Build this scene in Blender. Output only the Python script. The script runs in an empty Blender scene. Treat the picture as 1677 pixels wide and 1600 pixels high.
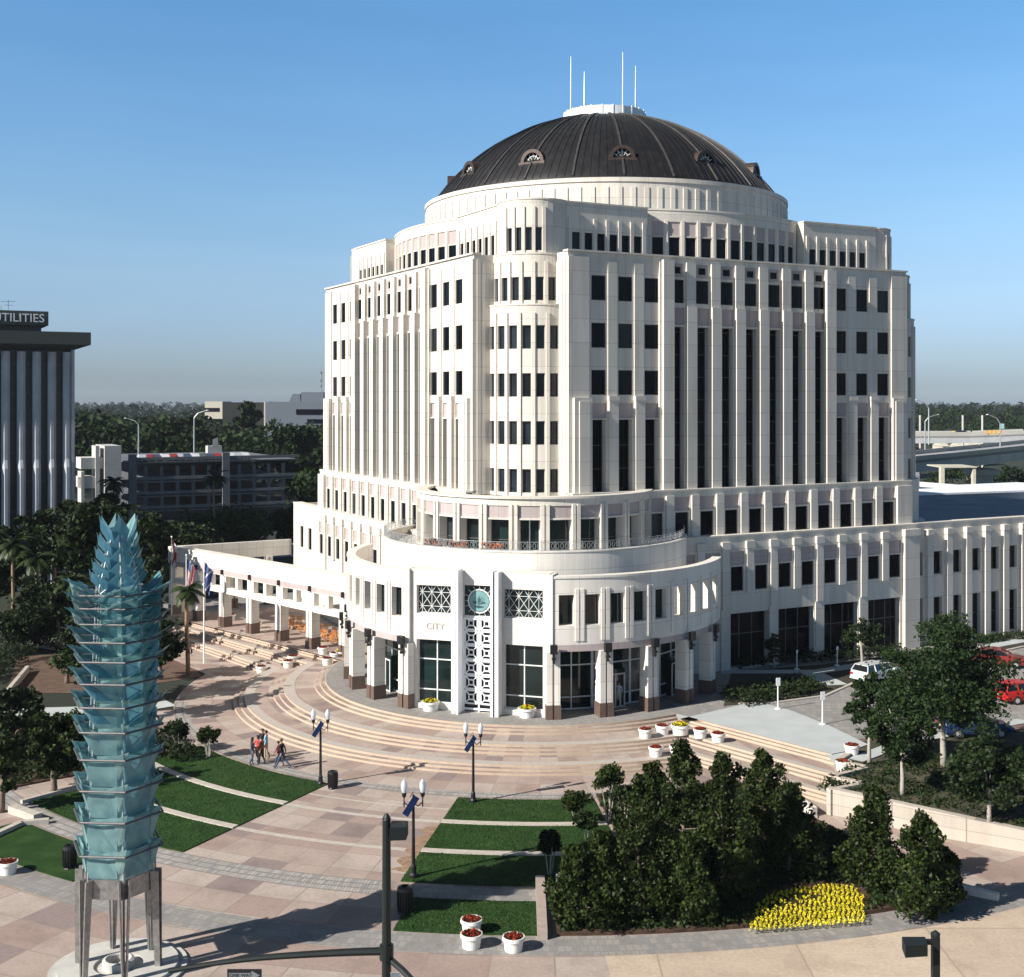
HAZE = True
import bpy, math, random
from mathutils import Vector, Matrix
R = math.radians
F, CX, HY, H = 2033.0, 838.5, 656.0, 22.5
scene = bpy.context.scene
COL = scene.collection
# ------------------------------------------------------------------ survey helpers: photo bearing -> true ground position
def G(px, py, z=0.0):
    Y = (H - z) * F / (py - HY)
    return ((px - CX) / F * Y, Y, z)
def at(px, py, Y):
    return ((px - CX) / F * Y, Y, H - (py - HY) / F * Y)
# ------------------------------------------------------------------ mesh builder
class MB:
    def __init__(s):
        s.v = []; s.f = []; s.mi = []; s.uv = []
    def face(s, pts, m=0, uv=None):
        n = len(s.v)
        s.v.extend([tuple(p) for p in pts])
        s.f.append(tuple(range(n, n + len(pts)))); s.mi.append(m)
        if uv is None:
            uv = [(p[0] * .8 + p[1] * .6, p[2] + p[1] * .0) for p in pts]
        s.uv.append(uv)
    def hexa(s, b, t, m=0):
        # b, t: four bottom / four top points, counter-clockwise seen from above
        s.face([t[0], t[1], t[2], t[3]], m); s.face([b[3], b[2], b[1], b[0]], m)
        for i in range(4):
            j = (i + 1) % 4
            s.face([b[i], b[j], t[j], t[i]], m)
    def box(s, x0, x1, y0, y1, z0, z1, m=0):
        b = [(x0, y0, z0), (x1, y0, z0), (x1, y1, z0), (x0, y1, z0)]
        t = [(x0, y0, z1), (x1, y0, z1), (x1, y1, z1), (x0, y1, z1)]
        s.hexa(b, t, m)
    def prism(s, poly, z0, z1, m=0, mt=None, bottom=False):
        n = len(poly)
        for i in range(n):
            a, b = poly[i], poly[(i + 1) % n]
            s.face([(a[0], a[1], z0), (b[0], b[1], z0), (b[0], b[1], z1), (a[0], a[1], z1)], m)
        s.face([(p[0], p[1], z1) for p in poly], m if mt is None else mt)
        if bottom: s.face([(p[0], p[1], z0) for p in reversed(poly)], m)
    def bar(s, a, b, w, h=None, m=0, w2=None):
        # rectangular bar from a to b, width w, optional end width w2
        h = h or w; a = Vector(a); b = Vector(b); d = (b - a)
        if d.length < 1e-6: return
        d.normalize()
        up = Vector((0, 0, 1)) if abs(d.z) < .9 else Vector((1, 0, 0))
        x = d.cross(up).normalized(); y = x.cross(d).normalized()
        k = (w2 / w) if w2 else 1
        def ring(p, q): return [p - x * w / 2 * q - y * h / 2 * q, p + x * w / 2 * q - y * h / 2 * q, p + x * w / 2 * q + y * h / 2 * q, p - x * w / 2 * q + y * h / 2 * q]
        A = ring(a, 1); B = ring(b, k)
        s.face(A, m); s.face(B[::-1], m)
        for i in range(4):
            j = (i + 1) % 4
            s.face([A[j], A[i], B[i], B[j]], m)
    def tube(s, pts, r, n=8, m=0, cap=True):
        # r: radius or list of radii
        rs = r if isinstance(r, (list, tuple)) else [r] * len(pts)
        P = [Vector(p) for p in pts]; rings = []
        prev = None
        for i, p in enumerate(P):
            d = (P[min(i + 1, len(P) - 1)] - P[max(i - 1, 0)]).normalized()
            if prev is None:
                up = Vector((0, 0, 1)) if abs(d.z) < .9 else Vector((1, 0, 0))
                x = d.cross(up).normalized()
            else:
                x = (prev - d * prev.dot(d)).normalized()
            prev = x; y = d.cross(x)
            base = len(s.v)
            for k in range(n):
                a = 2 * math.pi * k / n
                s.v.append(tuple(p + (x * math.cos(a) + y * math.sin(a)) * rs[i]))
            rings.append(base)
        for i in range(len(P) - 1):
            for k in range(n):
                j = (k + 1) % n
                s.f.append((rings[i] + k, rings[i] + j, rings[i + 1] + j, rings[i + 1] + k)); s.mi.append(m)
                s.uv.append([(k / n, i), ((k + 1) / n, i), ((k + 1) / n, i + 1), (k / n, i + 1)])
        if cap:
            s.f.append(tuple(rings[0] + k for k in reversed(range(n)))); s.mi.append(m); s.uv.append([(0, 0)] * n)
            s.f.append(tuple(rings[-1] + k for k in range(n))); s.mi.append(m); s.uv.append([(0, 0)] * n)
    def lathe(s, prof, n=24, c=(0, 0, 0), m=0, a0=0.0, a1=360.0, ms=None):
        full = abs(a1 - a0) >= 359.9
        cols = n if full else n + 1
        base = len(s.v)
        for k in range(cols):
            a = R(a0 + (a1 - a0) * k / n)
            for (r, z) in prof:
                s.v.append((c[0] + r * math.cos(a), c[1] + r * math.sin(a), c[2] + z))
        L = len(prof)
        for k in range(n):
            k2 = (k + 1) % cols if full else k + 1
            for i in range(L - 1):
                s.f.append((base + k * L + i, base + k2 * L + i, base + k2 * L + i + 1, base + k * L + i + 1))
                s.mi.append(ms[i] if ms else m)
                u0 = k / n; u1 = (k + 1) / n
                s.uv.append([(u0, prof[i][1]), (u1, prof[i][1]), (u1, prof[i + 1][1]), (u0, prof[i + 1][1])])
    def build(s, name, mats, parent=None, world=True, smooth=False, tag=None):
        off = Vector((0, 0, 0))
        if parent is not None and world:
            q = parent
            while q is not None: off += Vector(q.location); q = q.parent
        me = bpy.data.meshes.new(name)
        me.from_pydata([(v[0] - off.x, v[1] - off.y, v[2] - off.z) for v in s.v], [], s.f)
        if not isinstance(mats, (list, tuple)): mats = [mats]
        for mm in mats: me.materials.append(mm)
        me.polygons.foreach_set('material_index', s.mi)
        uvl = me.uv_layers.new(name='UVMap')
        flat = []
        for u in s.uv:
            for q in u: flat.extend((q[0], q[1]))
        uvl.data.foreach_set('uv', flat)
        if smooth is True: me.polygons.foreach_set('use_smooth', [True] * len(me.polygons))
        me.update()
        o = bpy.data.objects.new(name, me); COL.objects.link(o)
        if parent is not None: o.parent = parent
        return o
def tag(o, label=None, cat=None, group=None, kind=None):
    if label: o['label'] = label
    if cat: o['category'] = cat
    if group: o['group'] = group
    if kind: o['kind'] = kind
    return o
def thing(name, label, cat, loc=(0, 0, 0), rz=0.0, group=None):
    o = bpy.data.objects.new(name, None); COL.objects.link(o)
    o.empty_display_size = .2
    o.location = loc; o.rotation_euler = (0, 0, rz)
    return tag(o, label, cat, group)
def kids(o): return [c for c in bpy.data.objects if c.parent == o]
def dup(o, loc, rz=0.0, label=None, scale=None, group=None):
    def rec(a, par):
        c = a.copy(); COL.objects.link(c); c.parent = par
        for k in kids(a): rec(k, c)
        return c
    ch = kids(o)
    r = o.copy(); COL.objects.link(r); r.location = loc; r.rotation_euler = (0, 0, rz)
    if scale: r.scale = (scale, scale, scale) if not isinstance(scale, tuple) else scale
    if label: r['label'] = label
    if group: r['group'] = group
    for k in ch: rec(k, r)
    return r
def struct(o): o['kind'] = 'structure'; return o
# ------------------------------------------------------------------ materials
class NT:
    def __init__(s, name):
        s.m = bpy.data.materials.new(name); s.m.use_nodes = True
        s.t = s.m.node_tree; s.b = s.t.nodes['Principled BSDF']; s.out = s.t.nodes['Material Output']
    def n(s, typ, **k):
        x = s.t.nodes.new(typ)
        for a, b in k.items(): setattr(x, a, b)
        return x
    def l(s, a, b): s.t.links.new(a, b)
    def math(s, op, a, b=None, c=None):
        x = s.n('ShaderNodeMath', operation=op)
        for i, q in enumerate((a, b, c)):
            if q is None: continue
            if isinstance(q, (int, float)): x.inputs[i].default_value = q
            else: s.l(q, x.inputs[i])
        return x.outputs[0]
    def noise(s, vec, scale, detail=3, rough=.55):
        x = s.n('ShaderNodeTexNoise'); x.inputs['Scale'].default_value = scale
        x.inputs['Detail'].default_value = detail; x.inputs['Roughness'].default_value = rough
        if vec is not None: s.l(vec, x.inputs['Vector'])
        return x.outputs['Fac']
    def pos(s): return s.n('ShaderNodeNewGeometry').outputs['Position']
    def uvxy(s):
        u = s.n('ShaderNodeUVMap', uv_map='UVMap'); x = s.n('ShaderNodeSeparateXYZ'); s.l(u.outputs[0], x.inputs[0])
        return x.outputs[0], x.outputs[1]
    def ramp(s, fac, stops, interp='LINEAR'):
        x = s.n('ShaderNodeValToRGB'); cr = x.color_ramp; cr.interpolation = interp
        while len(cr.elements) > 1: cr.elements.remove(cr.elements[-1])
        cr.elements[0].position = stops[0][0]; cr.elements[0].color = (*stops[0][1], 1)
        for p, c in stops[1:]:
            e = cr.elements.new(p); e.color = (*c, 1)
        s.l(fac, x.inputs[0]); return x.outputs[0]
    def mix(s, fac, a, b, mode='MIX'):
        x = s.n('ShaderNodeMix', data_type='RGBA', blend_type=mode)
        for i, q in ((0, fac), (6, a), (7, b)):
            if isinstance(q, (int, float)): x.inputs[i].default_value = q
            elif isinstance(q, tuple): x.inputs[i].default_value = (*q, 1)
            else: s.l(q, x.inputs[i])
        return x.outputs[2]
    def base(s, c):
        if isinstance(c, tuple): s.b.inputs['Base Color'].default_value = (*c, 1)
        else: s.l(c, s.b.inputs['Base Color'])
    def set(s, rough=None, metal=None, spec=None):
        if rough is not None: s.b.inputs['Roughness'].default_value = rough
        if metal is not None: s.b.inputs['Metallic'].default_value = metal
        if spec is not None: s.b.inputs['Specular IOR Level'].default_value = spec
    def bump(s, h, dist=.02, strength=.5):
        x = s.n('ShaderNodeBump'); x.inputs['Distance'].default_value = dist; x.inputs['Strength'].default_value = strength
        s.l(h, x.inputs['Height']); s.l(x.outputs[0], s.b.inputs['Normal'])
def sc(c, k): return tuple(min(1, q * k) for q in c)
def simple(name, c, rough=.6, metal=0.0, var=.12, scale=3.0, spec=None, bump=0.0, bscale=30):
    t = NT(name); p = t.pos(); f = t.noise(p, scale)
    t.base(t.ramp(f, [(.3, sc(c, 1 - var)), (.7, sc(c, 1 + var))])); t.set(rough, metal, spec)
    if bump: t.bump(t.noise(p, bscale), bump, .6)
    return t.m
def precast(name, c, jz=1.79, js=2.4, var=.08, joint=.55):
    t = NT(name); p = t.pos(); u, v = t.uvxy()
    a = t.math('FRACT', t.math('MULTIPLY', u, 1 / js)); b = t.math('FRACT', t.math('MULTIPLY', v, 1 / jz))
    la = t.math('LESS_THAN', a, .022 / js * 1.2); lb = t.math('LESS_THAN', b, .022 / jz * 1.3)
    line = t.math('MAXIMUM', la, lb)
    cell = t.n('ShaderNodeCombineXYZ')
    t.l(t.math('FLOOR', t.math('MULTIPLY', u, 1 / js)), cell.inputs[0]); t.l(t.math('FLOOR', t.math('MULTIPLY', v, 1 / jz)), cell.inputs[1])
    w = t.n('ShaderNodeTexWhiteNoise', noise_dimensions='3D'); t.l(cell.outputs[0], w.inputs[0])
    k = t.ramp(w.outputs[0], [(0, sc(c, 1 - var)), (1, sc(c, 1 + var * .6))])
    # rain streaks and grime with a shape of their own
    mp = t.n('ShaderNodeMapping'); mp.inputs['Scale'].default_value = (1.6, 1.6, .12); t.l(p, mp.inputs[0])
    st = t.ramp(t.noise(mp.outputs[0], 1.0, 4), [(.45, (1, 1, 1)), (.72, (.87, .855, .835))])
    k = t.mix(1.0, k, st, 'MULTIPLY')
    g = t.ramp(t.noise(p, 9, 4), [(.3, (.95, .95, .95)), (.7, (1.02, 1.02, 1.02))])
    k = t.mix(1.0, k, g, 'MULTIPLY')
    t.base(t.mix(line, k, sc(c, joint))); t.set(.75, 0, .3)
    t.bump(t.noise(p, 40), .01, .3)
    return t.m
M = {}
M['wall'] = precast('precast_white', (.665, .62, .55))
M['wall2'] = precast('precast_white_small', (.73, .695, .635), jz=1.2, js=1.8)
M['pink'] = precast('precast_pink', (.43, .37, .362), jz=5, js=5)
M['brown'] = simple('granite_base', (.125, .082, .066), .45, bump=.004)
M['roofgrey'] = simple('roof_membrane', (.20, .21, .24), .85, scale=.4, var=.2)
M['paintwhite'] = simple('white_paint', (.80, .80, .80), .4, var=.03)
M['white'] = simple('white_metal', (.78, .79, .80), .4, var=.04)
M['black'] = simple('black_metal', (.012, .012, .013), .4, var=.2)
M['darkgreen'] = simple('dark_green_metal', (.01, .016, .014), .45)
M['galv'] = simple('galvanised_steel', (.42, .44, .45), .45, .6)
M['steel'] = simple('weathered_steel', (.33, .32, .31), .42, .75, scale=5, var=.25)
M['conc'] = simple('concrete', (.46, .45, .42), .85, scale=1.2, bump=.004)
M['concdk'] = simple('concrete_dark', (.30, .31, .33), .85, scale=.5)
M['asphalt'] = simple('asphalt', (.06, .062, .068), .9, scale=1.5, var=.25, bump=.006)
M['bark'] = simple('bark', (.17, .13, .10), .9, scale=8, var=.3, bump=.02)
M['barkpale'] = simple('bark_pale', (.34, .31, .27), .9, scale=8, var=.2, bump=.01)
M['palmtrunk'] = simple('palm_trunk', (.26, .17, .10), .9, scale=12, var=.35, bump=.02)
M['soil'] = simple('mulch_soil', (.06, .032, .018), .95, scale=3, var=.5, bump=.03)
def glassmat(name, c, rough=.04, spec=.6, mixc=None):
    t = NT(name); p = t.pos()
    f = t.noise(p, .35, 2)
    oi = t.n('ShaderNodeObjectInfo').outputs['Random']
    k = t.ramp(f, [(.35, c), (.65, mixc or sc(c, 1.8))])
    t.base(t.mix(t.ramp(oi, [(0, (0, 0, 0)), (.72, (0, 0, 0)), (.8, (.25, .25, .25)), (.93, (.5, .5, .5)), (.94, (1, 1, 1))]), k, (.028, .034, .04))); t.set(rough, 0, spec)
    t.bump(t.noise(p, .6, 1), .02, .12)
    return t.m
M['glass'] = glassmat('window_glass', (.002, .003, .005), .06, .09)
M['glassbay'] = glassmat('bay_glass', (.006, .009, .013), .05, .28, (.02, .028, .038))
M['glassgreen'] = glassmat('lobby_glass', (.005, .010, .010), .05, .45, (.012, .026, .026))
M['frame'] = simple('window_frame', (.10, .095, .09), .5)
M['framewhite'] = simple('white_frame', (.62, .64, .63), .4)
# dome copper: streaked, patinated towards the crown
t = NT('dome_copper'); p = t.pos()
mp = t.n('ShaderNodeMapping'); mp.inputs['Scale'].default_value = (1.2, 1.2, .25); t.l(p, mp.inputs[0])
f = t.noise(mp.outputs[0], 1.3, 4)
k = t.ramp(f, [(.3, (.009, .0092, .011)), (.55, (.017, .0165, .018)), (.8, (.030, .026, .025))])
sx = t.n('ShaderNodeSeparateXYZ'); t.l(p, sx.inputs[0])
g = t.math('MULTIPLY', t.math('SUBTRACT', sx.outputs[2], 45.5), .22)
g = t.math('MULTIPLY', g, t.noise(p, .8, 3)); g = t.math('MINIMUM', t.math('MAXIMUM', g, 0), .7)
t.base(t.mix(g, k, (.04, .05, .042))); t.set(.5, .2)
M['dome'] = t.m
M['rib'] = simple('dome_seam', (.060, .055, .054), .5, .2, var=.3)
M['ringsteel'] = simple('dull_ring_steel', (.11, .11, .115), .45, .5)
M['copper'] = simple('brown_copper', (.060, .038, .031), .5, .3, var=.3)
def paving(name, cols, usc, vsc, joint, jw=.03, rough=.8, stagger=False, bumpd=.01):
    t = NT(name); u, v = t.uvxy(); p = t.pos()
    U = t.math('MULTIPLY', u, usc); V = t.math('MULTIPLY', v, vsc)
    fv = t.math('FLOOR', V)
    if stagger: U = t.math('ADD', U, t.math('MULTIPLY', t.math('MODULO', fv, 2.0), .5))
    cell = t.n('ShaderNodeCombineXYZ'); t.l(t.math('FLOOR', U), cell.inputs[0]); t.l(fv, cell.inputs[1])
    w = t.n('ShaderNodeTexWhiteNoise', noise_dimensions='3D'); t.l(cell.outputs[0], w.inputs[0])
    k = t.ramp(w.outputs[0], [(i / len(cols), c) for i, c in enumerate(cols)], 'CONSTANT')
    a = t.math('LESS_THAN', t.math('ABSOLUTE', t.math('SUBTRACT', t.math('FRACT', U), .5)), .5 - jw)
    b = t.math('LESS_THAN', t.math('ABSOLUTE', t.math('SUBTRACT', t.math('FRACT', V), .5)), .5 - jw)
    ins = t.math('MULTIPLY', a, b)
    g = t.ramp(t.noise(p, 6, 5), [(.3, (.88, .88, .88)), (.7, (1.08, 1.08, 1.08))])
    g2 = t.ramp(t.noise(p, .45, 6, .65), [(.36, (.84, .83, .82)), (.52, (1, 1, 1)), (.68, (1.06, 1.06, 1.06))])
    k = t.mix(1, t.mix(1, k, g, 'MULTIPLY'), g2, 'MULTIPLY')
    t.base(t.mix(ins, joint, k)); t.set(rough, 0, .3)
    t.bump(ins, bumpd, .5)
    return t.m
P1, P2, P3, P4 = (.375, .298, .258), (.325, .245, .212), (.41, .342, .300), (.25, .196, .185)
M['tile'] = paving('plaza_tiles', [P1, P3, P2, P1, P4, P3, P2, P1], 1, 1, (.27, .22, .185), .014, bumpd=.003)
M['cobble'] = paving('cobble_band', [(.34, .325, .31), (.40, .385, .36), (.27, .265, .26), (.36, .335, .31)], 14, 4, (.20, .18, .17), .10, bumpd=.02, stagger=True)
M['greypave'] = paving('grey_pavers', [(.27, .26, .25), (.30, .285, .27), (.24, .235, .23)], 8, 3.6, (.23, .215, .20), .07, bumpd=.01, stagger=True)
M['strip'] = simple('pale_kerb_stone', (.44, .40, .35), .8)
M['riser'] = simple('tan_riser', (.44, .345, .262), .8, var=.08)
M['rampconc'] = simple('pale_concrete', (.42, .45, .45), .85, scale=.7, var=.07)
M['brick'] = paving('driveway_brick', [(.18, .115, .09), (.15, .098, .078), (.21, .14, .11)], 3.2, 3.2, (.14, .10, .085), .06, stagger=True)
M['tanwalk'] = paving('tan_sidewalk', [(.50, .405, .315), (.475, .385, .30), (.52, .425, .33)], .17, .17, (.34, .27, .20), .006, bumpd=.004)
t = NT('lawn'); p = t.pos()
k = t.ramp(t.noise(p, .9, 6, .65), [(.36, (.012, .040, .006)), (.55, (.021, .058, .010)), (.75, (.044, .080, .020))])
mp = t.n('ShaderNodeMapping'); mp.inputs['Scale'].default_value = (1, 1, 1); t.l(p, mp.inputs[0])
k = t.mix(1, k, t.ramp(t.noise(p, 18, 4), [(.3, (.6, .6, .6)), (.7, (1.35, 1.35, 1.3))]), 'MULTIPLY')
t.base(k); t.set(.85, 0, .2); t.bump(t.noise(p, 30, 4), .04, .8)
M['lawn'] = t.m
def foliage(name, lo, hi, rough=.5, spec=.35, tl=.12):
    t = NT(name); g = t.n('ShaderNodeNewGeometry')
    r = g.outputs['Random Per Island']
    k = t.ramp(r, [(0, lo), (.6, tuple((a + b) / 2 for a, b in zip(lo, hi))), (1, hi)])
    k = t.mix(1, k, t.ramp(t.noise(g.outputs['Position'], .5, 3), [(.3, (.75, .75, .75)), (.7, (1.25, 1.2, 1.1))]), 'MULTIPLY')
    t.base(k); t.set(rough, 0, spec)
    tr = t.n('ShaderNodeBsdfTranslucent'); t.l(k, tr.inputs[0])
    mx = t.n('ShaderNodeMixShader'); mx.inputs[0].default_value = tl
    t.l(t.b.outputs[0], mx.inputs[1]); t.l(tr.outputs[0], mx.inputs[2]); t.l(mx.outputs[0], t.out.inputs[0])
    return t.m
M['leaf_mag'] = foliage('magnolia_leaf', (.006, .015, .004), (.042, .062, .014), .5, .14, .06)
M['leaf_oak'] = foliage('oak_leaf', (.008, .020, .006), (.028, .055, .014), .6, .2, .12)
M['leaf_dark'] = foliage('dark_leaf', (.007, .016, .005), (.024, .044, .011), .6, .2, .10)
M['leaf_light'] = foliage('light_leaf', (.012, .030, .007), (.045, .082, .018), .6, .2, .15)
M['leaf_horizon'] = foliage('horizon_leaf', (.006, .014, .007), (.014, .028, .012), .8, .1, .05)
M['leaf_far'] = foliage('far_leaf', (.008, .020, .007), (.026, .048, .013), .7, .15, .1)
M['palm'] = foliage('palm_frond', (.014, .028, .008), (.04, .062, .018), .5, .3, .12)
M['cover'] = foliage('ground_cover', (.008, .020, .005), (.03, .050, .012), .6, .2, .1)
M['yellow'] = foliage('yellow_petals', (.55, .48, .02), (.85, .78, .04), .6, .2, .1)
M['red'] = foliage('red_petals', (.22, .02, .02), (.45, .07, .03), .6, .2, .1)
M['orange'] = foliage('orange_petals', (.45, .10, .03), (.65, .25, .06), .6, .2, .1)
M['pot'] = simple('white_planter', (.74, .72, .68), .6, var=.05, bump=.003)
M['creamwall'] = precast('cream_wall_blocks', (.47, .42, .36), jz=.6, js=1.2)
M['gwhite'] = simple('stone_white', (.66, .62, .56), .8, var=.06)
# =================================================================== CITY HALL
U = Vector((math.cos(R(27.6)), math.sin(R(27.6)), 0)); V = Vector((-U.y, U.x, 0))
C = Vector((8.97, 120.5, 0)); AX = -(U + V).normalized()
c0 = C - 24.25 * (-AX) * 1.0
c0 = C + AX * 24.25
ZH = 1.25
AXA = math.degrees(math.atan2(AX.x, -AX.y))       # bearing of the axis from -Y (negative = left)
class Flat:
    curved = False
    def __init__(s, o, d, n): s.o, s.d, s.n = Vector(o), Vector(d), Vector(n)
    def P(s, a, z, dep): p = s.o + s.d * a - s.n * dep; return (p.x, p.y, z)
class Cyl:
    curved = True
    def __init__(s, c, r, rot=0.0): s.c, s.r, s.rot = Vector(c), r, R(rot)   # arc position a = r * angle from the rot bearing
    def P(s, a, z, dep):
        t = a / s.r + s.rot; q = s.r - dep
        return (s.c.x + q * math.sin(t), s.c.y - q * math.cos(t), z)
def seg(Ms, a0, a1):
    n = max(1, int(math.ceil(abs(a1 - a0) / .45))) if Ms.curved else 1
    return [a0 + (a1 - a0) * i / n for i in range(n + 1)]
def panel(mb, S, a0, a1, z0, z1, dep, m=0):
    aa = seg(S, a0, a1)
    for i in range(len(aa) - 1):
        x, y = aa[i], aa[i + 1]
        mb.face([S.P(x, z0, dep), S.P(y, z0, dep), S.P(y, z1, dep), S.P(x, z1, dep)], m, [(x, z0), (y, z0), (y, z1), (x, z1)])
def mbox(mb, S, a0, a1, z0, z1, d0, d1, m=0, top=True, bot=True, back=False):
    # box standing on the surface, front at depth d0, back at d1
    panel(mb, S, a0, a1, z0, z1, d0, m)
    for a, fl in ((a0, 0), (a1, 1)):
        p = [S.P(a, z0, d1), S.P(a, z0, d0), S.P(a, z1, d0), S.P(a, z1, d1)]
        uv = [(d1, z0), (d0, z0), (d0, z1), (d1, z1)]
        if fl: p = p[::-1]; uv = uv[::-1]
        mb.face(p, m, uv)
    aa = seg(S, a0, a1)
    for i in range(len(aa) - 1):
        x, y = aa[i], aa[i + 1]
        if top: mb.face([S.P(x, z1, d0), S.P(y, z1, d0), S.P(y, z1, d1), S.P(x, z1, d1)], m, [(x, .4), (y, .4), (y, 1), (x, 1)])
        if bot: mb.face([S.P(x, z0, d1), S.P(y, z0, d1), S.P(y, z0, d0), S.P(x, z0, d0)], m, [(x, .4), (y, .4), (y, 1), (x, 1)])
        if back: mb.face([S.P(y, z0, d1), S.P(x, z0, d1), S.P(x, z1, d1), S.P(y, z1, d1)], m, [(x, z0), (y, z0), (y, z1), (x, z1)])
def reveal(mb, S, a0, a1, z0, z1, d0, d1, m=0):
    # four inner faces of an opening
    mb.face([S.P(a0, z0, d0), S.P(a0, z0, d1), S.P(a0, z1, d1), S.P(a0, z1, d0)], m, [(.3, z0), (.5, z0), (.5, z1), (.3, z1)])
    mb.face([S.P(a1, z0, d1), S.P(a1, z0, d0), S.P(a1, z1, d0), S.P(a1, z1, d1)], m, [(.3, z0), (.5, z0), (.5, z1), (.3, z1)])
    aa = seg(S, a0, a1)
    for i in range(len(aa) - 1):
        x, y = aa[i], aa[i + 1]
        mb.face([S.P(x, z0, d0), S.P(y, z0, d0), S.P(y, z0, d1), S.P(x, z0, d1)], m, [(x, .4), (y, .4), (y, .6), (x, .6)])
        mb.face([S.P(x, z1, d1), S.P(y, z1, d1), S.P(y, z1, d0), S.P(x, z1, d0)], m, [(x, .4), (y, .4), (y, .6), (x, .6)])
def wall(mb, S, a0, a1, z0, z1, holes, dep=0.0, m=0):
    # wall sheet with real openings; holes = (a0,a1,z0,z1,depth,backmat or None)
    A = sorted({round(x, 4) for x in [a0, a1] + [q for h in holes for q in h[:2]] if a0 - 1e-4 <= x <= a1 + 1e-4})
    Z = sorted({round(x, 4) for x in [z0, z1] + [q for h in holes for q in h[2:4]]})
    for i in range(len(A) - 1):
        for j in range(len(Z) - 1):
            ca, cz = (A[i] + A[i + 1]) / 2, (Z[j] + Z[j + 1]) / 2
            if any(h[0] < ca < h[1] and h[2] < cz < h[3] for h in holes): continue
            panel(mb, S, A[i], A[i + 1], Z[j], Z[j + 1], dep, m)
    for h in holes:
        reveal(mb, S, h[0], h[1], h[2], h[3], dep, dep + h[4], m)
        if h[5] is not None: panel(mb, S, h[0], h[1], h[2], h[3], dep + h[4], h[5])
hall = thing('city_hall', 'white stone city hall with curved rotunda entrance and dark ribbed dome', 'city hall', (C.x, C.y, 0))
wrng = random.Random(5)
def window(name, S, a0, a1, z0, z1, dep, mull=(), trans=(), glass='glass', frame='frame', fw=.05, parent=None):
    f = MB()
    for (x, y, p, q) in ((a0, a0 + fw, z0, z1), (a1 - fw, a1, z0, z1)): mbox(f, S, x, y, p, q, dep - .06, dep, 0)
    for (p, q) in ((z0, z0 + fw), (z1 - fw, z1)): mbox(f, S, a0 + fw, a1 - fw, p, q, dep - .055, dep, 0)
    for x in mull: mbox(f, S, x - fw / 2, x + fw / 2, z0 + fw, z1 - fw, dep - .05, dep, 0)
    for q in trans: mbox(f, S, a0 + fw, a1 - fw, q - fw / 2, q + fw / 2, dep - .045, dep, 0)
    o = f.build(name, M[frame], parent or hall)
    g = MB(); panel(g, S, a0, a1, z0, z1, dep + .004, 0)
    pane = g.build('pane', M[glass], o)
    return o
def faceaxes(k):
    d = [U, V, -U, -V][k % 4]; n = [-V, U, V, -U][k % 4]
    return d, n
HT, HB, HA, HAT, WD = 22.35, 23.0, 23.75, 19.5, 17.1
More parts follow.
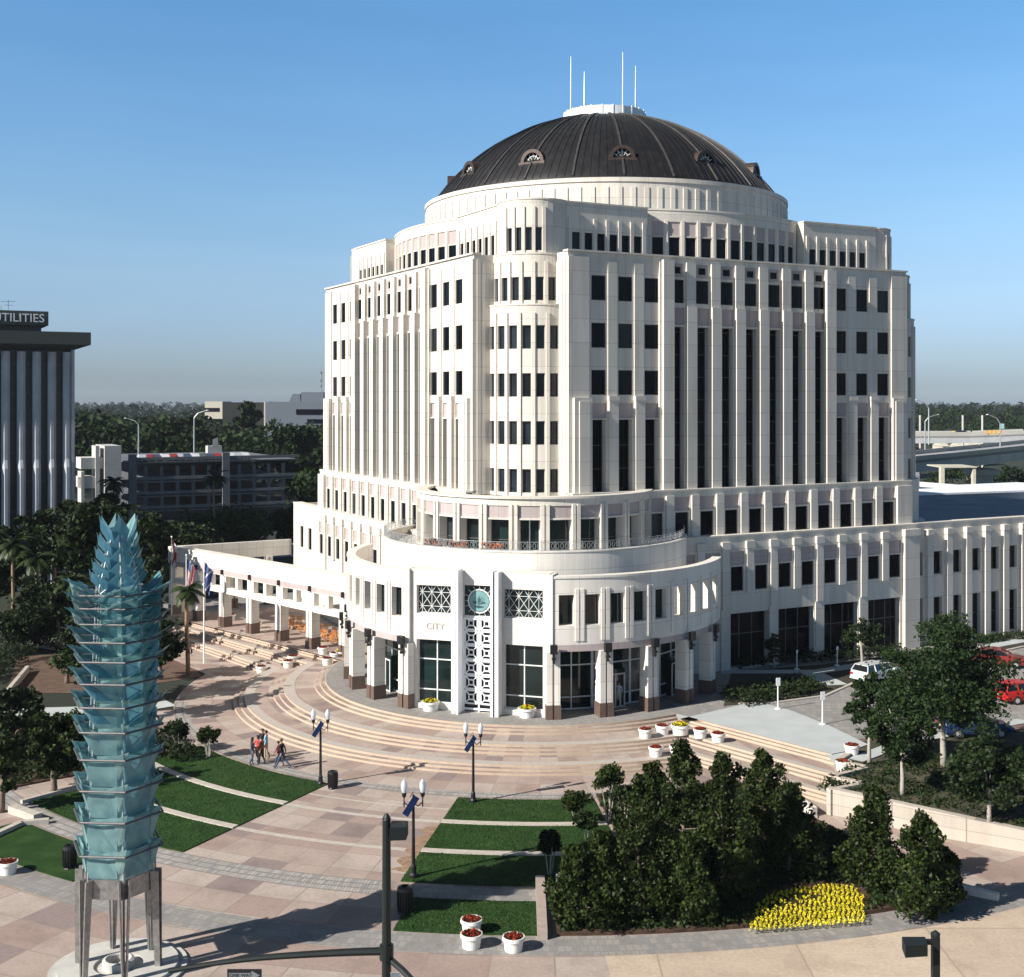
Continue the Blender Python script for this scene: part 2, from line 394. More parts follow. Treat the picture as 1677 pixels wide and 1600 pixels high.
# ---- structural core (floors and roofs inside the facades)
def sq(h, w=None):
    w = w or h; return [(C + U * a + V * b)[:2] for a, b in ((-w, -h), (w, -h), (w, h), (-w, h))]
core = MB()
def octo(h, w): return [(C + U * a + V * b)[:2] for a, b in ((-w, -h), (w, -h), (h, -w), (h, w), (w, h), (-w, h), (-h, w), (-h, -w))]
core.prism(octo(21.2, 16.2), 11, 33.0, 1, 0)
core.prism(octo(22.4, 16.3), 1.0, 15.0, 1, 0)
core.prism(octo(23.1, 16.5), 1.0, 11.3, 1, 0)
core.prism(octo(18.6, 15.2), 32.5, 37.2, 1, 0)
core.build('inner_floors', [M['roofgrey'], M['frame']], hall)
for k in range(4):
    d, n = faceaxes(k); det = k in (0, 3)
    S = Flat(C + n * HT, d, n)
    mb = MB(); zt, zb = 33.7, 15.3
    sub = [('a', (-WD, -8.4)), ('b', (-8.4, 8.4)), ('c', (8.4, WD))]
    for nm, (x0, x1) in sub:
        holes = []
        ks = [q for q in range(-6, 7) if x0 < 2.4 * q < x1]
        for q in ks:
            s = 2.4 * q
            if nm == 'b':
                holes += [(s - .36, s + .36, 32.45, 33.02, .1, None), (s - .66, s + .66, 30.15, 32.0, .13, None),
                          (s - .74, s + .74, 28.45, 29.8, .12, 1), (s - .68, s + .68, 15.4, 28.3, .6, None)]
                if det:
                    window('small_square_window', S, s - .36, s + .36, 32.45, 33.02, .1)
                    window('window', S, s - .66, s + .66, 30.15, 32.0, .13)
                    window('tall_window', S, s - .68, s + .68, 15.4, 28.3, .6, trans=[15.4 + 1.79 * j for j in range(1, 8)], fw=.04)
            else:
                holes += [(s - .64, s + .64, z, z + 1.9, .14, None) for z in (30.1, 26.5, 22.93)]
                holes += [(s - .70, s + .70, 21.15, 22.3, .12, 1), (s - .64, s + .64, 15.5, 21.05, .6, None)]
                if det:
                    for z in (30.1, 26.5, 22.93): window('window', S, s - .64, s + .64, z, z + 1.9, .14)
                    window('tall_window', S, s - .64, s + .64, 15.5, 21.05, .6, trans=[17.29, 19.08], fw=.04)
        wall(mb, S, x0, x1, zb, zt, holes if det else [], 0, 0)
    for q in range(-3, 4):
        s = 2.4 * q
        for (a_, b_, p_, q_) in ((s - .62, s - .38, 32.2, 33.25), (s + .38, s + .62, 32.2, 33.25), (s - .38, s + .38, 33.04, 33.25), (s - .38, s + .38, 32.2, 32.43)): mbox(mb, S, a_, b_, p_, q_, -.03, 0, 1)
    # projecting fins
    for q in range(-7, 8):
        s = 1.2 + 2.4 * q
        if abs(s) < 8.0: (mbox(mb, S, s - .46, s + .46, zb, 29.9, -.40, .0, 0), mbox(mb, S, s - .44, s + .44, 29.9, 33.35, -.26, .0, 0))
    for e in (-1, 1):
        a, b = sorted((e * 7.74, e * 8.75)); mbox(mb, S, a, b, zb, 33.45, -.44, 0, 0)
        a, b = sorted((e * 8.75, e * 8.95)); mbox(mb, S, a, b, zb, 33.3, -.18, 0, 0)
        for s in (10.8, 13.2):
            a, b = sorted((e * (s - .42), e * (s + .42)))
            mbox(mb, S, a, b, 22.75, 33.1, -.09, 0, 0); mbox(mb, S, a, b, zb, 22.75, -.3, 0, 0); mbox(mb, S, a - .05, b + .05, 22.5, 22.85, -.35, 0, 0)
        a, b = sorted((e * 15.3, e * 17.1))
        mbox(mb, S, a, b, zb, 33.35, -.12, 0, 0); a, b = sorted((e * 15.2, e * 16.75)); mbox(mb, S, a, b, zb, 22.7, -.42, -.12, 0)
        a, b = sorted((e * 15.45, e * 16.35)); mbox(mb, S, a, b, zb, 22.45, -.5, -.42, 0)
        # corner return with its stepped mouldings
        E = S.P(e * WD, 0, 0)
        SR = Flat(E, -n if e > 0 else n, d * e)
        L = 1.65
        if e > 0: panel(mb, SR, 0, L, zb, zt, 0, 0)
        else: panel(mb, SR, -L, 0, zb, zt, 0, 0)
        for j, (o0, o1) in enumerate(((.25, .55), (.7, .95))):
            x, y = (o0, o1) if e > 0 else (-o1, -o0)
            mbox(mb, SR, x, y, zb, 33.3 - .25 * j, -.06, 0, 0)
    # parapet coping
    mbox(mb, S, -WD - .08, WD + .08, zt, zt + .14, -.16, .6, 0, back=True)
    mbox(mb, S, -WD - .02, -8.9, zt - .02, zt - .0, -.02, .6, 0, back=True)
    panel(mb, Flat(S.P(0, 0, .45), -d, -n), -WD, WD, 32.9, zt, 0, 0)
    # ---- attic wings
    SA = Flat(C + n * HAT, d, n)
    for e in (-1, 1):
        x0, x1 = sorted((e * 8.05, e * 16.3)); holes = []
        for j in range(6):
            s = e * (9.0 + 1.14 * j); holes.append((s - .36, s + .36, 33.85, 35.6, .12, None))
            if det: window('attic_window', SA, s - .36, s + .36, 33.85, 35.6, .12, fw=.035)
        wall(mb, SA, x0, x1, 33.1, 37.85, holes if det else [], 0, 0)
        for j in range(7):
            s = e * (8.43 + 1.14 * j); mbox(mb, SA, s - .15, s + .15, 33.1, 36.7, -.1, 0, 0)
        mbox(mb, SA, x0 - .05, x1 + .05, 37.85, 37.98, -.08, .5, 0, back=True)
        # returns towards the drum and towards the corner
        for xx, ln, sg in ((e * 8.05, 2.6, -e), (e * 16.3, 1.6, e)):
            E = SA.P(xx, 0, 0); SR = Flat(E, -n if sg > 0 else n, d * sg)
            rr = (0, ln) if sg > 0 else (-ln, 0)
            panel(mb, SR, rr[0], rr[1], 33.1, 37.85, 0, 0)
            mbox(mb, SR, rr[0], rr[1], 37.85, 37.98, 0.0, .4, 0)
            if ln < 2:
                for o0 in (.3, .75): x, y = (o0, o0 + .25) if sg > 0 else (-o0 - .25, -o0); mbox(mb, SR, x, y, 33.1, 37.3, -.07, 0, 0)
    # ---- level B (band of windows under the tower)
    SB = Flat(C + n * HB, d, n); holes = []
    for q in range(-6, 7):
        s = 2.4 * q; holes += [(s - .62, s + .62, 11.85, 13.8, .14, None), (s - .72, s + .72, 13.92, 14.98, .1, 1)]
        vis = (k == 0 and q >= -3) or (k == 3 and q <= 5)
        if vis: window('clerestory_window', SB, s - .62, s + .62, 11.85, 13.8, .14)
    wall(mb, SB, -WD, WD, 11.4, 15.45, holes if det else [], 0, 0)
    for q in range(-7, 7):
        s = 1.2 + 2.4 * q
        if abs(s) < 15: mbox(mb, SB, s - .36, s + .36, 11.5, 15.12, -.2, 0, 0)
    for e in (-1, 1):
        a, b = sorted((e * 15.2, e * 16.9)); mbox(mb, SB, a, b, 11.5, 15.15, -.3, 0, 0)
    mbox(mb, SB, -WD, WD, 15.45, 15.58, -.06, .9, 0, back=True)
    # ---- corner bays
    bc = C + (-d + n).normalized() * 24.25
    rot = math.degrees(math.atan2((-d + n).x, -(-d + n).y))
    bays = [(3.85, 15.3, 29.45, [(19.05 - 3.57, 1.75), (19.05, 1.75), (22.6, 1.75), (26.15, 1.75)], 2.5, .36)] if k != 0 else []
    for (rb, za, zb2, rows, wn) in ((3.85 if k != 1 else 4.35, 15.3, 29.7, [15.55 + 3.62 * j for j in range(4)], 6), (3.45 if k != 1 else 3.95, 29.7, 33.6, [30.1], 6), (2.85 if k == 0 else 2.3, 33.3, 37.85, [33.95], 4)):
        CB = Cyl(bc, rb, rot); holes = []; hw = .34 * rb / 3.85 if wn == 6 else .26
        hmax = 1.78
        for r_ in rows:
            for j in range(wn):
                s = (j - (wn - 1) / 2) * R(16) * rb
                holes.append((s - hw, s + hw, r_, r_ + hmax, .22, None))
                if k in (0, 1): window('bay_window', CB, s - hw, s + hw, r_, r_ + hmax, .22, glass='glassbay', fw=.03)
        span = R(62 if rb > 3.1 else 74) * rb
        wall(mb, CB, -span, span, za, zb2, holes if k in (0, 1) else [], 0, 0)
        for j in range(wn + 1):
            s = (j - wn / 2) * R(16) * rb; mbox(mb, CB, s - .12, s + .12, za, zb2 - .55, -.11, 0, 0)
        mbox(mb, CB, -span, span, zb2, zb2 + .12, -.05, .5, 0, back=True)
        # cap
        top = [CB.P(s, zb2 - .05, .3) for s in seg(CB, -span, span)]
        mb.face(top, 0)
    nmw = 'tower_wall'
    mb.build(nmw, [M['wall'], M['pink']], hall)
# upper row under the attic: the lower flank row of the visible faces is done above
# ---- level A
for k in range(4):
    d, n = faceaxes(k); mb = MB(); SA_ = Flat(C + n * HA, d, n)
    e0, e1 = -17.1, 17.1
    if k == 0: e1 = 17.1
    if k == 3: e0 = -23.4
    holes = []
    if k in (0, 3):
        for q in range(-6, 7):
            s = 2.4 * q; holes += [(s - .62, s + .62, 7.4, 9.35, .16, None), (s - .74, s + .74, 9.45, 10.55, .1, 1)]
            if (k == 0 and q >= -2) or (k == 3 and q <= 3): window('gallery_window', SA_, s - .62, s + .62, 7.4, 9.35, .16)
        if k == 3:
            for s in (-18.0, -20.6): holes.append((s - .5, s + .5, 7.4, 9.6, .16, None)); window('gallery_window', SA_, s - .5, s + .5, 7.4, 9.6, .16)
    if k == 0:
        for i in range(-2, 4):
            s = 1.2 + 4.8 * i - 2.4
            if i < -1: continue
        for (x, y) in ((-3.1, .75), (1.7, 5.45), (6.5, 10.25), (11.3, 15.0)):
            holes.append((x, y, 1.3, 5.65, .6, None))
            window('storefront', SA_, x, y, 1.3, 5.65, .6, mull=[x + (y - x) / 3, x + 2 * (y - x) / 3], trans=[3.9], fw=.07)
    wall(mb, SA_, e0, e1, .9, 11.75, holes, 0, 0)
    for q in range(-7, 7):
        s = 1.2 + 2.4 * q
        if abs(s) < 15:
            lo = 6.4 if q % 2 else 7.2
            mbox(mb, SA_, s - .34, s + .34, (6.0 if q % 2 == 0 else 7.2), 11.0, -.18, 0, 0)
            mbox(mb, SA_, s - .42, s + .42, 10.75, 11.35, -.24, 0, 0)
            if q % 2 == 0 and k == 0: mbox(mb, SA_, s - .45, s + .45, .9, 6.0, -.12, 0, 0)
    for e in (-1, 1):
        if k == 3 and e == -1: continue
        a, b = sorted((e * 15.3, e * 17.0)); mbox(mb, SA_, a, b, .9, 10.9, -.3, 0, 0); mbox(mb, SA_, a - .06, b + .06, 10.9, 11.45, -.38, 0, 0)
    mbox(mb, SA_, e0, e1, 11.75, 11.88, -.05, .9, 0, back=True)
    if k == 3:
        E = SA_.P(e0, 0, 0); SR = Flat(E, n, -d); panel(mb, SR, -14, 0, .9, 11.75, 0, 0)
        rf = [SA_.P(e0, 11.3, .3), SA_.P(e1, 11.3, .3), SA_.P(e1, 11.3, 3), SA_.P(e0, 11.3, 13)]; mb.face(rf, 1)
    mb.build('base_wall', [M['wall'], M['pink']], hall)
# chamfered corners of the lower levels
for k in (1, 2, 3):
    d, n = faceaxes(k); bc = C + (-d + n).normalized() * 24.25; rot = math.degrees(math.atan2((-d + n).x, -(-d + n).y)); mb = MB()
    for rb, z0, z1 in ((4.75, 11.3, 15.5), (5.3, .9, 11.8)):
        CB = Cyl(bc, rb, rot); span = R(70) * rb; wall(mb, CB, -span, span, z0, z1, [], 0, 0)
        mb.face([CB.P(s, z1, 0) for s in seg(CB, -span, span)], 0)
    mb.build('corner_wall', [M['wall'], M['pink']], hall)
# ---- low office wing to the right
d, n = faceaxes(0); SW = Flat(C + n * (HA - .25), d, n); mb = MB(); holes = []
for q in range(7, 24):
    s = 2.35 * q + .9
    vis = q < 15
    holes += [(s - .55, s + .55, 7.3, 9.3, .35, None), (s - .55, s + .55, 1.6, 5.3, .4, None)]
    if vis:
        window('wing_window', SW, s - .55, s + .55, 7.3, 9.3, .35); window('wing_tall_window', SW, s - .55, s + .55, 1.6, 5.3, .4, trans=[3.5])
    mbox(mb, SW, s + .84, s + 1.5, 1.3, 11.0, -.35, 0, 0); mbox(mb, SW, s + .78, s + 1.56, 10.8, 11.3, -.42, 0, 0)
wall(mb, SW, 17.1, 56, .9, 11.75, holes, 0, 0)
mbox(mb, SW, 17.1, 56, 11.75, 11.88, -.05, .8, 0, back=True)
mb.face([SW.P(17, 11.0, .8), SW.P(56, 11.0, .8), SW.P(56, 11.0, 30), SW.P(17, 11.0, 30)], 2)
mb.build('wing_wall', [M['wall'], M['pink'], M['roofgrey']], hall)
mb = MB()
SRf = Flat(SW.P(18, 0, 10), d, n)
mbox(mb, SRf, 3, 4.6, 11, 12.6, 0, 1.4, 0, back=True); mbox(mb, SRf, 6, 7.2, 11, 12.2, 1, 2.2, 0, back=True)
for q in range(5): mbox(mb, SRf, 3.15 + .28 * q, 3.3 + .28 * q, 11.3, 12.4, -.04, 0, 0)
mb.build('roof_vent', M['galv'], hall)
# ---- drums
mb = MB(); CD = Cyl(C, 20.25); holes = []
dr = 2 * math.pi / 90
for i in range(90):
    th = math.degrees(i * dr); th = (th + 180) % 360 - 180      # bearing from -Y, right positive
    for k in range(4):
        d, n = faceaxes(k); fb = math.degrees(math.atan2(n.x, -n.y)); dd = (th - fb + 180) % 360 - 180
        if abs(dd) < 25.0:
            s = R(th) * 20.25; holes.append((s - .47, s + .47, 33.85, 35.75, .14, None)); holes.append((s - .5, s + .5, 35.85, 37.0, .08, 1))
            if k in (0, 3): window('drum_window', CD, s - .47, s + .47, 33.85, 35.75, .14, fw=.04)
            mbox(mb, CD, s + .58, s + .83, 33.2, 37.1, -.07, 0, 0)
holes = [h for h in holes]
for k in range(4):
    d, n = faceaxes(k); fb = R(math.degrees(math.atan2(n.x, -n.y))) * 20.25; w = R(26.5) * 20.25
    hs = [h for h in holes if fb - w < (h[0] + h[1]) / 2 < fb + w] + [(h[0] + 2 * math.pi * 20.25, h[1] + 2 * math.pi * 20.25, *h[2:]) for h in holes if fb - w < (h[0] + h[1]) / 2 + 2 * math.pi * 20.25 < fb + w]
    wall(mb, CD, fb - w, fb + w, 33.1, 37.9, hs, 0, 0)
    mbox(mb, CD, fb - w, fb + w, 37.9, 38.05, -.05, .5, 0, back=True)
mb.lathe([(19.9, 37.35), (0, 37.35)], 60, (C.x, C.y, 0), 2)
CD2 = Cyl(C, 17.3); L2 = math.pi * 17.3
panel(mb, CD2, -L2, L2, 37.2, 41.0, 0, 0)
for i in range(96):
    s = -L2 + 2 * L2 * i / 96; mbox(mb, CD2, s - .19, s + .19, 37.4, 40.3, -.08, 0, 0)
mbox(mb, CD2, -L2, L2, 40.72, 41.08, -.1, .55, 0, back=True)
mb.build('drum_wall', [M['wall'], M['pink'], M['roofgrey']], hall)
# ---- dome
mb = MB(); prof = []
for i in range(25):
    r = 16.7 - (16.7 - 3.6) * i / 24; prof.append((r, 29.32 + math.sqrt(20.5 ** 2 - r * r)))
mb.lathe([(16.9, 40.2)] + prof, 120, (C.x, C.y, 0), 0)
dome = mb.build('dome', M['dome'], hall, smooth=True)
def dz(r): return 29.32 + math.sqrt(20.5 ** 2 - r * r)
rb_ = MB()
for i in range(144):
    a = 2 * math.pi * i / 144 - R(90) + R(1.5); big = i % 6 == 0
    w = .17 if big else .05; h = .16 if big else .06
    rs = [16.6 - 13.1 * j / 14 for j in range(15)]
    if not big and i % 2: rs = [16.6 - 9 * j / 10 for j in range(11)]
    for j in range(len(rs) - 1):
        p = Vector((C.x + rs[j] * math.cos(a), C.y + rs[j] * math.sin(a), dz(rs[j]) + h * .3)); q = Vector((C.x + rs[j + 1] * math.cos(a), C.y + rs[j + 1] * math.sin(a), dz(rs[j + 1]) + h * .3))
        rb_.bar(p, q, w, h, 1 if big else 0)
rb_.build('dome_ribs', [M['dome'], M['rib']], dome)
for i in range(12):
    a = 2 * math.pi * i / 12 - R(90) + R(1.5); o = Vector((C.x + 15.2 * math.cos(a), C.y + 15.2 * math.sin(a), 43.1)); rad = Vector((math.cos(a), math.sin(a), 0)); tn = Vector((-math.sin(a), math.cos(a), 0)); up = Vector((0, 0, 1))
    mb = MB(); N = 12; hoodp = []
    for j in range(N + 1):
        b = math.pi * j / N
        hoodp.append((math.cos(b), math.sin(b)))
    for j in range(N):
        for (ro, ri) in ((1.12, .82),):
            (x0, y0), (x1, y1) = hoodp[j], hoodp[j + 1]
            A0 = o + tn * x0 * ro + up * y0 * ro; A1 = o + tn * x1 * ro + up * y1 * ro
            B0 = o + tn * x0 * ri + up * y0 * ri; B1 = o + tn * x1 * ri + up * y1 * ri
            mb.face([B0, B1, A1, A0]); mb.face([A0, A1, A1 - rad * 3.4, A0 - rad * 3.4])
            mb.face([B1, B0, B0 - rad * .35, B1 - rad * .35])
    mb.face([o + tn * 1.25 + rad * .12, o - tn * 1.25 + rad * .12, o - tn * 1.25 + rad * .12 - up * .25, o + tn * 1.25 + rad * .12 - up * .25])
    mb.face([o + tn * 1.25 + rad * .12, o - tn * 1.25 + rad * .12, o - tn * 1.25 - rad * .6, o + tn * 1.25 - rad * .6])
    dm = mb.build('dormer', M['copper'], hall)
    g = MB(); oo = o - rad * .3; pts = [oo + tn * x * .83 + up * y * .83 for x, y in hoodp]
    g.face(pts, 1)
    for j in range(1, 6):
        b = math.pi * j / 6; g.bar(oo + rad * .04 + (tn * math.cos(b) + up * math.sin(b)) * .2, oo + rad * .04 + (tn * math.cos(b) + up * math.sin(b)) * .8, .05)
    for rr in (.25, .55):
        for j in range(10):
            b0, b1 = math.pi * j / 10, math.pi * (j + 1) / 10
            g.bar(oo + rad * .04 + (tn * math.cos(b0) + up * math.sin(b0)) * rr, oo + rad * .04 + (tn * math.cos(b1) + up * math.sin(b1)) * rr, .05)
    g.build('fan_grille', [M['framewhite'], M['glass']], dm)
mb = MB()
for i in range(24):
    CR = Cyl(C, 3.95, 15 * i); mbox(mb, CR, -.47, .47, 48.8, 50.3, 0, .12, 0, back=True); mbox(mb, CR, .43, .58, 48.8, 50.36, -.05, .1, 0)
mb.lathe([(3.8, 49.35), (0, 50.0)], 24, (C.x, C.y, 0), 0)
mb.build('crown_ring', M['white'], hall)
for (px, ytop, dy) in ((935, 92, 0), (957, 117, -1.5), (1020, 85, 0), (1041, 108, 1)):
    Y = C.y + dy; p = at(px, ytop, Y); mb = MB(); mb.tube([(p[0], Y, 49.5), (p[0], Y, 52.5), (p[0], Y, p[2])], [.09, .07, .03], 6); mb.build('antenna', M['galv'], hall)
# =================================================================== ROTUNDA
def CY(r): return Cyl(c0, r, AXA)
pit = 14.3
def arcs(r, deg): return R(deg) * r
# R3 : set-back upper drum with terrace windows
r = 9.1; S3 = CY(r); mb = MB(); holes = []
for i in range(-7, 8):
    a = i * pit
    x0, x1 = arcs(r, a) - .80, arcs(r, a) + .80
    holes += [(x0, x1, 11.7, 14.0, .75, None), (x0, x1, 14.12, 15.0, .08, 1)]
    if abs(i) <= 6:
        door = i in (-3, 1)
        window('terrace_door' if door else 'terrace_window', S3, x0, x1, 11.7, 14.0, .75, mull=[(x0 + x1) / 2] if door else [], trans=[] if door else [12.5], frame='framewhite' if door else 'frame', fw=.08 if door else .05, glass='glassgreen')
wall(mb, S3, arcs(r, -112), arcs(r, 112), 11.3, 15.5, holes, 0, 0)
for i in range(-7, 7):
    s = arcs(r, (i + .5) * pit); mbox(mb, S3, s - .30, s - .07, 11.4, 15.1, -.12, 0, 0); mbox(mb, S3, s + .07, s + .30, 11.4, 15.1, -.12, 0, 0)
mbox(mb, S3, arcs(r, -112), arcs(r, 112), 15.5, 15.66, -.15, .8, 0, back=True)
mb.face([S3.P(s, 15.25, .5) for s in seg(S3, arcs(r, -112), arcs(r, 112))], 2)
mb.build('rotunda_upper_wall', [M['wall'], M['pink'], M['conc']], hall)
# R2 : terrace drum
r = 11.86; S2 = CY(r); mb = MB(); w = arcs(r, 118)
panel(mb, S2, -w, w, 6.2, 12.0, 0, 0); mbox(mb, S2, -w, w, 12.0, 12.12, -.04, .35, 0, back=True)
panel(mb, Cyl(c0, 11.5, AXA), -arcs(11.5, 118), arcs(11.5, 118), 11.5, 12.0, 0, 0)
mb.face([S2.P(s, 11.5, .1) for s in seg(S2, -w, w)], 1)
mb.build('terrace_wall', [M['wall2'], M['conc']], hall)
mb = MB(); n_ = 150
for i in range(n_ + 1):
    s = -w + 2 * w * i / n_
    if i % 3 == 0: mb.bar(S2.P(s, 12.1, .17), S2.P(s, 12.78, .17), .035)
    if i < n_:
        for z in (12.18, 12.72): mb.bar(S2.P(s, z, .17), S2.P(s + 2 * w / n_, z, .17), .035)
        for j in range(6):
            b0, b1 = math.pi * j / 3, math.pi * (j + 1) / 3; q = s + w / n_
            mb.bar(S2.P(q + .11 * math.cos(b0), 12.45 + .2 * math.sin(b0), .17), S2.P(q + .11 * math.cos(b1), 12.45 + .2 * math.sin(b1), .17), .025)
mb.build('terrace_railing', M['galv'], hall)
# R1 : free-standing colonnade ring
r = 14.5; S1 = CY(r); mb = MB()
for sgn in (-1, 1):
    a0, a1 = (21.2, 92) if sgn > 0 else (-92, -21.2); holes = []
    for i in range(0, 10):
        a = sgn * (21.45 + 7.15 * (i + .5))
        if abs(a) > 88: continue
        s = arcs(r, a); holes.append((s - .52, s + .52, 7.45, 9.5, .55, None))
        if abs(a) < 58: window('ring_window', S1, s - .52, s + .52, 7.45, 9.5, .5, glass='glassgreen', fw=.04)
    wall(mb, S1, arcs(r, a0), arcs(r, a1), 6.15, 10.6, holes, 0, 0)
    ri = r - .55; Si = Cyl(c0, ri, AXA); hi = [((h[0]) * ri / r, (h[1]) * ri / r, h[2], h[3], 0.001, None) for h in holes]
    wall(mb, Si, arcs(ri, a0), arcs(ri, a1), 5.75, 10.6, hi, 0, 0)
    mbox(mb, S1, arcs(r, a0), arcs(r, a1), 10.6, 10.75, -.06, .62, 0, back=True)
    mbox(mb, S1, arcs(r, a0), arcs(r, a1), 5.7, 6.15, .0, .55, 1)
    for i in range(0, 10):
        a = sgn * (21.45 + 7.15 * i)
        s = arcs(r, a)
        if i: mbox(mb, S1, s - .30, s - .06, 6.4, 9.9, -.07, 0, 0); mbox(mb, S1, s + .06, s + .30, 6.4, 9.9, -.07, 0, 0); mbox(mb, S1, s - .06, s + .06, 7.45, 9.5, -.012, 0, 1, top=False, bot=False)
    for a in (a0, a1): mb.face([S1.P(arcs(r, a), 5.7, 0), S1.P(arcs(r, a), 5.7, .55), S1.P(arcs(r, a), 10.6, .55), S1.P(arcs(r, a), 10.6, 0)], 0)
fl = [S1.P(s, 7.1, .5) for s in seg(S1, arcs(r, -62), arcs(r, 62))] + [S2.P(s, 7.1, -.0) for s in reversed(seg(S2, arcs(11.86, -62), arcs(11.86, 62)))]
for zz in (7.1, 6.2):
    A_ = seg(S1, arcs(r, -92), arcs(r, 92)) if zz == 6.2 else seg(S1, arcs(r, -62), arcs(r, 62))
    for i in range(len(A_) - 1):
        x, y = A_[i], A_[i + 1]; k_ = 11.86 / r
        if abs((x + y) / 2) < arcs(r, 21.6): continue
        mb.face([S1.P(x, zz, .5), S1.P(y, zz, .5), S2.P(y * k_, zz, 0), S2.P(x * k_, zz, 0)], 2)
mb.build('colonnade_ring', [M['wall2'], M['pink'], M['conc']], hall)
def column(x, y, rz, z0, z1, w, par, lamp=True):
    mb = MB(); m4 = Matrix.Rotation(rz, 4, 'Z')
    for sx in (-1, 1):
        b = MB(); a, c_ = sorted((sx * .07, sx * w / 2)); b.box(a, c_, -w / 2, w / 2, z0 + .95, z1)
        mb.v += []; off = len(mb.v)
        for v in b.v: q = m4 @ Vector(v); mb.v.append((q.x + x, q.y + y, q.z))
        for f_, u_ in zip(b.f, b.uv): mb.f.append(tuple(i + off for i in f_)); mb.mi.append(0); mb.uv.append(u_)
    b = MB(); b.box(-.07, .07, -w / 2 + .12, w / 2 - .12, z0 + .95, z1); off = len(mb.v)
    for v in b.v: q = m4 @ Vector(v); mb.v.append((q.x + x, q.y + y, q.z))
    for f_, u_ in zip(b.f, b.uv): mb.f.append(tuple(i + off for i in f_)); mb.mi.append(1); mb.uv.append(u_)
    o = mb.build('column', [M['wall2'], M['pink']], par)
    def sub(boxes, name, mat):
        b = MB()
        for q in boxes: b.box(*q)
        m = MB()
        for v in b.v: q = m4 @ Vector(v); m.v.append((q.x + x, q.y + y, q.z))
        m.f = b.f; m.mi = b.mi; m.uv = b.uv
        m.build(name, mat, o)
    w2 = w / 2 + .05
    sub([(-w2, -.06, -w2, w2, z0 - .1, z0 + .95), (.06, w2, -w2, w2, z0 - .1, z0 + .95), (-.06, .06, -w2 + .1, w2 - .1, z0 - .1, z0 + .92)], 'column_base', M['brown'])
    if lamp: sub([(-.24, .24, -w2 - .34, -w2 - .02, z1 - .05, z1 + .55), (-.06, .06, -w2 - .2, -w2, z1 - .35, z1 - .05), (-.13, .13, -w2 - .3, -w2 - .05, z1 - .45, z1 - .3), (-.08, .08, -w2 - .22, -w2, z1 - .7, z1 - .5)], 'lantern', M['black'])
    return o
for sgn in (-1, 1):
    for i in range(5):
        a = R(AXA + sgn * (21.45 + pit * i)); rr = 14.28
        column(c0.x + rr * math.sin(a), c0.y - rr * math.cos(a), a, ZH, 5.72, .92, hall)
# inner lobby glass
r = 12.1; SG = CY(r)
for i in list(range(-7, -1)) + list(range(2, 8)):
    x0, x1 = arcs(r, (i - .5) * pit), arcs(r, (i + .5) * pit)
    window('lobby_window', SG, x0, x1, ZH, 6.15, 0, mull=[x0 + (x1 - x0) * .5], trans=[2.1, 4.3], frame='framewhite', glass='glassgreen', fw=.09)
for i in (-5, -3, 3, 5):
    mb = MB(); mbox(mb, CY(12.6), arcs(12.6, i * pit - 3.5), arcs(12.6, i * pit + 3.5), ZH, 3.9, 0, .45, 0); mb.build('lobby_vestibule', M['glassgreen'], hall)
    x0, x1 = arcs(12.66, i * pit - 3.5), arcs(12.66, i * pit + 3.5); window('lobby_door', CY(12.66), x0, x1, ZH, 3.6, .04, mull=[(x0 + x1) / 2], frame='framewhite', glass='glassgreen', fw=.09)
# ---- entrance portal (flat)
nP = AX; dP = Vector((-AX.y, AX.x, 0)); SP = Flat(c0 + AX * 13.35, dP, nP)
portal = MB(); TL, TR = -5.05, 5.05
hol = [(-4.55, -1.75, 7.8, 9.75, .35, None), (1.75, 4.55, 7.8, 9.75, .35, None), (-4.55, -1.75, 1.6, 6.0, .45, None), (1.75, 4.55, 1.6, 6.0, .45, None), (-1.15, 1.15, 7.75, 9.9, .3, None), (-1.15, 1.15, ZH, 7.65, .3, 2)]
wall(portal, SP, TL, TR, ZH - .05, 10.85, hol, 0, 0)
for e in (-1, 1):
    a, b = sorted((e * 4.98, e * 5.3)); mbox(portal, SP, a, b, ZH - .05, 10.85, -.25, 1.2, 0)
    a, b = sorted((e * 1.15, e * 1.32)); mbox(portal, SP, a, b, ZH - .05, 11.0, -.95, 0, 3); a, b = sorted((e * 1.42, e * 1.68)); mbox(portal, SP, a, b, ZH - .05, 10.95, -.85, 0, 3)
    a, b = sorted((e * 1.32, e * 1.42)); mbox(portal, SP, a, b, ZH - .05, 10.9, -.5, 0, 3)
portal.face([SP.P(TL, 10.85, 0), SP.P(TR, 10.85, 0), SP.P(TR, 10.85, 1.6), SP.P(TL, 10.85, 1.6)], 0)
portal.face([SP.P(TR, 7.0, 1.6), SP.P(TL, 7.0, 1.6), SP.P(TL, 10.85, 1.6), SP.P(TR, 10.85, 1.6)], 0)
po = portal.build('entrance_portal', [M['gwhite'], M['pink'], M['glassgreen'], M['white']], hall)
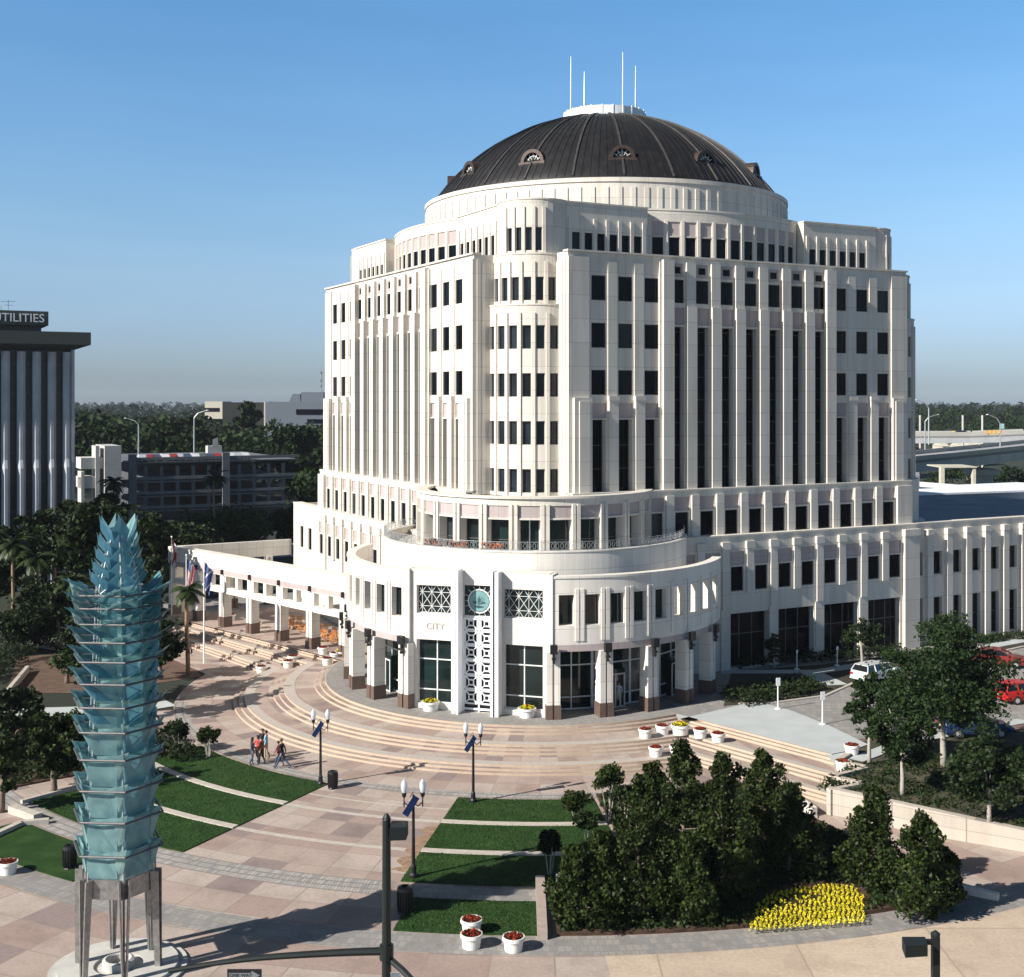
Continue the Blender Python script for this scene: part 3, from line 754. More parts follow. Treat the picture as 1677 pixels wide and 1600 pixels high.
for (x0, x1) in ((-4.55, -1.75), (1.75, 4.55)):
    window('lobby_window', SP, x0, x1, 1.6, 6.0, .42, mull=[x0 + 1.4 if x0 < 0 else x0 + 1.4], trans=[2.5, 4.6], frame='framewhite', glass='glassgreen', fw=.08)
    o = window('lattice_window', SP, x0, x1, 7.8, 9.75, .32, frame='framewhite', glass='glassgreen', fw=.06)
    g = MB(); nx, nz = 4, 2; w_, h_ = (x1 - x0) / nx, 1.95 / nz
    for i in range(nx):
        for j in range(nz):
            cx_, cz_ = x0 + w_ * (i + .5), 7.8 + h_ * (j + .5)
            for (ax, az) in ((-1, -1), (1, -1), (1, 0), (0, 1)):
                g.bar(SP.P(cx_ - ax * w_ / 2, cz_ - az * h_ / 2, .24), SP.P(cx_ + ax * w_ / 2, cz_ + az * h_ / 2, .24), .035)
    g.build('lattice', M['framewhite'], o)
# seal window with its disc, and the grille of twelve square rosettes
o = window('seal_window', SP, -1.15, 1.15, 7.75, 9.9, .28, frame='framewhite', glass='glassgreen', fw=.05)
g = MB()
for j in range(16):
    b = 2 * math.pi * j / 16; g.bar(SP.P(.78 * math.cos(b), 8.8 + .78 * math.sin(b), .2), SP.P(1.5 * math.cos(b) * .75, 8.8 + 1.4 * math.sin(b) * .75, .2), .03)
    b1 = 2 * math.pi * (j + 1) / 16; g.bar(SP.P(.8 * math.cos(b), 8.8 + .8 * math.sin(b), .16), SP.P(.8 * math.cos(b1), 8.8 + .8 * math.sin(b1), .16), .09)
g.build('seal_ring', M['framewhite'], o)
g = MB(); N = 32; cc = [SP.P(.70 * math.cos(2 * math.pi * j / N), 8.8 + .70 * math.sin(2 * math.pi * j / N), .12) for j in range(N)]
g.face(cc, 0)
c2 = [SP.P(.70 * math.cos(2 * math.pi * j / N), 8.8 + .70 * math.sin(2 * math.pi * j / N), .2) for j in range(N)]
for j in range(N): g.face([c2[j], c2[(j + 1) % N], cc[(j + 1) % N], cc[j]], 0)
M['seal'] = simple('teal_seal', (.16, .30, .31), .4, var=.2, scale=2)
M['seal2'] = simple('dark_teal', (.03, .07, .08), .4)
# fountain-like emblem: bowl, jets and a skyline of blocks
for (x, z, rw, rh) in ((0, 8.42, .34, .10), (.02, 8.62, .20, .05), (-.3, 8.72, .13, .12), (.3, 8.7, .15, .09), (.0, 8.88, .09, .26)):
    g.face([SP.P(x + rw * math.cos(2 * math.pi * j / 14), z + rh * math.sin(2 * math.pi * j / 14) * (.8 + .3 * math.sin(2 * j + x * 9)), .108 - .002 * rw) for j in range(14)], 1)
for q in range(-2, 3): g.bar(SP.P(q * .05, 8.6, .1), SP.P(q * .16, 9.2 - abs(q) * .08, .1), .02, m=0)
g.build('seal_disc', [M['seal'], M['seal2']], o)
g = MB()
for i in range(2):
    for j in range(6):
        x = -.56 + 1.12 * i; z = 1.75 + .5 + 1.0 * j - (.0 if j < 3 else -.0) + (.05 if j >= 3 else 0)
        hw = .44
        for (ax, az, bx, bz) in ((-1, -1, 1, -1), (1, -1, 1, 1), (1, 1, -1, 1), (-1, 1, -1, -1)):
            g.bar(SP.P(x + ax * hw, z + az * hw, .1), SP.P(x + bx * hw, z + bz * hw, .1), .10, .10)
            g.bar(SP.P(x + ax * .17, z + az * .17, .06), SP.P(x + bx * .17, z + bz * .17, .06), .11, .08)
            g.bar(SP.P(x + ax * .17, z + az * .17, .08), SP.P(x + ax * hw, z + az * hw, .08), .12, .06)
for x in (-1.1, 0, 1.1): g.bar(SP.P(x, ZH, .05), SP.P(x, 7.65, .05), .12, .12)
for z in (1.45, 4.78, 7.6): g.bar(SP.P(-1.1, z, .045), SP.P(1.1, z, .045), .16, .12)
g.build('rosette_grille', M['white'], hall)
def text_mesh(txt, size, depth, name, mat, origin, xdir, ydir, parent, align='CENTER', world=True):
    cu = bpy.data.curves.new('lettering', 'FONT'); cu.body = txt; cu.size = size; cu.extrude = depth; cu.align_x = align; cu.align_y = 'CENTER'
    tmp = bpy.data.objects.new('lettering_tmp', cu); COL.objects.link(tmp)
    dg = bpy.context.evaluated_depsgraph_get(); dg.update()
    me = bpy.data.meshes.new_from_object(tmp.evaluated_get(dg)); COL.objects.unlink(tmp); bpy.data.objects.remove(tmp)
    X = Vector(xdir).normalized(); Yd = Vector(ydir).normalized(); Z = X.cross(Yd)
    m4 = Matrix(((X.x, Yd.x, Z.x, origin[0]), (X.y, Yd.y, Z.y, origin[1]), (X.z, Yd.z, Z.z, origin[2]), (0, 0, 0, 1)))
    me.transform(m4)
    off = Vector((0, 0, 0)); q = parent
    while q is not None and world: off += Vector(q.location); q = q.parent
    me.transform(Matrix.Translation(-off)); me.materials.clear(); me.materials.append(mat)
    o = bpy.data.objects.new(name, me); COL.objects.link(o); o.parent = parent
    return o
M['engrave'] = simple('engraved_letter', (.36, .33, .30), .8)
text_mesh('CITY', .62, .015, 'city_lettering', M['engrave'], SP.P(-3.15, 6.92, -.02), dP, (0, 0, 1), hall)
# =================================================================== ARCADE to the left
pa, pb = Vector((-34.2, 124.0, 0)), Vector((-11.9, 100.9, 0)); dA = (pb - pa).normalized(); nA = Vector((dA.y, -dA.x, 0))
LA = (pb - pa).length; SAr = Flat(pa, dA, nA); mb = MB()
cols = [.6 + (LA - 3.6) * i / 6.0 for i in range(7)]
holes = []
for i in range(7):
    x0 = cols[i]; x1 = cols[i + 1] if i < 6 else LA + .3
    mid = (x0 + x1) / 2
    for (a, b) in ((x0 + .52, mid - .24), (mid + .24, x1 - .52)):
        if b < LA: holes.append((a, b, 4.95, 6.05, .5, None))
wall(mb, SAr, 0, LA, 4.55, 7.8, holes, 0, 0)
SArb = Flat(SAr.P(0, 0, .5), dA, nA); wall(mb, SArb, 0, LA, 4.55, 7.8, [(h[0], h[1], h[2], h[3], .001, None) for h in holes], 0, 0)
mbox(mb, SAr, 0, LA, 7.8, 7.93, -.05, 1.1, 0, back=True); mbox(mb, SAr, 0, LA, 6.12, 6.55, -.02, 0, 1); mbox(mb, SAr, 0, LA, 4.4, 4.56, -.04, .54, 0)
mbox(mb, SAr, 0, .4, ZH, 7.8, -.0, 3.0, 0)
mb.build('arcade_beam', [M['wall2'], M['pink']], hall)
for x in cols:
    p = SAr.P(x, 0, .25); column(p[0], p[1], math.atan2(dA.y, dA.x), ZH, 4.5, .85, hall, lamp=False)
    q = MB(); mbox(q, SAr, x - .10, x + .10, 6.15, 6.62, -.22, -.02, 0); q.build('arcade_lantern', M['black'], hall)
# rear beam of the arcade court
pc = Vector((-23.2, 130.6, 0)); d2 = (pc - pa).normalized(); n2 = Vector((d2.y, -d2.x, 0)); SB2 = Flat(pa, d2, n2); mb = MB(); L2_ = (pc - pa).length
mbox(mb, SB2, 0, L2_, 6.3, 7.9, 0, .5, 0, back=True)
mb.build('arcade_rear_beam', [M['wall2'], M['pink']], hall)
for x in (3.0, 6.6, 10.4):
    p = SB2.P(x, 0, .25); column(p[0], p[1], math.atan2(d2.y, d2.x), ZH, 6.3, .7, hall, lamp=False)
# =================================================================== GROUND, PLAZA, STEPS
def PP(r, phi, z=0.0):       # polar about the rotunda; phi = degrees left of straight-out (-Y)
    return (c0.x - r * math.sin(R(phi)), c0.y - r * math.cos(R(phi)), z)
def interp(x, pts):
    if x <= pts[0][0]: return pts[0][1]
    for (a, b), (c_, d_) in zip(pts, pts[1:]):
        if x <= c_: return b + (d_ - b) * (x - a) / (c_ - a)
    return pts[-1][1]
def contour(rho):
    pl = interp(rho, [(14, 109), (16.5, 107), (20, 105), (23, 103), (27.3, 100)])
    pr = interp(rho, [(14, -40), (16.5, -35), (20, -28.5), (23, -25), (27.3, -20)])
    la = interp(rho, [(16.5, 134.4), (20, 131.5), (23, 129.7), (27.3, 127)])      # heading of the straight part, degrees
    P = []
    e = PP(rho, pl); n = 9
    for i in range(n, 0, -1):
        t = 24.0 * i / n; P.append((e[0] + t * math.cos(R(la)), e[1] + t * math.sin(R(la)), pl + t * 2.2))
    m = 76
    for i in range(m + 1):
        a = pl + (pr - pl) * i / m; q = PP(rho, a); P.append((q[0], q[1], a))
    e = PP(rho, pr)
    L = interp(rho, [(16.2, 12.6), (20, 13.0), (23, 13.6), (27.3, 15)])
    for i in range(1, 7):
        t = L * i / 6; P.append((e[0] + t * .64, e[1] - t * .768, pr - t * 2.2))
    return P
def strip(mb, A, B, z, ra, rb, m=0):
    for i in range(len(A) - 1):
        a, b, c_, d_ = A[i], A[i + 1], B[i + 1], B[i]
        mb.face([(a[0], a[1], z), (b[0], b[1], z), (c_[0], c_[1], z), (d_[0], d_[1], z)], m, [(a[2] / 3.1, ra / 2.05), (b[2] / 3.1, ra / 2.05), (c_[2] / 3.1, rb / 2.05), (d_[2] / 3.1, rb / 2.05)])
M['cobgrey'] = simple('grey_cobble_ring', (.40, .36, .32), .85, scale=9, var=.15)
rh = [23.0, 22.6, 22.2, 20.1, 19.7, 19.3, 17.0, 16.6, 16.2]
mb = MB(); z = 0.0; rz_ = ZH / 9
for i, r in enumerate(rh):
    A = contour(r); z1 = z + rz_
    for j in range(len(A) - 1):
        a, b = A[j], A[j + 1]
        mb.face([(a[0], a[1], z), (b[0], b[1], z), (b[0], b[1], z1), (a[0], a[1], z1)], 1)
    Bn = contour(r - .05); strip(mb, A, Bn, z1, r, r, 1)
    nxt = rh[i + 1] if i < 8 else 14.0
    if nxt < r - 1 and i < 8:
        mid = contour(r - .75); strip(mb, Bn, mid, z1, r - .05, r - .75, 2); strip(mb, mid, contour(nxt), z1, r - .75, nxt, 0)
    else: strip(mb, Bn, contour(nxt), z1, r - .05, nxt, 0 if i < 8 else 3)
    z = z1
struct(mb.build('entrance_steps', [M['tile'], M['riser'], M['cobgrey'], M['greypave']]))
# small stone blocks beside the straight flights
mb = MB(); brng = random.Random(3)
for rr, lst in ((22.4, (1.5, 6.5, 12.5)), (19.6, (1.5, 7.5, 13.5)), (16.6, (2.0, 8.5, 15.0))):
    A = contour(rr); e = PP(rr, interp(rr, [(16.5, 107), (20, 105), (23, 103)])); la = R(interp(rr, [(16.5, 134.4), (20, 131.5), (23, 129.7)]))
    zt = {22.4: .28, 19.6: .69, 16.6: 1.1}[rr]
    for t_ in lst:
        for i in range(4):
            for j in range(3):
                if (i + j) % 2: continue
                x = e[0] + (t_ + .55 * j) * math.cos(la) - (i - 1.5) * .5 * math.sin(la); y = e[1] + (t_ + .55 * j) * math.sin(la) + (i - 1.5) * .5 * math.cos(la)
                s_ = .13; zz_ = zt + .14 * (1 - i) * .9; mb.box(x - s_, x + s_, y - s_, y + s_, zz_ - .3, zz_ + .16)
tag(mb.build('step_blocks', M['brown']), 'little dark stone blocks lining the ends of the side stair flights', 'stone block', kind='stuff')
# hall floor
mb = MB()
A = contour(14.0); poly = [(a[0], a[1]) for a in A]
poly2 = poly + [(40, 84), (60, 95), (60, 118), (20, 118), (-20, 140), (-38, 130)]
mb.face([(p[0], p[1], ZH - .004) for p in poly2], 0, [(p[0] * .35, p[1] * .35) for p in poly2])
struct(mb.build('hall_pavement', M['greypave']))
def sector(mb, r0, r1, p0, p1, z, m=0, n=None):
    n = n or max(2, int(abs(p1 - p0) / 1.5))
    for i in range(n):
        a, b = p0 + (p1 - p0) * i / n, p0 + (p1 - p0) * (i + 1) / n
        mb.face([PP(r0, a, z), PP(r1, a, z), PP(r1, b, z), PP(r0, b, z)][::-1] if False else [PP(r1, a, z), PP(r1, b, z), PP(r0, b, z), PP(r0, a, z)], m,
                [(a / 3.1, r1 / 2.05), (b / 3.1, r1 / 2.05), (b / 3.1, r0 / 2.05), (a / 3.1, r0 / 2.05)])
mb = MB(); strip(mb, contour(27.3), contour(22.95), 0.006, 27.3, 22.95, 0); sector(mb, 27.3, 47.1, 75, -50, 0.0, 0); sector(mb, 47.1, 66, 80, -2.5, 0.0, 0)
struct(mb.build('plaza', M['tile']))
mb = MB(); sector(mb, 47.1, 80, -2.5, -75, 0.0, 0)
for f_i in range(len(mb.f)):
    mb.uv[f_i] = [(mb.v[i][0], mb.v[i][1]) for i in mb.f[f_i]]
struct(mb.build('sidewalk', M['tanwalk']))
mb = MB(); sector(mb, 26.3, 27.25, 80, -20, .012, 0); sector(mb, 39.95, 41.55, 62, 10.3, .004, 0)
struct(mb.build('cobble_band', M['cobble']))
mb = MB(); sector(mb, 45.25, 47.05, 75, -60, .004, 0); sector(mb, 40.2, 41.6, 9.6, 0.4, .004, 0)
struct(mb.build('paver_band', M['greypave']))
mb = MB(); sector(mb, 31.35, 31.75, 26.9, 10.2, .008, 0); sector(mb, 35.65, 36.05, 26.9, 10.2, .008, 0); sector(mb, 29.4, 29.6, 26.9, 10.2, .008, 0)
struct(mb.build('pale_paving_strip', M['strip']))
def slab(name, r0, r1, p0, p1, z, mat, side=None):
    n = max(2, int(abs(p1 - p0) / 1.5)); P = [PP(r1, p0 + (p1 - p0) * i / n) for i in range(n + 1)] + [PP(r0, p1 + (p0 - p1) * i / n) for i in range(n + 1)]
    mb = MB(); mb.prism([(p[0], p[1]) for p in P], -.02, z, 0); return mb.build(name, mat)
for (a, b, p0, p1) in ((27.5, 31.3, 53, 27), (31.85, 35.6, 50, 27), (36.15, 39.9, 46, 27), (41.7, 45.2, 42, 29.5), (27.5, 31.3, 10, -6), (31.85, 35.6, 10, -6), (36.15, 39.9, 10, -6), (41.7, 45.2, 8.6, .5)):
    struct(slab('lawn', a, b, p0, p1, .05, M['lawn']))
for (a, b, p0, p1) in ((31.35, 31.8, 53, 27), (35.65, 36.1, 50, 27), (31.35, 31.8, 10, -6), (35.65, 36.1, 10, -6)):
    struct(slab('lawn_kerb', a, b, p0, p1, .09, M['strip']))
# grass blades: tufts so the lawns are not flat sheets
mb = MB(); g_ = random.Random(9)
for (a, b, p0, p1) in ((27.5, 31.3, 53, 27), (31.85, 35.6, 50, 27), (36.15, 39.9, 46, 27), (27.5, 31.3, 10, -6), (31.85, 35.6, 10, -6), (36.15, 39.9, 10, -6), (41.7, 45.2, 8.6, .5)):
    for _ in range(5200):
        p = PP(g_.uniform(a, b), g_.uniform(p0, p1), .04); t_ = g_.uniform(0, 6.28); h = g_.uniform(.03, .07)
        dx, dy = math.cos(t_) * .035, math.sin(t_) * .035
        mb.face([(p[0] - dx, p[1] - dy, p[2]), (p[0] + dx, p[1] + dy, p[2]), (p[0] + dy * .8, p[1] - dx * .8, p[2] + h)], 0)
M['blade'] = foliage('grass_blade', (.020, .052, .012), (.045, .095, .025), .7, .2, .15)
tag(mb.build('grass', M['blade']), 'short mown green grass on the plaza lawns', 'grass', kind='stuff')
# bare soil margins beside the right-hand lawns
mb = MB(); n = 26; er = random.Random(4)
P = [PP(32.2 + 6.6 * i / n, 10.02, .012) for i in range(n + 1)]; Q = [PP(32.2 + 6.6 * i / n, 10.02 + (.35 + 1.0 * abs(math.sin(i * .55)) ** .7) * (1 if 0 < i < n else 0), .012) for i in range(n + 1)]
for i in range(n): mb.face([P[i], P[i + 1], Q[i + 1], Q[i]], 0)
struct(mb.build('soil_margin', simple('bare_soil', (.26, .17, .11), .95, scale=3, var=.3)))
# planting bed
bed = MB(); sec = [PP(26.9, -6.5), PP(40, -6.5), PP(40.1, -.2), PP(45.2, -.2)] + [PP(45.2, -.2 - 24.3 * i / 16) for i in range(1, 17)] + [PP(38, -25), PP(31, -25.4)] + [PP(26.9, -25.4 + 18.9 * i / 10) for i in range(10)]
bed.prism([(p[0], p[1]) for p in sec], -.02, .16, 0)
struct(bed.build('planting_bed', M['soil']))
# raised ground on the right: driveway court, beds
WL = [(20.7, 75.4), (18.9, 72.8), (20.3, 71.6), (17.8, 69.9), (19.2, 68.6), (17.1, 67.5), (22.1, 63.8), (25.6, 61.7), (33, 57.2), (46, 49.5)]
mb = MB(); far = [(90, 30), (140, 60), (140, 140), (60, 118), (30, 100), (12.4, 84.5), (12.0, 82.9)]
poly = WL + far
def zw(x): return interp(x, [(17, 1.22), (22, 1.1), (26, .85), (33, .55), (46, .3), (90, .3)])
mb.face([(p[0], p[1], 1.2) for p in [(12.0, 82.9)] + WL[:6] + [(60, 67.5), (140, 67.5)] + far[2:-1]], 0)
wl2 = WL[5:] + [(90, 30)]; fr = [(17.2, 67.55), (30, 67.5), (45, 67.5), (70, 67.5), (110, 67.5), (140, 67.5)]
for i in range(5):
    a, b, c_, d_ = wl2[i], wl2[i + 1], fr[i + 1], fr[i]; mb.face([(a[0], a[1], zw(a[0])), (b[0], b[1], zw(b[0])), (c_[0], c_[1], 1.2), (d_[0], d_[1], 1.2)], 0)
struct(mb.build('terrain', simple('bed_earth', (.055, .05, .028), .95, scale=1.5, var=.5, bump=.03)))
def wallstrip(name, pts, w, zb, zts, mat, cap=None, label=None, cat='wall'):
    mb = MB()
    for i in range(len(pts) - 1):
        a, b = Vector((*pts[i], 0)), Vector((*pts[i + 1], 0)); d = (b - a).normalized(); nn = Vector((-d.y, d.x, 0)) * w
        q = [a, b, b + nn, a + nn]; z0, z1 = zts[i], zts[i + 1]
        mb.hexa([(p.x, p.y, zb) for p in q], [(q[0].x, q[0].y, z0), (q[1].x, q[1].y, z1), (q[2].x, q[2].y, z1), (q[3].x, q[3].y, z0)], 0)
    o = mb.build(name, mat)
    if label: tag(o, label, cat)
    return o
rp = WL[5:]; wallstrip('retaining_wall', rp, .45, -.05, [zw(p[0]) + .22 for p in rp], M['creamwall'], label='long cream retaining wall between the walkway and the raised oak bed')
for i, (a, b) in enumerate(((0, 1), (1, 2), (2, 3), (3, 4), (4, 5))):
    pass
wallstrip('zigzag_wall', WL[:6], .32, -.02, [1.42, 1.42, 1.42, 1.42, 1.42, 1.42], M['creamwall'], label='zigzag cream wall stepping down at the right end of the stairs')
wallstrip('low_wall', [PP(30.6, -26.2)[:2], PP(33.6, -25.6)[:2]], .3, 0, [.75, .5], M['gwhite'], label='short low cream wall at the top end of the magnolia bed')
wallstrip('low_wall', [PP(44.6, -24.6)[:2], PP(46.2, -25.8)[:2]], .3, 0, [.4, .3], M['gwhite'], label='short low stone kerb wall at the bottom right tip of the magnolia bed')
wallstrip('low_wall', [PP(45.6, .3)[:2], PP(39.6, .3)[:2]], .42, 0, [.42, .42], simple('pink_stone', (.36, .29, .25), .8), label='low pinkish stone wall between the small lawn and the magnolia bed')
wallstrip('low_wall', [PP(39.75, -.5)[:2], PP(39.75, -6)[:2]], .3, 0, [.42, .42], M['concdk'], label='low grey stone edge behind the small lawn beside the bed')
mb = MB(); cp = contour(16.0)[-16:]
for i in range(15): mb.face([(cp[i][0], cp[i][1], 1.215), (cp[i + 1][0], cp[i + 1][1], 1.215), (cp[i + 1][0] + 2.6, cp[i + 1][1] + 3.2, 1.215), (cp[i][0] + 2.6, cp[i][1] + 3.2, 1.215)])
mb.face([(cp[-1][0] - .3, cp[-1][1] + .3, 1.209), (18.9, 72.9, 1.209), (20.7, 75.3, 1.209), (21, 78, 1.209)])
struct(mb.build('court_base', M['rampconc']))
# concrete ramp court and driveway
mb = MB(); zz = 1.254
rc = [G(1110, 1178, zz), G(1240, 1148, zz), (G(1300, 1165, zz)), G(1362, 1190, zz), G(1422, 1219, zz), (20.7, 75.5, zz)] + [(p[0], p[1], zz) for p in contour(16.1)[-7:][::-1]]
mb.face([(p[0], p[1], zz) for p in rc], 0)
struct(mb.build('concrete_court', M['rampconc']))
dr_ = [G(1268, 1152, 1.23), G(1345, 1143, 1.23), G(1420, 1108, 1.23), G(1560, 1085, 1.23), (60, 104, 1.23), (60, 84, 1.23), G(1677, 1195, 1.23), G(1530, 1200, 1.23), G(1410, 1214, 1.23), G(1362, 1190, 1.23), G(1300, 1165, 1.23)]
mb = MB(); mb.face(dr_, 0, [(p[0], p[1]) for p in dr_]); struct(mb.build('driveway', M['brick']))
def pathstrip(name, pts, w, z, mat, h=.0):
    mb = MB()
    for i in range(len(pts) - 1):
        a, b = Vector((pts[i][0], pts[i][1], 0)), Vector((pts[i + 1][0], pts[i + 1][1], 0)); d = (b - a).normalized(); nn = Vector((-d.y, d.x, 0)) * w / 2
        q = [a - nn, b - nn, b + nn, a + nn]
        if h: mb.hexa([(p.x, p.y, z - .1) for p in q], [(p.x, p.y, z + h) for p in q], 0)
        else: mb.face([(p.x, p.y, z) for p in q], 0)
    return struct(mb.build(name, mat))
pathstrip('kerb', [G(1210, 1152, 1.3), G(1268, 1150, 1.3), G(1351, 1139, 1.3), G(1420, 1108, 1.3), G(1560, 1084, 1.3), G(1677, 1058, 1.3)], .25, 1.2, M['strip'], .12)
pathstrip('garden_path', [G(1400, 1245, 1.25), G(1480, 1215, 1.25), G(1560, 1200, 1.25), G(1677, 1180, 1.25)], 1.0, 1.262, M['rampconc'])
pathstrip('garden_path', [G(1180, 1100, 1.25), G(1340, 1100, 1.25), G(1480, 1078, 1.25), G(1600, 1062, 1.25), G(1677, 1048, 1.25)], 1.3, 1.262, M['rampconc'])
pathstrip('garden_path', [G(1320, 1098, 1.25), G(1370, 1122, 1.25)], 1.8, 1.268, M['rampconc'])
# world ground
mb = MB(); mb.face([(-3000, -200, -.06), (3000, -200, -.06), (3000, 6000, -.06), (-3000, 6000, -.06)])
struct(mb.build('ground', simple('far_ground', (.014, .022, .010), .95, scale=.05, var=.5)))
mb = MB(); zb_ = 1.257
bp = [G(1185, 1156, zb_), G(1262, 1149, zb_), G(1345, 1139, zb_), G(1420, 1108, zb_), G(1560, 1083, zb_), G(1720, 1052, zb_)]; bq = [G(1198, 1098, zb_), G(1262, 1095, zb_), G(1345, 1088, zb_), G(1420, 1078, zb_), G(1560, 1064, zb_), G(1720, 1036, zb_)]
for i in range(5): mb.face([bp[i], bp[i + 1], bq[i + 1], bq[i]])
struct(mb.build('shaded_bed', simple('bed_painted_shade', (.03, .028, .016), .95, scale=2, var=.4, bump=.03)))  # bed sheet over the pavement, earth darkened to paint in the hall's shade
mb = MB(); q = [(p[0], p[1]) for p in (SAr.P(0, 0, -1), SAr.P(LA, 0, -1), SAr.P(LA, 0, 5), (-14.5, 108), (-22.5, 128))]; mb.face([(x, y, ZH + .006) for x, y in q], 0, [(x * .4, y * .4) for x, y in q]); struct(mb.build('arcade_floor', M['tile']))
# left garden: paths, beds, kerbs
struct(slab('planting_bed', 31.0, 41.6, 50.5, 66, .10, M['soil']))
Z0 = .0
pathstrip('garden_path', [G(-60, 1168), G(60, 1166), G(200, 1162), G(278, 1150)], 2.6, .0, M['rampconc'])
pathstrip('garden_path', [G(-60, 1205), G(40, 1205), G(150, 1196), G(270, 1200)], 2.2, .01, M['tile'])
pathstrip('garden_path', [G(60, 1060), G(170, 1040), G(250, 1030)], 5, .0, M['conc'])
pathstrip('garden_kerb', [G(-30, 1382), G(35, 1352), G(80, 1348)], .35, 0, M['strip'], .25)
pathstrip('garden_kerb', [G(20, 1330), G(62, 1345)], .5, 0, M['strip'], .4)
pathstrip('garden_kerb', [G(35, 1316), G(125, 1292), G(150, 1284)], .25, 0, M['strip'], .2)
pathstrip('garden_kerb', [G(12, 1140), G(45, 1100)], .3, 0, M['strip'], .5)
mb = MB(); mb.face([G(10, 1135, -.03), G(150, 1135, -.03), G(330, 1108, -.03), G(300, 1060, -.03), G(30, 1075, -.03)]); struct(mb.build('garden_soil', simple('bare_earth', (.10, .06, .04), .95, scale=1.5, var=.3)))
pathstrip('street', [(-160, 165, 0), (-60, 178, 0), (40, 215, 0)], 12, -.03, M['asphalt'])
pathstrip('pavement', [(-160, 172.5, 0), (-60, 185.5, 0), (40, 222.5, 0)], 3, -.02, M['conc'])
pathstrip('pavement', [(-160, 157.5, 0), (-60, 170.5, 0), (40, 207.5, 0)], 3, -.02, M['conc'])
# =================================================================== FOLIAGE BUILDERS
def leaf(mb, p, s, rng, m=0, up=.0):
    # a small bent leaf cluster: one quad
    a = rng.uniform(0, 6.283); t = rng.uniform(-1, 1); q = math.sqrt(max(0, 1 - t * t))
    n = Vector((q * math.cos(a), q * math.sin(a), t + up)).normalized()
    x = n.orthogonal().normalized(); b = rng.uniform(0, 6.283); y = n.cross(x)
    d1 = (x * math.cos(b) + y * math.sin(b)) * s; d2 = n.cross(d1) * rng.uniform(.45, .8)
    mb.face([p - d1, p - d2, p + d1, p + d2], m, [(0, 0), (1, 0), (1, 1), (0, 1)])
def clump(mb, c, r, n, s, rng, sq_=.8, m=0):
    for _ in range(n):
        a = rng.uniform(0, 6.283); t = rng.uniform(-1, 1); q = math.sqrt(1 - t * t); k = r * rng.uniform(.45, 1.05)
        leaf(mb, Vector((c[0] + k * q * math.cos(a), c[1] + k * q * math.sin(a), c[2] + k * t * sq_)), s * rng.uniform(.6, 1.3), rng, m, .3)
def wobble_trunk(mb, h, r0, r1, rng, n=5, lean=.15):
    pts = [(0, 0, -.1)]; x = y = 0
    for i in range(1, n + 1): x += rng.uniform(-lean, lean) / n; y += rng.uniform(-lean, lean) / n; pts.append((x, y, h * i / n))
    mb.tube(pts, [r0 + (r1 - r0) * i / n for i in range(n + 1)], 8); return pts
def make_round_tree(name, label, h, cr, ch, n, ls, leafm, barkm, rng, cat='tree', trunk=.16, ncl=34, loc=(0, 0, 0), group=None, base=None):
    """crown radius cr, crown height ch, total height h"""
    T = thing(name, label, cat, loc, 0, group)
    tr = MB(); cz = h - ch / 2; th = (base if base is not None else h - ch) + ch * .25
    wobble_trunk(tr, th, trunk, trunk * .6, rng)
    cl = MB(); cs = []
    lobes = [(q * 2.4 + rng.uniform(-.4, .4), (q / 4.0 - 1) * .85 + rng.uniform(-.1, .1), rng.uniform(.85, 1.15)) for q in range(9)]
    for i in range(ncl):
        la_, lt, lk = lobes[i % 9]; a = la_ + rng.gauss(0, .35); t = max(-.95, min(.98, lt + rng.gauss(0, .28))); q = math.sqrt(1 - t * t); k = (.3 + .68 * rng.random() ** .6) * lk
        c_ = (cr * k * q * math.cos(a) * 1.0, cr * k * q * math.sin(a) * 1.0, cz + ch / 2 * k * t * .9); cs.append(c_)
        rr_ = cr * rng.uniform(.16, .34); clump(cl, c_, rr_, int(n / ncl * .75), ls, rng, rng.uniform(.5, .8))
        for _ in range(3): clump(cl, (c_[0] + rng.uniform(-1, 1) * rr_ * 1.5, c_[1] + rng.uniform(-1, 1) * rr_ * 1.5, c_[2] + rng.uniform(-.8, .8) * rr_), rr_ * .4, int(n / ncl * .09), ls * .85, rng)
    for c_ in cs[::3]:
        tr.tube([(0, 0, th * .8), ((c_[0]) * .5, c_[1] * .5, (th + c_[2]) / 2 - .1), c_], [trunk * .5, trunk * .3, trunk * .1], 5)
    tr.build('trunk', M[barkm], T, world=False, smooth=True); cl.build('crown', M[leafm], T, world=False)
    return T
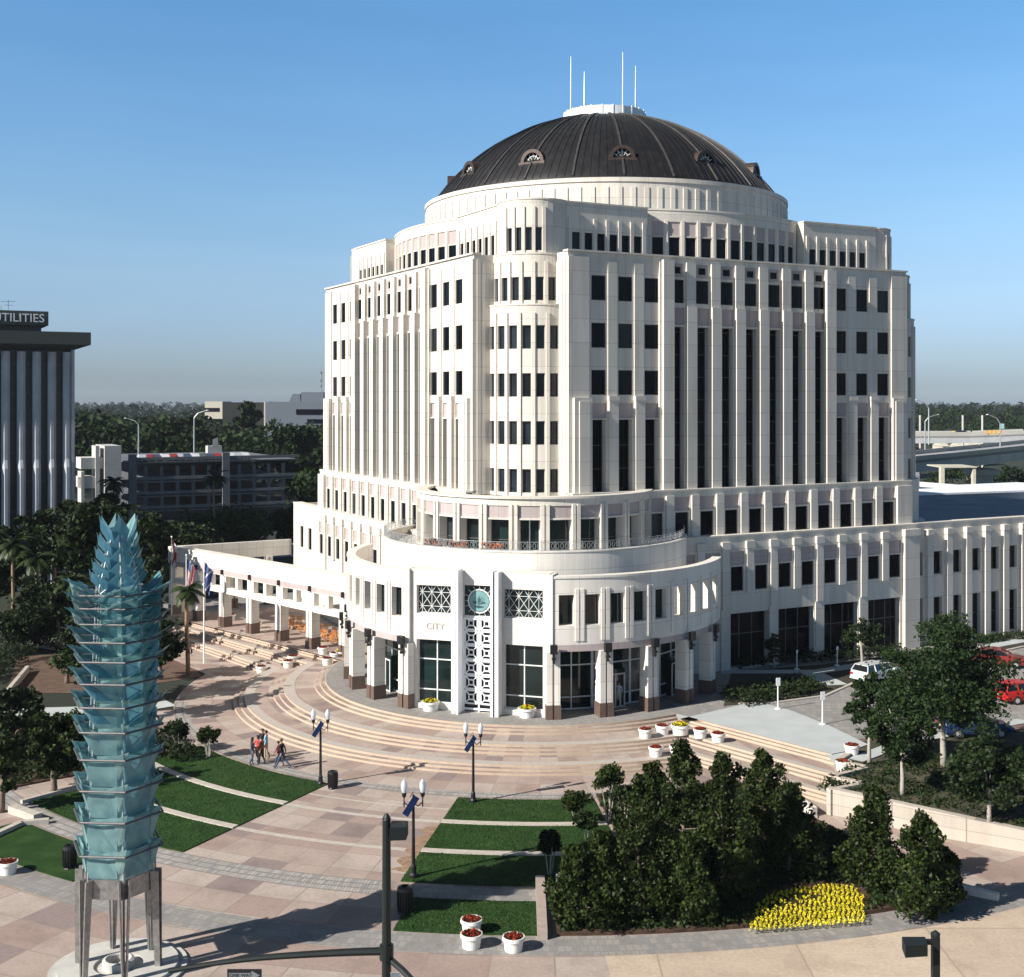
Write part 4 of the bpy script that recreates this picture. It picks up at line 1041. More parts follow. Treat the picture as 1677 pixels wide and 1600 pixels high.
def make_magnolia(label, h, r, n, rng, loc, group):
    T = thing('magnolia_tree', label, 'tree', loc, 0, group); tr = MB(); wobble_trunk(tr, h * .85, .10, .03, rng, lean=.25)
    cl = MB(); k = 58; ph = [rng.uniform(0, 6.28) for _ in range(4)]; ex = rng.uniform(.28, .46)
    for i in range(k):
        f = (i + .5) / k; z = .2 + (h - .35) * f; a = i * 2.4 + rng.uniform(-.5, .5)
        lob = 1 + .26 * math.sin(2 * a + ph[0] + f * 5) + .24 * math.sin(3 * a + ph[1] - f * 9) + .12 * math.sin(f * 17 + ph[2])
        prof = (1 - f) ** ex * (1 if f > .15 else .6 + f * 2.6) * r * lob * rng.uniform(.8, 1.1)
        d = prof * rng.uniform(.35, .85); c_ = (d * math.cos(a), d * math.sin(a), z + rng.uniform(-.15, .15))
        clump(cl, c_, max(.26, prof * .36), int(n / k), .092, rng, 1.0)
        tr.tube([(0, 0, max(.1, z - .4)), c_], [.035, .015], 4)
    for _ in range(4): clump(cl, (rng.uniform(-.25, .25), rng.uniform(-.25, .25), h - rng.uniform(.1, .6)), .28, 80, .09, rng, 1.3)
    tr.build('trunk', M['bark'], T, world=False); cl.build('crown', M['leaf_mag'], T, world=False); return T
def make_palm(label, h, loc, rng, n=22, fl=2.1, group='palm trees'):
    T = thing('palm_tree', label, 'palm', loc, 0, group); tr = MB(); wobble_trunk(tr, h, .20, .14, rng, 6, .5); tr.build('trunk', M['palmtrunk'], T, world=False, smooth=True)
    cr_ = MB()
    for i in range(n):
        a = i * 2.399 + rng.uniform(-.2, .2); el = rng.uniform(-.35, 1.2); L = fl * rng.uniform(.8, 1.1); p = Vector((0, 0, h)); d = Vector((math.cos(a) * math.cos(el), math.sin(a) * math.cos(el), math.sin(el)))
        for j in range(9):
            q = p + d * L / 9; side = d.cross(Vector((0, 0, 1))).normalized(); wd = .42 * math.sin(math.pi * (j + 1.2) / 10.5)
            for sg in (-1, 1):
                cr_.face([p, q, q + side * sg * wd + d * .18 - Vector((0, 0, wd * .45)), p + side * sg * wd * .92 + d * .1 - Vector((0, 0, wd * .45))])
            p = q; d = (d + Vector((0, 0, -.19))).normalized()
    cr_.build('fronds', M['palm'], T, world=False); return T
rg = random.Random(11)
# ------------------------------------------------------------------ magnolia bed
mags = [
 (1118, 1455, 1215, 'tall magnolia at the top of the bed nearest the round stone planters'),
 (1182, 1470, 1235, 'magnolia with a narrow top just right of the tallest one'),
 (1252, 1400, 1228, 'broad magnolia in front of the stair flights on the right'),
 (1292, 1425, 1285, 'magnolia at the right end of the main cluster beside the low wall'),
 (1068, 1410, 1252, 'dark magnolia behind the cluster on its left side'),
 (1048, 1500, 1320, 'magnolia in the left half of the cluster behind the front row'),
 (985, 1505, 1362, 'magnolia at the front left corner of the bed by the low stone wall'),
 (940, 1512, 1385, 'small magnolia leaning over the pinkish low wall'),
 (1135, 1510, 1368, 'front magnolia in the middle of the bed left of the yellow flowers'),
 (1188, 1448, 1322, 'magnolia hidden in the dark centre of the bed'),
 (1432, 1455, 1290, 'magnolia right of the yellow flowers against the retaining wall'),
 (1512, 1500, 1335, 'magnolia at the far right of the bed casting its shadow on the walkway'),
 (1545, 1478, 1392, 'low rounded magnolia at the right tip of the bed'),
]
for i, (px, pb_, pt, lab) in enumerate(mags):
    b = G(px, pb_, .15); h = (pb_ - pt) / F * b[1] * 1.0; rad = min(1.8, max(1.2, h * .38))
    make_magnolia(lab, h, rad * (.88 if px in (1135, 1545) else 1), 9500, rg, b, 'magnolias in the planting bed')
# multi-stem crape myrtles
def make_myrtle(label, px, pb_, pt, wpx, name='crape_myrtle', lm='leaf_dark', zb=.05, grp='small multi-stemmed trees'):
    b = G(px, pb_, zb); h = (pb_ - pt) / F * b[1]; r = wpx / 2 / F * b[1]; T = thing(name, label, 'tree', b, 0, grp); tr = MB(); cl = MB()
    for j in range(5):
        a = j * 1.256; tr.tube([(.08 * math.cos(a), .08 * math.sin(a), -.05), (.25 * r * math.cos(a), .25 * r * math.sin(a), h * .35), (.55 * r * math.cos(a), .55 * r * math.sin(a), h * .7)], [.035, .028, .012], 5)
    for j in range(26):
        a = rg.uniform(0, 6.28); t_ = rg.uniform(-1, 1); q = math.sqrt(1 - t_ * t_); k = rg.uniform(.3, .75)
        clump(cl, (r * k * q * math.cos(a), r * k * q * math.sin(a), h * .68 + h * .30 * k * t_), r * .33, 85, .085, rg)
    tr.build('trunk', M['barkpale'], T, world=False); cl.build('crown', M[lm], T, world=False)
make_myrtle('round headed small tree standing on the lowest striped lawn', 900, 1432, 1352, 54)
make_myrtle('small tree at the right end of the upper lawn, lighter crown', 944, 1352, 1292, 60, lm='leaf_mag')
make_myrtle('tallest small tree behind the lawns near the paved steps', 996, 1345, 1243, 66, lm='leaf_mag')
make_myrtle('dark small tree between the upper lawn and the magnolias', 962, 1378, 1322, 58)
make_myrtle('small tree filling the gap beside the dark magnolia', 1022, 1352, 1280, 46)
make_myrtle('dark round shrub tree at the far end of the left lawn', 292, 1232, 1175, 52)
make_myrtle('lollipop shaped small tree with bare stems on the left lawn', 341, 1240, 1186, 42, lm='leaf_mag')
# ground cover
mb = MB(); r2 = random.Random(8)
def inbed(r, ph): return (26.9 < r < 45.1 and -25 < ph < (-6.6 if r < 40.2 else -.6))
fl_poly = [G(1226, 1527), G(1236, 1470), G(1300, 1453), G(1400, 1450), G(1416, 1470), G(1416, 1512), G(1330, 1522)]
def inpoly(x, y, P):
    c_ = False; j = len(P) - 1
    for i in range(len(P)):
        if (P[i][1] > y) != (P[j][1] > y) and x < (P[j][0] - P[i][0]) * (y - P[i][1]) / (P[j][1] - P[i][1]) + P[i][0]: c_ = not c_
        j = i
    return c_
cnt = 0
while cnt < 4200:
    r = math.sqrt(r2.uniform(27 ** 2, 45.1 ** 2)); ph = r2.uniform(-24.6, -.6)
    if not inbed(r, ph): continue
    p = PP(r, ph, .2)
    if inpoly(p[0], p[1], fl_poly): continue
    if math.sin(p[0] * 1.1) * math.sin(p[1] * 1.3 + 1) > .78: continue
    clump(mb, (p[0], p[1], .25), .24, 11, .09, r2, .9); cnt += 1
cnt = 0
while cnt < 3600:
    x, y = r2.uniform(17, 44), r2.uniform(56, 88)
    q = interp(x, [(17.2, 67.7), (22.1, 64), (25.6, 61.9), (33, 57.4), (46, 49.6)]) + .3
    up = interp(x, [(17, 69), (20, 72.5), (24, 74), (30, 76), (44, 80)])
    if y < q or y > up: continue
    z = 1.2 if y > 67.5 else zw(x) + (1.2 - zw(x)) * max(0, (y - q) / max(.5, 67.5 - q))
    if math.sin(x * .9) * math.sin(y * 1.1) > .7: continue
    clump(mb, (x, y, z + .06), .3, 11, .09, r2, .8); cnt += 1
for _ in range(1500):
    p = PP(r2.uniform(31.2, 41.4), r2.uniform(50.8, 65.8), .16); clump(mb, p, .3, 10, .10, r2, .8)
tag(mb.build('ground_cover', M['cover']), 'low dark green ground cover in the planting beds', 'ground cover', kind='stuff')
# hedges
def hedge(label, pts, w, h, z, n, lm='leaf_dark'):
    mb = MB(); L = 0; segs = []
    for a, b in zip(pts, pts[1:]): l = math.dist(a[:2], b[:2]); segs.append((a, b, l)); L += l
    for a, b, l in segs:
        for _ in range(int(n * l / L)):
            t_ = r2.random(); d = Vector((b[0] - a[0], b[1] - a[1], 0)).normalized(); o = r2.uniform(-w / 2, w / 2)
            clump(mb, (a[0] + (b[0] - a[0]) * t_ - d.y * o, a[1] + (b[1] - a[1]) * t_ + d.x * o, z + r2.uniform(.15, h)), .28, 12, .10, r2)
    return tag(mb.build('hedge', M[lm]), label, 'hedge')
hedge('dark clipped hedge beside the driveway kerb in the shade of the hall', [G(1195, 1150, 1.25), G(1262, 1138, 1.25), G(1330, 1122, 1.25)], 3.4, .7, 1.2, 420)
hedge('low dark hedge under the big storefront windows', [G(1200, 1092, 1.25), G(1470, 1072, 1.25)], 1.6, .8, 1.2, 300)
hedge('low hedge strip along the foot of the right office wing', [G(1560, 1058, 1.25), G(1700, 1040, 1.25)], 1.2, .5, 1.2, 200)
hedge('shrub border between the garden path and the left lawns', [G(150, 1218), G(255, 1215), G(300, 1250)], 2.0, 1.0, 0, 260)
hedge('tall dark hedge under the garden palms at the left edge', [G(-20, 1075), G(60, 1066), G(135, 1056)], 3.0, 2.2, 0, 420)
hedge('dark hedge behind the mulch garden left of the glass tower', [G(-20, 1122), G(20, 1085), G(60, 1078)], 1.6, 1.4, 0, 200)
hedge('low dark shrubs along the pale garden path at the left edge', [G(-20, 1228), G(50, 1222), G(140, 1208)], 1.8, .9, 0, 260)
# yellow flower bed : radial rows
mb = MB(); n_rows = 24
for i in range(n_rows):
    fx = i / (n_rows - 1); xb = 1229 + (1414 - 1229) * fx
    yb = 1524 - 14 * fx; yt = interp(fx, [(0, 1492), (.1, 1472), (.35, 1458), (.7, 1451), (.93, 1453), (1, 1468)])
    a = G(xb, yb, .2); b = G(xb + 6 - 10 * fx, yt, .2); n = int(math.dist(a[:2], b[:2]) / .17)
    for j in range(n):
        t_ = j / max(1, n - 1); x = a[0] + (b[0] - a[0]) * t_ + .04 * math.sin(j * 1.1 + i); y = a[1] + (b[1] - a[1]) * t_
        sparse = (fx < .62 and .35 + .5 * fx * .6 < t_ < .86) or (fx < .12 and t_ > .3)
        if sparse and r2.random() < .5: clump(mb, (x, y, .24), .09, 8, .05, r2, 1, 1); continue
        clump(mb, (x, y, .27), .075, 14, .04, r2, 1, 0)
        if j % 2: clump(mb, (x, y, .19), .10, 4, .05, r2, .7, 1)
tag(mb.build('yellow_flowers', [M['yellow'], M['cover']]), 'rows of bright yellow bedding flowers at the front of the magnolia bed', 'flower bed', kind='stuff')
# ------------------------------------------------------------------ round planters
def make_planter(label, r, h, col, loc, grp):
    T = thing('round_planter', label, 'planter', loc, 0, grp); mb = MB()
    mb.lathe([(0, 0), (r * .78, 0), (r * .80, .05), (r * .86, h * .5), (r * .90, h * .72), (r, h * .74), (r * 1.02, h * .80), (r * 1.0, h), (r * .88, h), (r * .86, h * .86), (0, h * .86)], 28)
    mb.build('pot', M['pot'], T, world=False, smooth=False); mb = MB()
    mb.lathe([(r * .858, h * .87), (0, h * .9)], 20); mb.build('soil', M['soil'], T, world=False)
    mb = MB()
    for _ in range(int(90 * r / .5)):
        a = r2.uniform(0, 6.28); k = r * .78 * math.sqrt(r2.random()); clump(mb, (k * math.cos(a), k * math.sin(a), h * .95 + (.16 if col == 'yellow' else .06) * (1 - (k / r) ** 2)), .08, 6, .05, r2, .7, 0 if r2.random() < .72 else 1)
    if col == 'yellow': clump(mb, (0, 0, h * 1.12), .16, 60, .06, r2, 1, 2)
    mb.build('flowers', [M[col], M['cover'], M['red']], T, world=False); return T
p1 = make_planter('big white planter of yellow flowers by the left lobby window', .62, .62, 'yellow', G(705, 1163, ZH), 'white planters with yellow flowers')
dup(p1, G(863, 1174, ZH), .5, 'big white planter of yellow flowers right of the rosette grille')
dup(p1, G(1114, 1202, .83), 1.1, 'big white planter of yellow flowers at the corner of the right stairs')
dup(p1, G(560, 1078, 1.0), 2.1, 'big white planter of yellow flowers by the last arcade column')
p2 = make_planter('white planter of red flowers on the grey pavers in front of the small lawn', .46, .58, 'red', G(772, 1551), 'white planters with red flowers')
for (px, py, z, lab) in ((772, 1527, .05, 'white planter of red flowers standing on the edge of the small lawn'), (841, 1556, 0, 'lone white planter of red flowers right of the stacked looking pair, near the low wall'),
    (13, 1430, 0, 'white planter of red flowers cut by the left edge of the picture'), (1057, 1208, .83, 'leftmost white planter in the row beside the corner one with yellow flowers'), (1085, 1202, .83, 'white planter directly left of the corner planter with yellow flowers'),
    (1147, 1208, .83, 'white planter directly right of the corner planter with yellow flowers'), (1176, 1215, .83, 'rightmost white planter in the row beside the corner one with yellow flowers'),
    (1074, 1238, .42, 'white planter alone on the landing below the row of five'), (1108, 1236, .42, 'white planter half hidden behind the tallest magnolia top'),
    (1395, 1235, 1.25, 'white planter at the top of the zigzag wall'), (1381, 1262, .83, 'white planter tucked in the middle of the zigzag wall'),
    (428, 1102, .05, 'leftmost white planter beside the arcade stairs'), (472, 1093, .42, 'front white planter of the pair beside the arcade stairs'), (480, 1085, .55, 'back white planter of the pair beside the arcade stairs'),
    (536, 1089, .83, 'front white planter of the group near the last arcade column'), (549, 1080, .97, 'middle white planter of the group near the last arcade column'), (529, 1071, ZH, 'white planter behind the group near the last arcade column'),
    (378, 1016, ZH, 'white planter between the second and third arcade columns'), (421, 1029, ZH, 'white planter beside the third arcade column'), (469, 1040, ZH, 'white planter under the arcade left of the rocking chairs'), (518, 1051, ZH, 'white planter in front of the rocking chairs')):
    g0 = G(px, py, z); dup(p2, g0, r2.uniform(0, 6), lab)
# terrace flower boxes
for i, px in enumerate((768, 816, 868)):
    a = (-2 + i) * pit; S_ = CY(10.4); T = thing('flower_box', ['terrace flower box of orange flowers, leftmost of three', 'terrace flower box of orange flowers, middle of three', 'terrace flower box of orange flowers, rightmost of three'][i], 'flower box', S_.P(arcs(10.4, a), 11.5, 0), R(AXA + a), 'terrace flower boxes')
    mb = MB(); mb.box(-.8, .8, -.22, .22, 0, .6); mb.build('box', M['brown'], T, world=False); mb = MB()
    for j in range(40): clump(mb, (r2.uniform(-.75, .75), r2.uniform(-.2, .2), r2.uniform(.66, .95)), .14, 9, .07, r2, .8, 0 if r2.random() < .7 else 1)
    mb.build('flowers', [M['orange'], M['cover']], T, world=False)
# ------------------------------------------------------------------ oaks on the right
def oak(label, px, pb_, pt, wpx, cb, zb=1.2, n=6500, lm='leaf_oak', ls=.115, dpx=0, name='oak_tree', grp='young oaks in the right-hand bed', trunk=.13, ncl=44):
    b = G(px, pb_, zb); k = b[1] / F; h = (pb_ - pt) * k; ch = (cb - pt) * k
    return make_round_tree(name, label, h, wpx / 2 * k, ch, n, ls, lm, 'barkpale', rg, loc=b, trunk=trunk, ncl=ncl, group=grp)
oak('biggest oak with a broad crown in front of the office wing and red car', 1545, 1256, 1025, 205, 1195, n=22000, trunk=.2, ncl=110)
oak('slender oak growing beside the zigzag wall and pale concrete court', 1424, 1252, 1098, 82, 1205, n=5500)
oak('middle oak in the ring of orange mulch below the biggest oak', 1478, 1303, 1128, 120, 1262, n=7000)
oak('dark oak nearest the right edge of the picture', 1620, 1345, 1190, 130, 1322, n=7500, lm='leaf_dark')
oak('young tree against the office wing left of the biggest oak', 1412, 1088, 1012, 56, 1062, zb=1.25, n=2600, lm='leaf_dark', grp='small trees along the hall')
oak('faint small tree in front of the second storefront window', 1268, 1092, 1030, 30, 1080, zb=1.25, n=1200, lm='leaf_dark', grp='small trees along the hall')
oak('tree rising behind the red parked car by the office wing', 1548, 1085, 1005, 80, 1060, zb=1.25, n=3000, lm='leaf_oak', grp='small trees along the hall')
# ------------------------------------------------------------------ left garden trees
def gtree(label, px, pb_, pt, wpx, cb, lm='leaf_dark', n=5000, ls=.3, name='garden_tree', Y=None, grp='trees on the left of the plaza', ncl=50, trunk=.22):
    if Y is None: b = G(px, pb_, 0)
    else: b = at(px, pb_, Y); b = (b[0], b[1], 0)
    k = b[1] / F; h = H - (pt - HY) * k; ch = (cb - pt) * k
    return make_round_tree(name, label, h, wpx / 2 * k, min(ch, h * .85), n, ls, lm, 'bark', rg, loc=b, trunk=trunk, ncl=ncl, group=grp)
gtree('garden tree just right of the blue glass tower behind it', 262, 1112, 1012, 78, 1100, n=5200, ls=.16, name='garden_tree', ncl=50)
gtree('dark leafy tree left of the glass tower above the lower lawns', 88, 1300, 1150, 100, 1290, n=7500, ls=.14, lm='leaf_mag')
gtree('small dark bush tree at the left picture edge by the kerbs', 2, 1330, 1180, 60, 1320, n=3500, ls=.14, lm='leaf_mag')
gtree('bright green shrub behind the glass tower on the mulch', 110, 1118, 1058, 50, 1114, n=1800, ls=.12, lm='leaf_light', name='shrub')
gtree('wide dark tree beyond the palms left of the glass tower', 150, 985, 812, 150, 960, Y=118, n=9000, ls=.30, ncl=70)
gtree('tree in front of the dark office tower base', 60, 960, 835, 110, 930, Y=128, n=7000, ls=.32, ncl=60)
gtree('tree behind the top of the glass tower near the parking garage', 245, 960, 838, 90, 925, Y=138, n=6000, ls=.30, ncl=50)
gtree('low spreading bright tree between the garage and the arcade', 362, 915, 836, 165, 892, Y=172, n=10000, ls=.34, lm='leaf_light', ncl=80)
gtree('dark tree behind the arcade next to the hall wall', 470, 920, 828, 80, 905, Y=185, n=4200, ls=.35, ncl=40)
gtree('dark tree under the arcade corner behind the palm', 250, 1000, 905, 70, 985, Y=130, n=4500, ls=.24, ncl=40)
gtree('dark tree behind the flagpoles on the garden side', 228, 1075, 960, 70, 1050, Y=112, n=4200, ls=.22, ncl=40)
gtree('very dark tree at the left picture edge below the office tower', -10, 1010, 880, 100, 985, Y=122, n=5200, ls=.28, ncl=44)
gtree('dark tree between the leftmost palms and the mulch bed', 40, 1085, 985, 110, 1075, Y=112, n=6500, ls=.22, ncl=50)
gtree('leafy tree hidden behind the middle of the glass tower', 190, 1150, 960, 105, 1120, n=9000, ls=.16)
gtree('dark tree at the back of the mulch garden left of the glass tower', 95, 1050, 930, 120, 1030, Y=112, n=8000, ls=.2, ncl=60)
gtree('dark tree mass behind the top of the glass tower, upper right', 290, 940, 858, 110, 925, Y=150, n=6500, ls=.28, ncl=50)
gtree('dark tree mass at the foot of the office tower beside its right edge', 118, 940, 815, 90, 915, Y=136, n=6500, ls=.28, ncl=50)
gtree('tall leafy tree behind the lower half of the glass tower', 152, 1186, 965, 88, 1130, n=8000, ls=.15)
gtree('dark tree mass filling the corner between two garden paths', 20, 1250, 1110, 90, 1235, n=8000, ls=.15)
gtree('bushy dark tree left of the glass tower by the pale garden path', 130, 1255, 1165, 66, 1250, n=5000, ls=.13, lm='leaf_mag')
gtree('dark tree at the foot of the parking garage stairs', 172, 905, 800, 66, 880, Y=165, n=4000, ls=.3, ncl=36)
for i, (px, pb_, pt, lab) in enumerate(((22, 1055, 880, 'leftmost tall palm in the dark garden'), (58, 1058, 905, 'second palm from the left edge in the dark garden'), (92, 1050, 890, 'third palm in the dark garden with a bent trunk'), (118, 1065, 945, 'shorter palm between the garden palms and the glass tower'),
        (308, 1105, 955, 'palm standing alone by the flagpoles in front of the arcade'), (185, 905, 782, 'palm in front of the parking garage stair tower'), (352, 880, 775, 'palm in front of the right half of the parking garage'))):
    b = G(px, pb_) if i < 5 else (at(px, 900, 170)[0], 170, 0); h = (H - (pt - HY) / F * b[1]) - .6; make_palm(lab, h, b, rg, fl=1.5 if i == 4 else 2.2)
# ------------------------------------------------------------------ glass sculpture tower
SC = Vector((*G(194, 1577, .25)[:2], 0)); sg_ = thing('glass_tower_sculpture', 'tall blue glass and steel tower sculpture on six slanted legs', 'sculpture', (SC.x, SC.y, 0))
def hx(r, z, k, off=0.0): a = R(-4.5 + 60 * k) + off; return Vector((SC.x + r * math.cos(a), SC.y + r * math.sin(a), z))
def blueglass(name, cols, thr, rough):
    t = NT(name); g = t.n('ShaderNodeNewGeometry'); rr = g.outputs['Random Per Island']
    kk = t.ramp(rr, [(i / (len(cols) - 1), c) for i, c in enumerate(cols)])
    kk = t.mix(1, kk, t.ramp(t.noise(g.outputs['Position'], 1.8, 3), [(.3, (.72, .75, .8)), (.7, (1.2, 1.15, 1.1))]), 'MULTIPLY')
    t.base(kk); t.set(rough, 0, .5); tb = t.n('ShaderNodeBsdfTransparent'); t.l(t.mix(.5, kk, (1, 1, 1)), tb.inputs[0]); tr_ = t.n('ShaderNodeBsdfTranslucent'); t.l(kk, tr_.inputs[0])
    m1 = t.n('ShaderNodeMixShader'); m1.inputs[0].default_value = .45; t.l(t.b.outputs[0], m1.inputs[1]); t.l(tr_.outputs[0], m1.inputs[2])
    m2 = t.n('ShaderNodeMixShader'); m2.inputs[0].default_value = thr; t.l(m1.outputs[0], m2.inputs[1]); t.l(tb.outputs[0], m2.inputs[2]); t.l(m2.outputs[0], t.out.inputs[0]); return t.m
M['blueglass'] = blueglass('blue_glass', [(.44, .68, .64), (.54, .78, .72), (.36, .60, .60), (.66, .84, .76)], .36, .12)
M['deepglass'] = blueglass('deep_blue_glass', [(.08, .22, .44), (.14, .36, .50), (.22, .46, .54)], .25, .12)
for k in range(6):
    mb = MB(); a, b = hx(1.62, .2, k), hx(1.52, 4.0, k); rd = (hx(1, 0, k) - SC).normalized(); rd.z = 0; tn = Vector((-rd.y, rd.x, 0))
    for off in (-1, 1):
        q0, q1 = a + tn * off * .07, b + tn * off * .19
        mb.hexa([q0 - rd * .11 - tn * .035, q0 + rd * .11 - tn * .035, q0 + rd * .11 + tn * .035, q0 - rd * .11 + tn * .035], [q1 - rd * .16 - tn * .035, q1 + rd * .16 - tn * .035, q1 + rd * .16 + tn * .035, q1 - rd * .16 + tn * .035])
    mb.bar(a - rd * .1, b - rd * .14, .14, .05); mb.build('leg', M['steel'], sg_)
    mb = MB(); p, q = hx(1.45, 0, k) , hx(1.45, 0, k + 1); mb.face([(p.x, p.y, 3.25), (q.x, q.y, 3.25), (q.x, q.y, 4.0), (p.x, p.y, 4.0)])
    i0, i1 = hx(1.4, 0, k), hx(1.4, 0, k + 1); mb.face([(i1.x, i1.y, 3.25), (i0.x, i0.y, 3.25), (i0.x, i0.y, 4.0), (i1.x, i1.y, 4.0)]); mb.face([(p.x, p.y, 3.25), (i0.x, i0.y, 3.25), (i1.x, i1.y, 3.25), (q.x, q.y, 3.25)]); mb.build('steel_panel', M['steel'], sg_)
    mb = MB(); mb.tube([hx(1.42, 3.9, k), hx(.88, 15.2, k), hx(.3, 17.2, k)], [.05, .04, .03], 6); mb.build('post', M['galv'], sg_)
zs = [4.0, 5.0, 6.3, 7.5, 8.7, 9.75, 10.7, 11.6, 12.45, 13.2, 13.9, 14.5, 15.0]
def core_r(z): return 1.46 - (z - 4) / 11.0 * .62
srng = random.Random(2)
for i, z in enumerate(zs):
    if i:
        mb = MB(); rr_ = 1.80
        for k in range(6): mb.tube([hx(rr_, z, k), hx(rr_, z, k + 1)], .045, 6)
        for k in range(6): mb.tube([hx(core_r(z), z, k), hx(rr_, z, k)], .022, 5)
        mb.build('ring_rail', M['ringsteel'], sg_)
for i in range(len(zs) - 1):
    z0, z1 = zs[i], zs[i + 1]; dzz = z1 - z0; fz = i / 11.0
    for k in range(6):
        mb = MB(); ro = 1.62 + .42 * fz; ri = core_r(z0)
        p, q = hx(ri, z0 + .06, k), hx(ri, z0 + .06, k + 1); P_, Q_ = hx(ro, z1 + .16 + .1 * fz, k), hx(ro, z1 + .16 + .1 * fz, k + 1)
        dd = (Q_ - P_); ex = .04 + .10 * fz; mdl = (P_ + Q_) / 2; mid = (p + q) / 2; ins = .80 + .1 * srng.random()
        # main flared plate, pointed at its upper corners: pale outside, deep blue inside
        out = (mdl - SC); out.z = 0; out.normalize()
        A_ = p.lerp(q, .05); B_ = p.lerp(q, .82); low = mdl - Vector((0, 0, .10 + .34 * fz)) - out * .10
        C1 = P_ - dd * ex + Vector((0, 0, .06 + .10 * fz)); C2 = P_.lerp(Q_, .80) + Vector((0, 0, .02 + .05 * fz))
        oo = out * .014
        sk = .42 + srng.uniform(-.14, .14); low = P_.lerp(Q_, sk) - Vector((0, 0, .10 + .34 * fz)) - out * .10
        mb.face([A_, B_, C2, low, C1], 0); mb.face([C1 - oo, low - oo, C2 - oo, B_ - oo, A_ - oo], 1)
        # a second, narrower plate standing free of the first on its left side
        W0 = p.lerp(q, .86) + Vector((0, 0, dzz * .2)) + out * .05; W1 = p.lerp(q, 1.0) + Vector((0, 0, dzz * .28)) + out * .03; W2 = Q_ + dd * (ex + .03) + Vector((0, 0, .12 + .12 * fz)) + out * .06; W3 = P_.lerp(Q_, .74) + Vector((0, 0, -.04)) + out * .05
        mb.face([W0, W1, W2, W3], 0); mb.face([W3 - oo, W2 - oo, W1 - oo, W0 - oo], 1)
        # panes of the inner shaft
        a_, b_ = hx(core_r(z0) - .06, z0, k), hx(core_r(z0) - .06, z0, k + 1); c_, d_ = hx(core_r(z1) - .06, z1, k + 1), hx(core_r(z1) - .06, z1, k)
        mb.face([a_, b_, c_, d_], 0)
        mb.build('glass_plate', [M['blueglass'], M['deepglass']], sg_)
crown = [(14.9, 15.85, .62, 1.18), (15.35, 16.25, .50, 1.08), (15.8, 16.75, .40, .96), (16.2, 17.3, .31, .86), (16.6, 18.0, .22, .76)]
for (z0, z1, r0, r1) in crown:
    for k in range(6):
        mb = MB(); p, q = hx(r0, z0, k), hx(r0, z0, k + 1); P_, Q_ = hx(r1 * 1.05, z1, k, -R(2)), hx(r1 * 1.05, z1, k + 1, R(2)); md = (P_ + Q_) / 2; low = md - Vector((0, 0, (z1 - z0) * .42)) - (md - SC) * .0
        ou = (md - SC).normalized() * .014; p, q = p.lerp(q, .10), p.lerp(q, .82); P_, Q_ = P_.lerp(Q_, .02), P_.lerp(Q_, .86); mb.face([p, q, Q_, low, P_], 0); mb.face([P_ - ou, low - ou, Q_ - ou, q - ou, p - ou], 1); mb.build('crown_plate', [M['blueglass'], M['deepglass']], sg_)
mb = MB()
for k in range(6): a = hx(.95, 14.9, k); mb.tube([a, hx(.6, 15.3, k, .5)], .03, 5); mb.tube([hx(.35, 16.5, k), hx(.5, 16.9, k, .3)], .03, 5)
mb.build('clamps', M['galv'], sg_)
mb = MB(); mb.lathe([(2.65, 0), (2.65, .1), (2.3, .1), (2.3, .22), (0.95, .22), (.95, .12), (0, .12)], 48, (SC.x, SC.y, 0)); mb.build('base_disc', M['conc'], sg_)
mb = MB(); mb.lathe([(.62, .12), (.62, .4), (.5, .45), (.45, .4), (.45, .14), (0, .14)], 24, (SC.x, SC.y, 0)); mb.build('light_well', M['conc'], sg_)
for i, (dx, dy) in enumerate(((1.9, -.9), (-1.9, .6))):
    pass
# ------------------------------------------------------------------ plaza lamps with banners
def make_lamp(label, loc, h, rz):
    T = thing('street_lamp', label, 'street lamp', loc, rz, 'twin globe lamps with banners'); mb = MB()
    mb.lathe([(0, 0), (.2, 0), (.2, .12), (.14, .2), (.12, .5), (.085, .6), (.06, h * .75), (.045, h * .84), (0, h * .84)], 12); mb.build('post', M['black'], T, world=False, smooth=False)
    mb = MB()
    for s in (-1, 1): mb.tube([(0, 0, h * .76), (s * .2, 0, h * .72), (s * .42, 0, h * .76), (s * .42, 0, h * .83)], .03, 6); mb.lathe([(0, h * .81), (.09, h * .82), (.11, h * .86), (.03, h * .80)], 10, (s * .42, 0, 0)); mb.lathe([(0.0, h * .70), (.03, h * .72), (.03, h * .78)], 6, (s * .42, 0, 0))
    mb.build('arm', M['black'], T, world=False)
    for s in (-1, 1):
        mb = MB(); mb.lathe([(.09, h * .86), (.15, h * .91), (.14, h * .955), (.06, h * .985), (0, h)], 14, (s * .42, 0, 0)); mb.build('globe', M['globe'], T, world=False, smooth=True)
    mb = MB(); mb.bar((0, 0, h * .87), (-.15, -.25, h * .83), .02); top = [(-.02, -.05, h * .86), (-.02 + .03, -.05, h * .86)]
    A = Vector((.02, -.10, h * .84)); Bv = Vector((-.50, -.16, h * .66)); w_ = Vector((.34, -.38, -.10)) * .75
    for (o_, mm) in ((Vector((0, 0, 0)), 0), (Vector((0, .012, .004)), 0)): mb.face([A + o_, A + w_ + o_, Bv + w_ + o_, Bv + o_], mm)
    mb.build('banner', M['banner'], T, world=False)
    return T
t = NT('globe_glass'); t.base((.75, .77, .80)); t.set(.15, 0, .6); tb = t.n('ShaderNodeBsdfTranslucent'); tb.inputs[0].default_value = (.8, .82, .85, 1); mx = t.n('ShaderNodeMixShader'); mx.inputs[0].default_value = .4
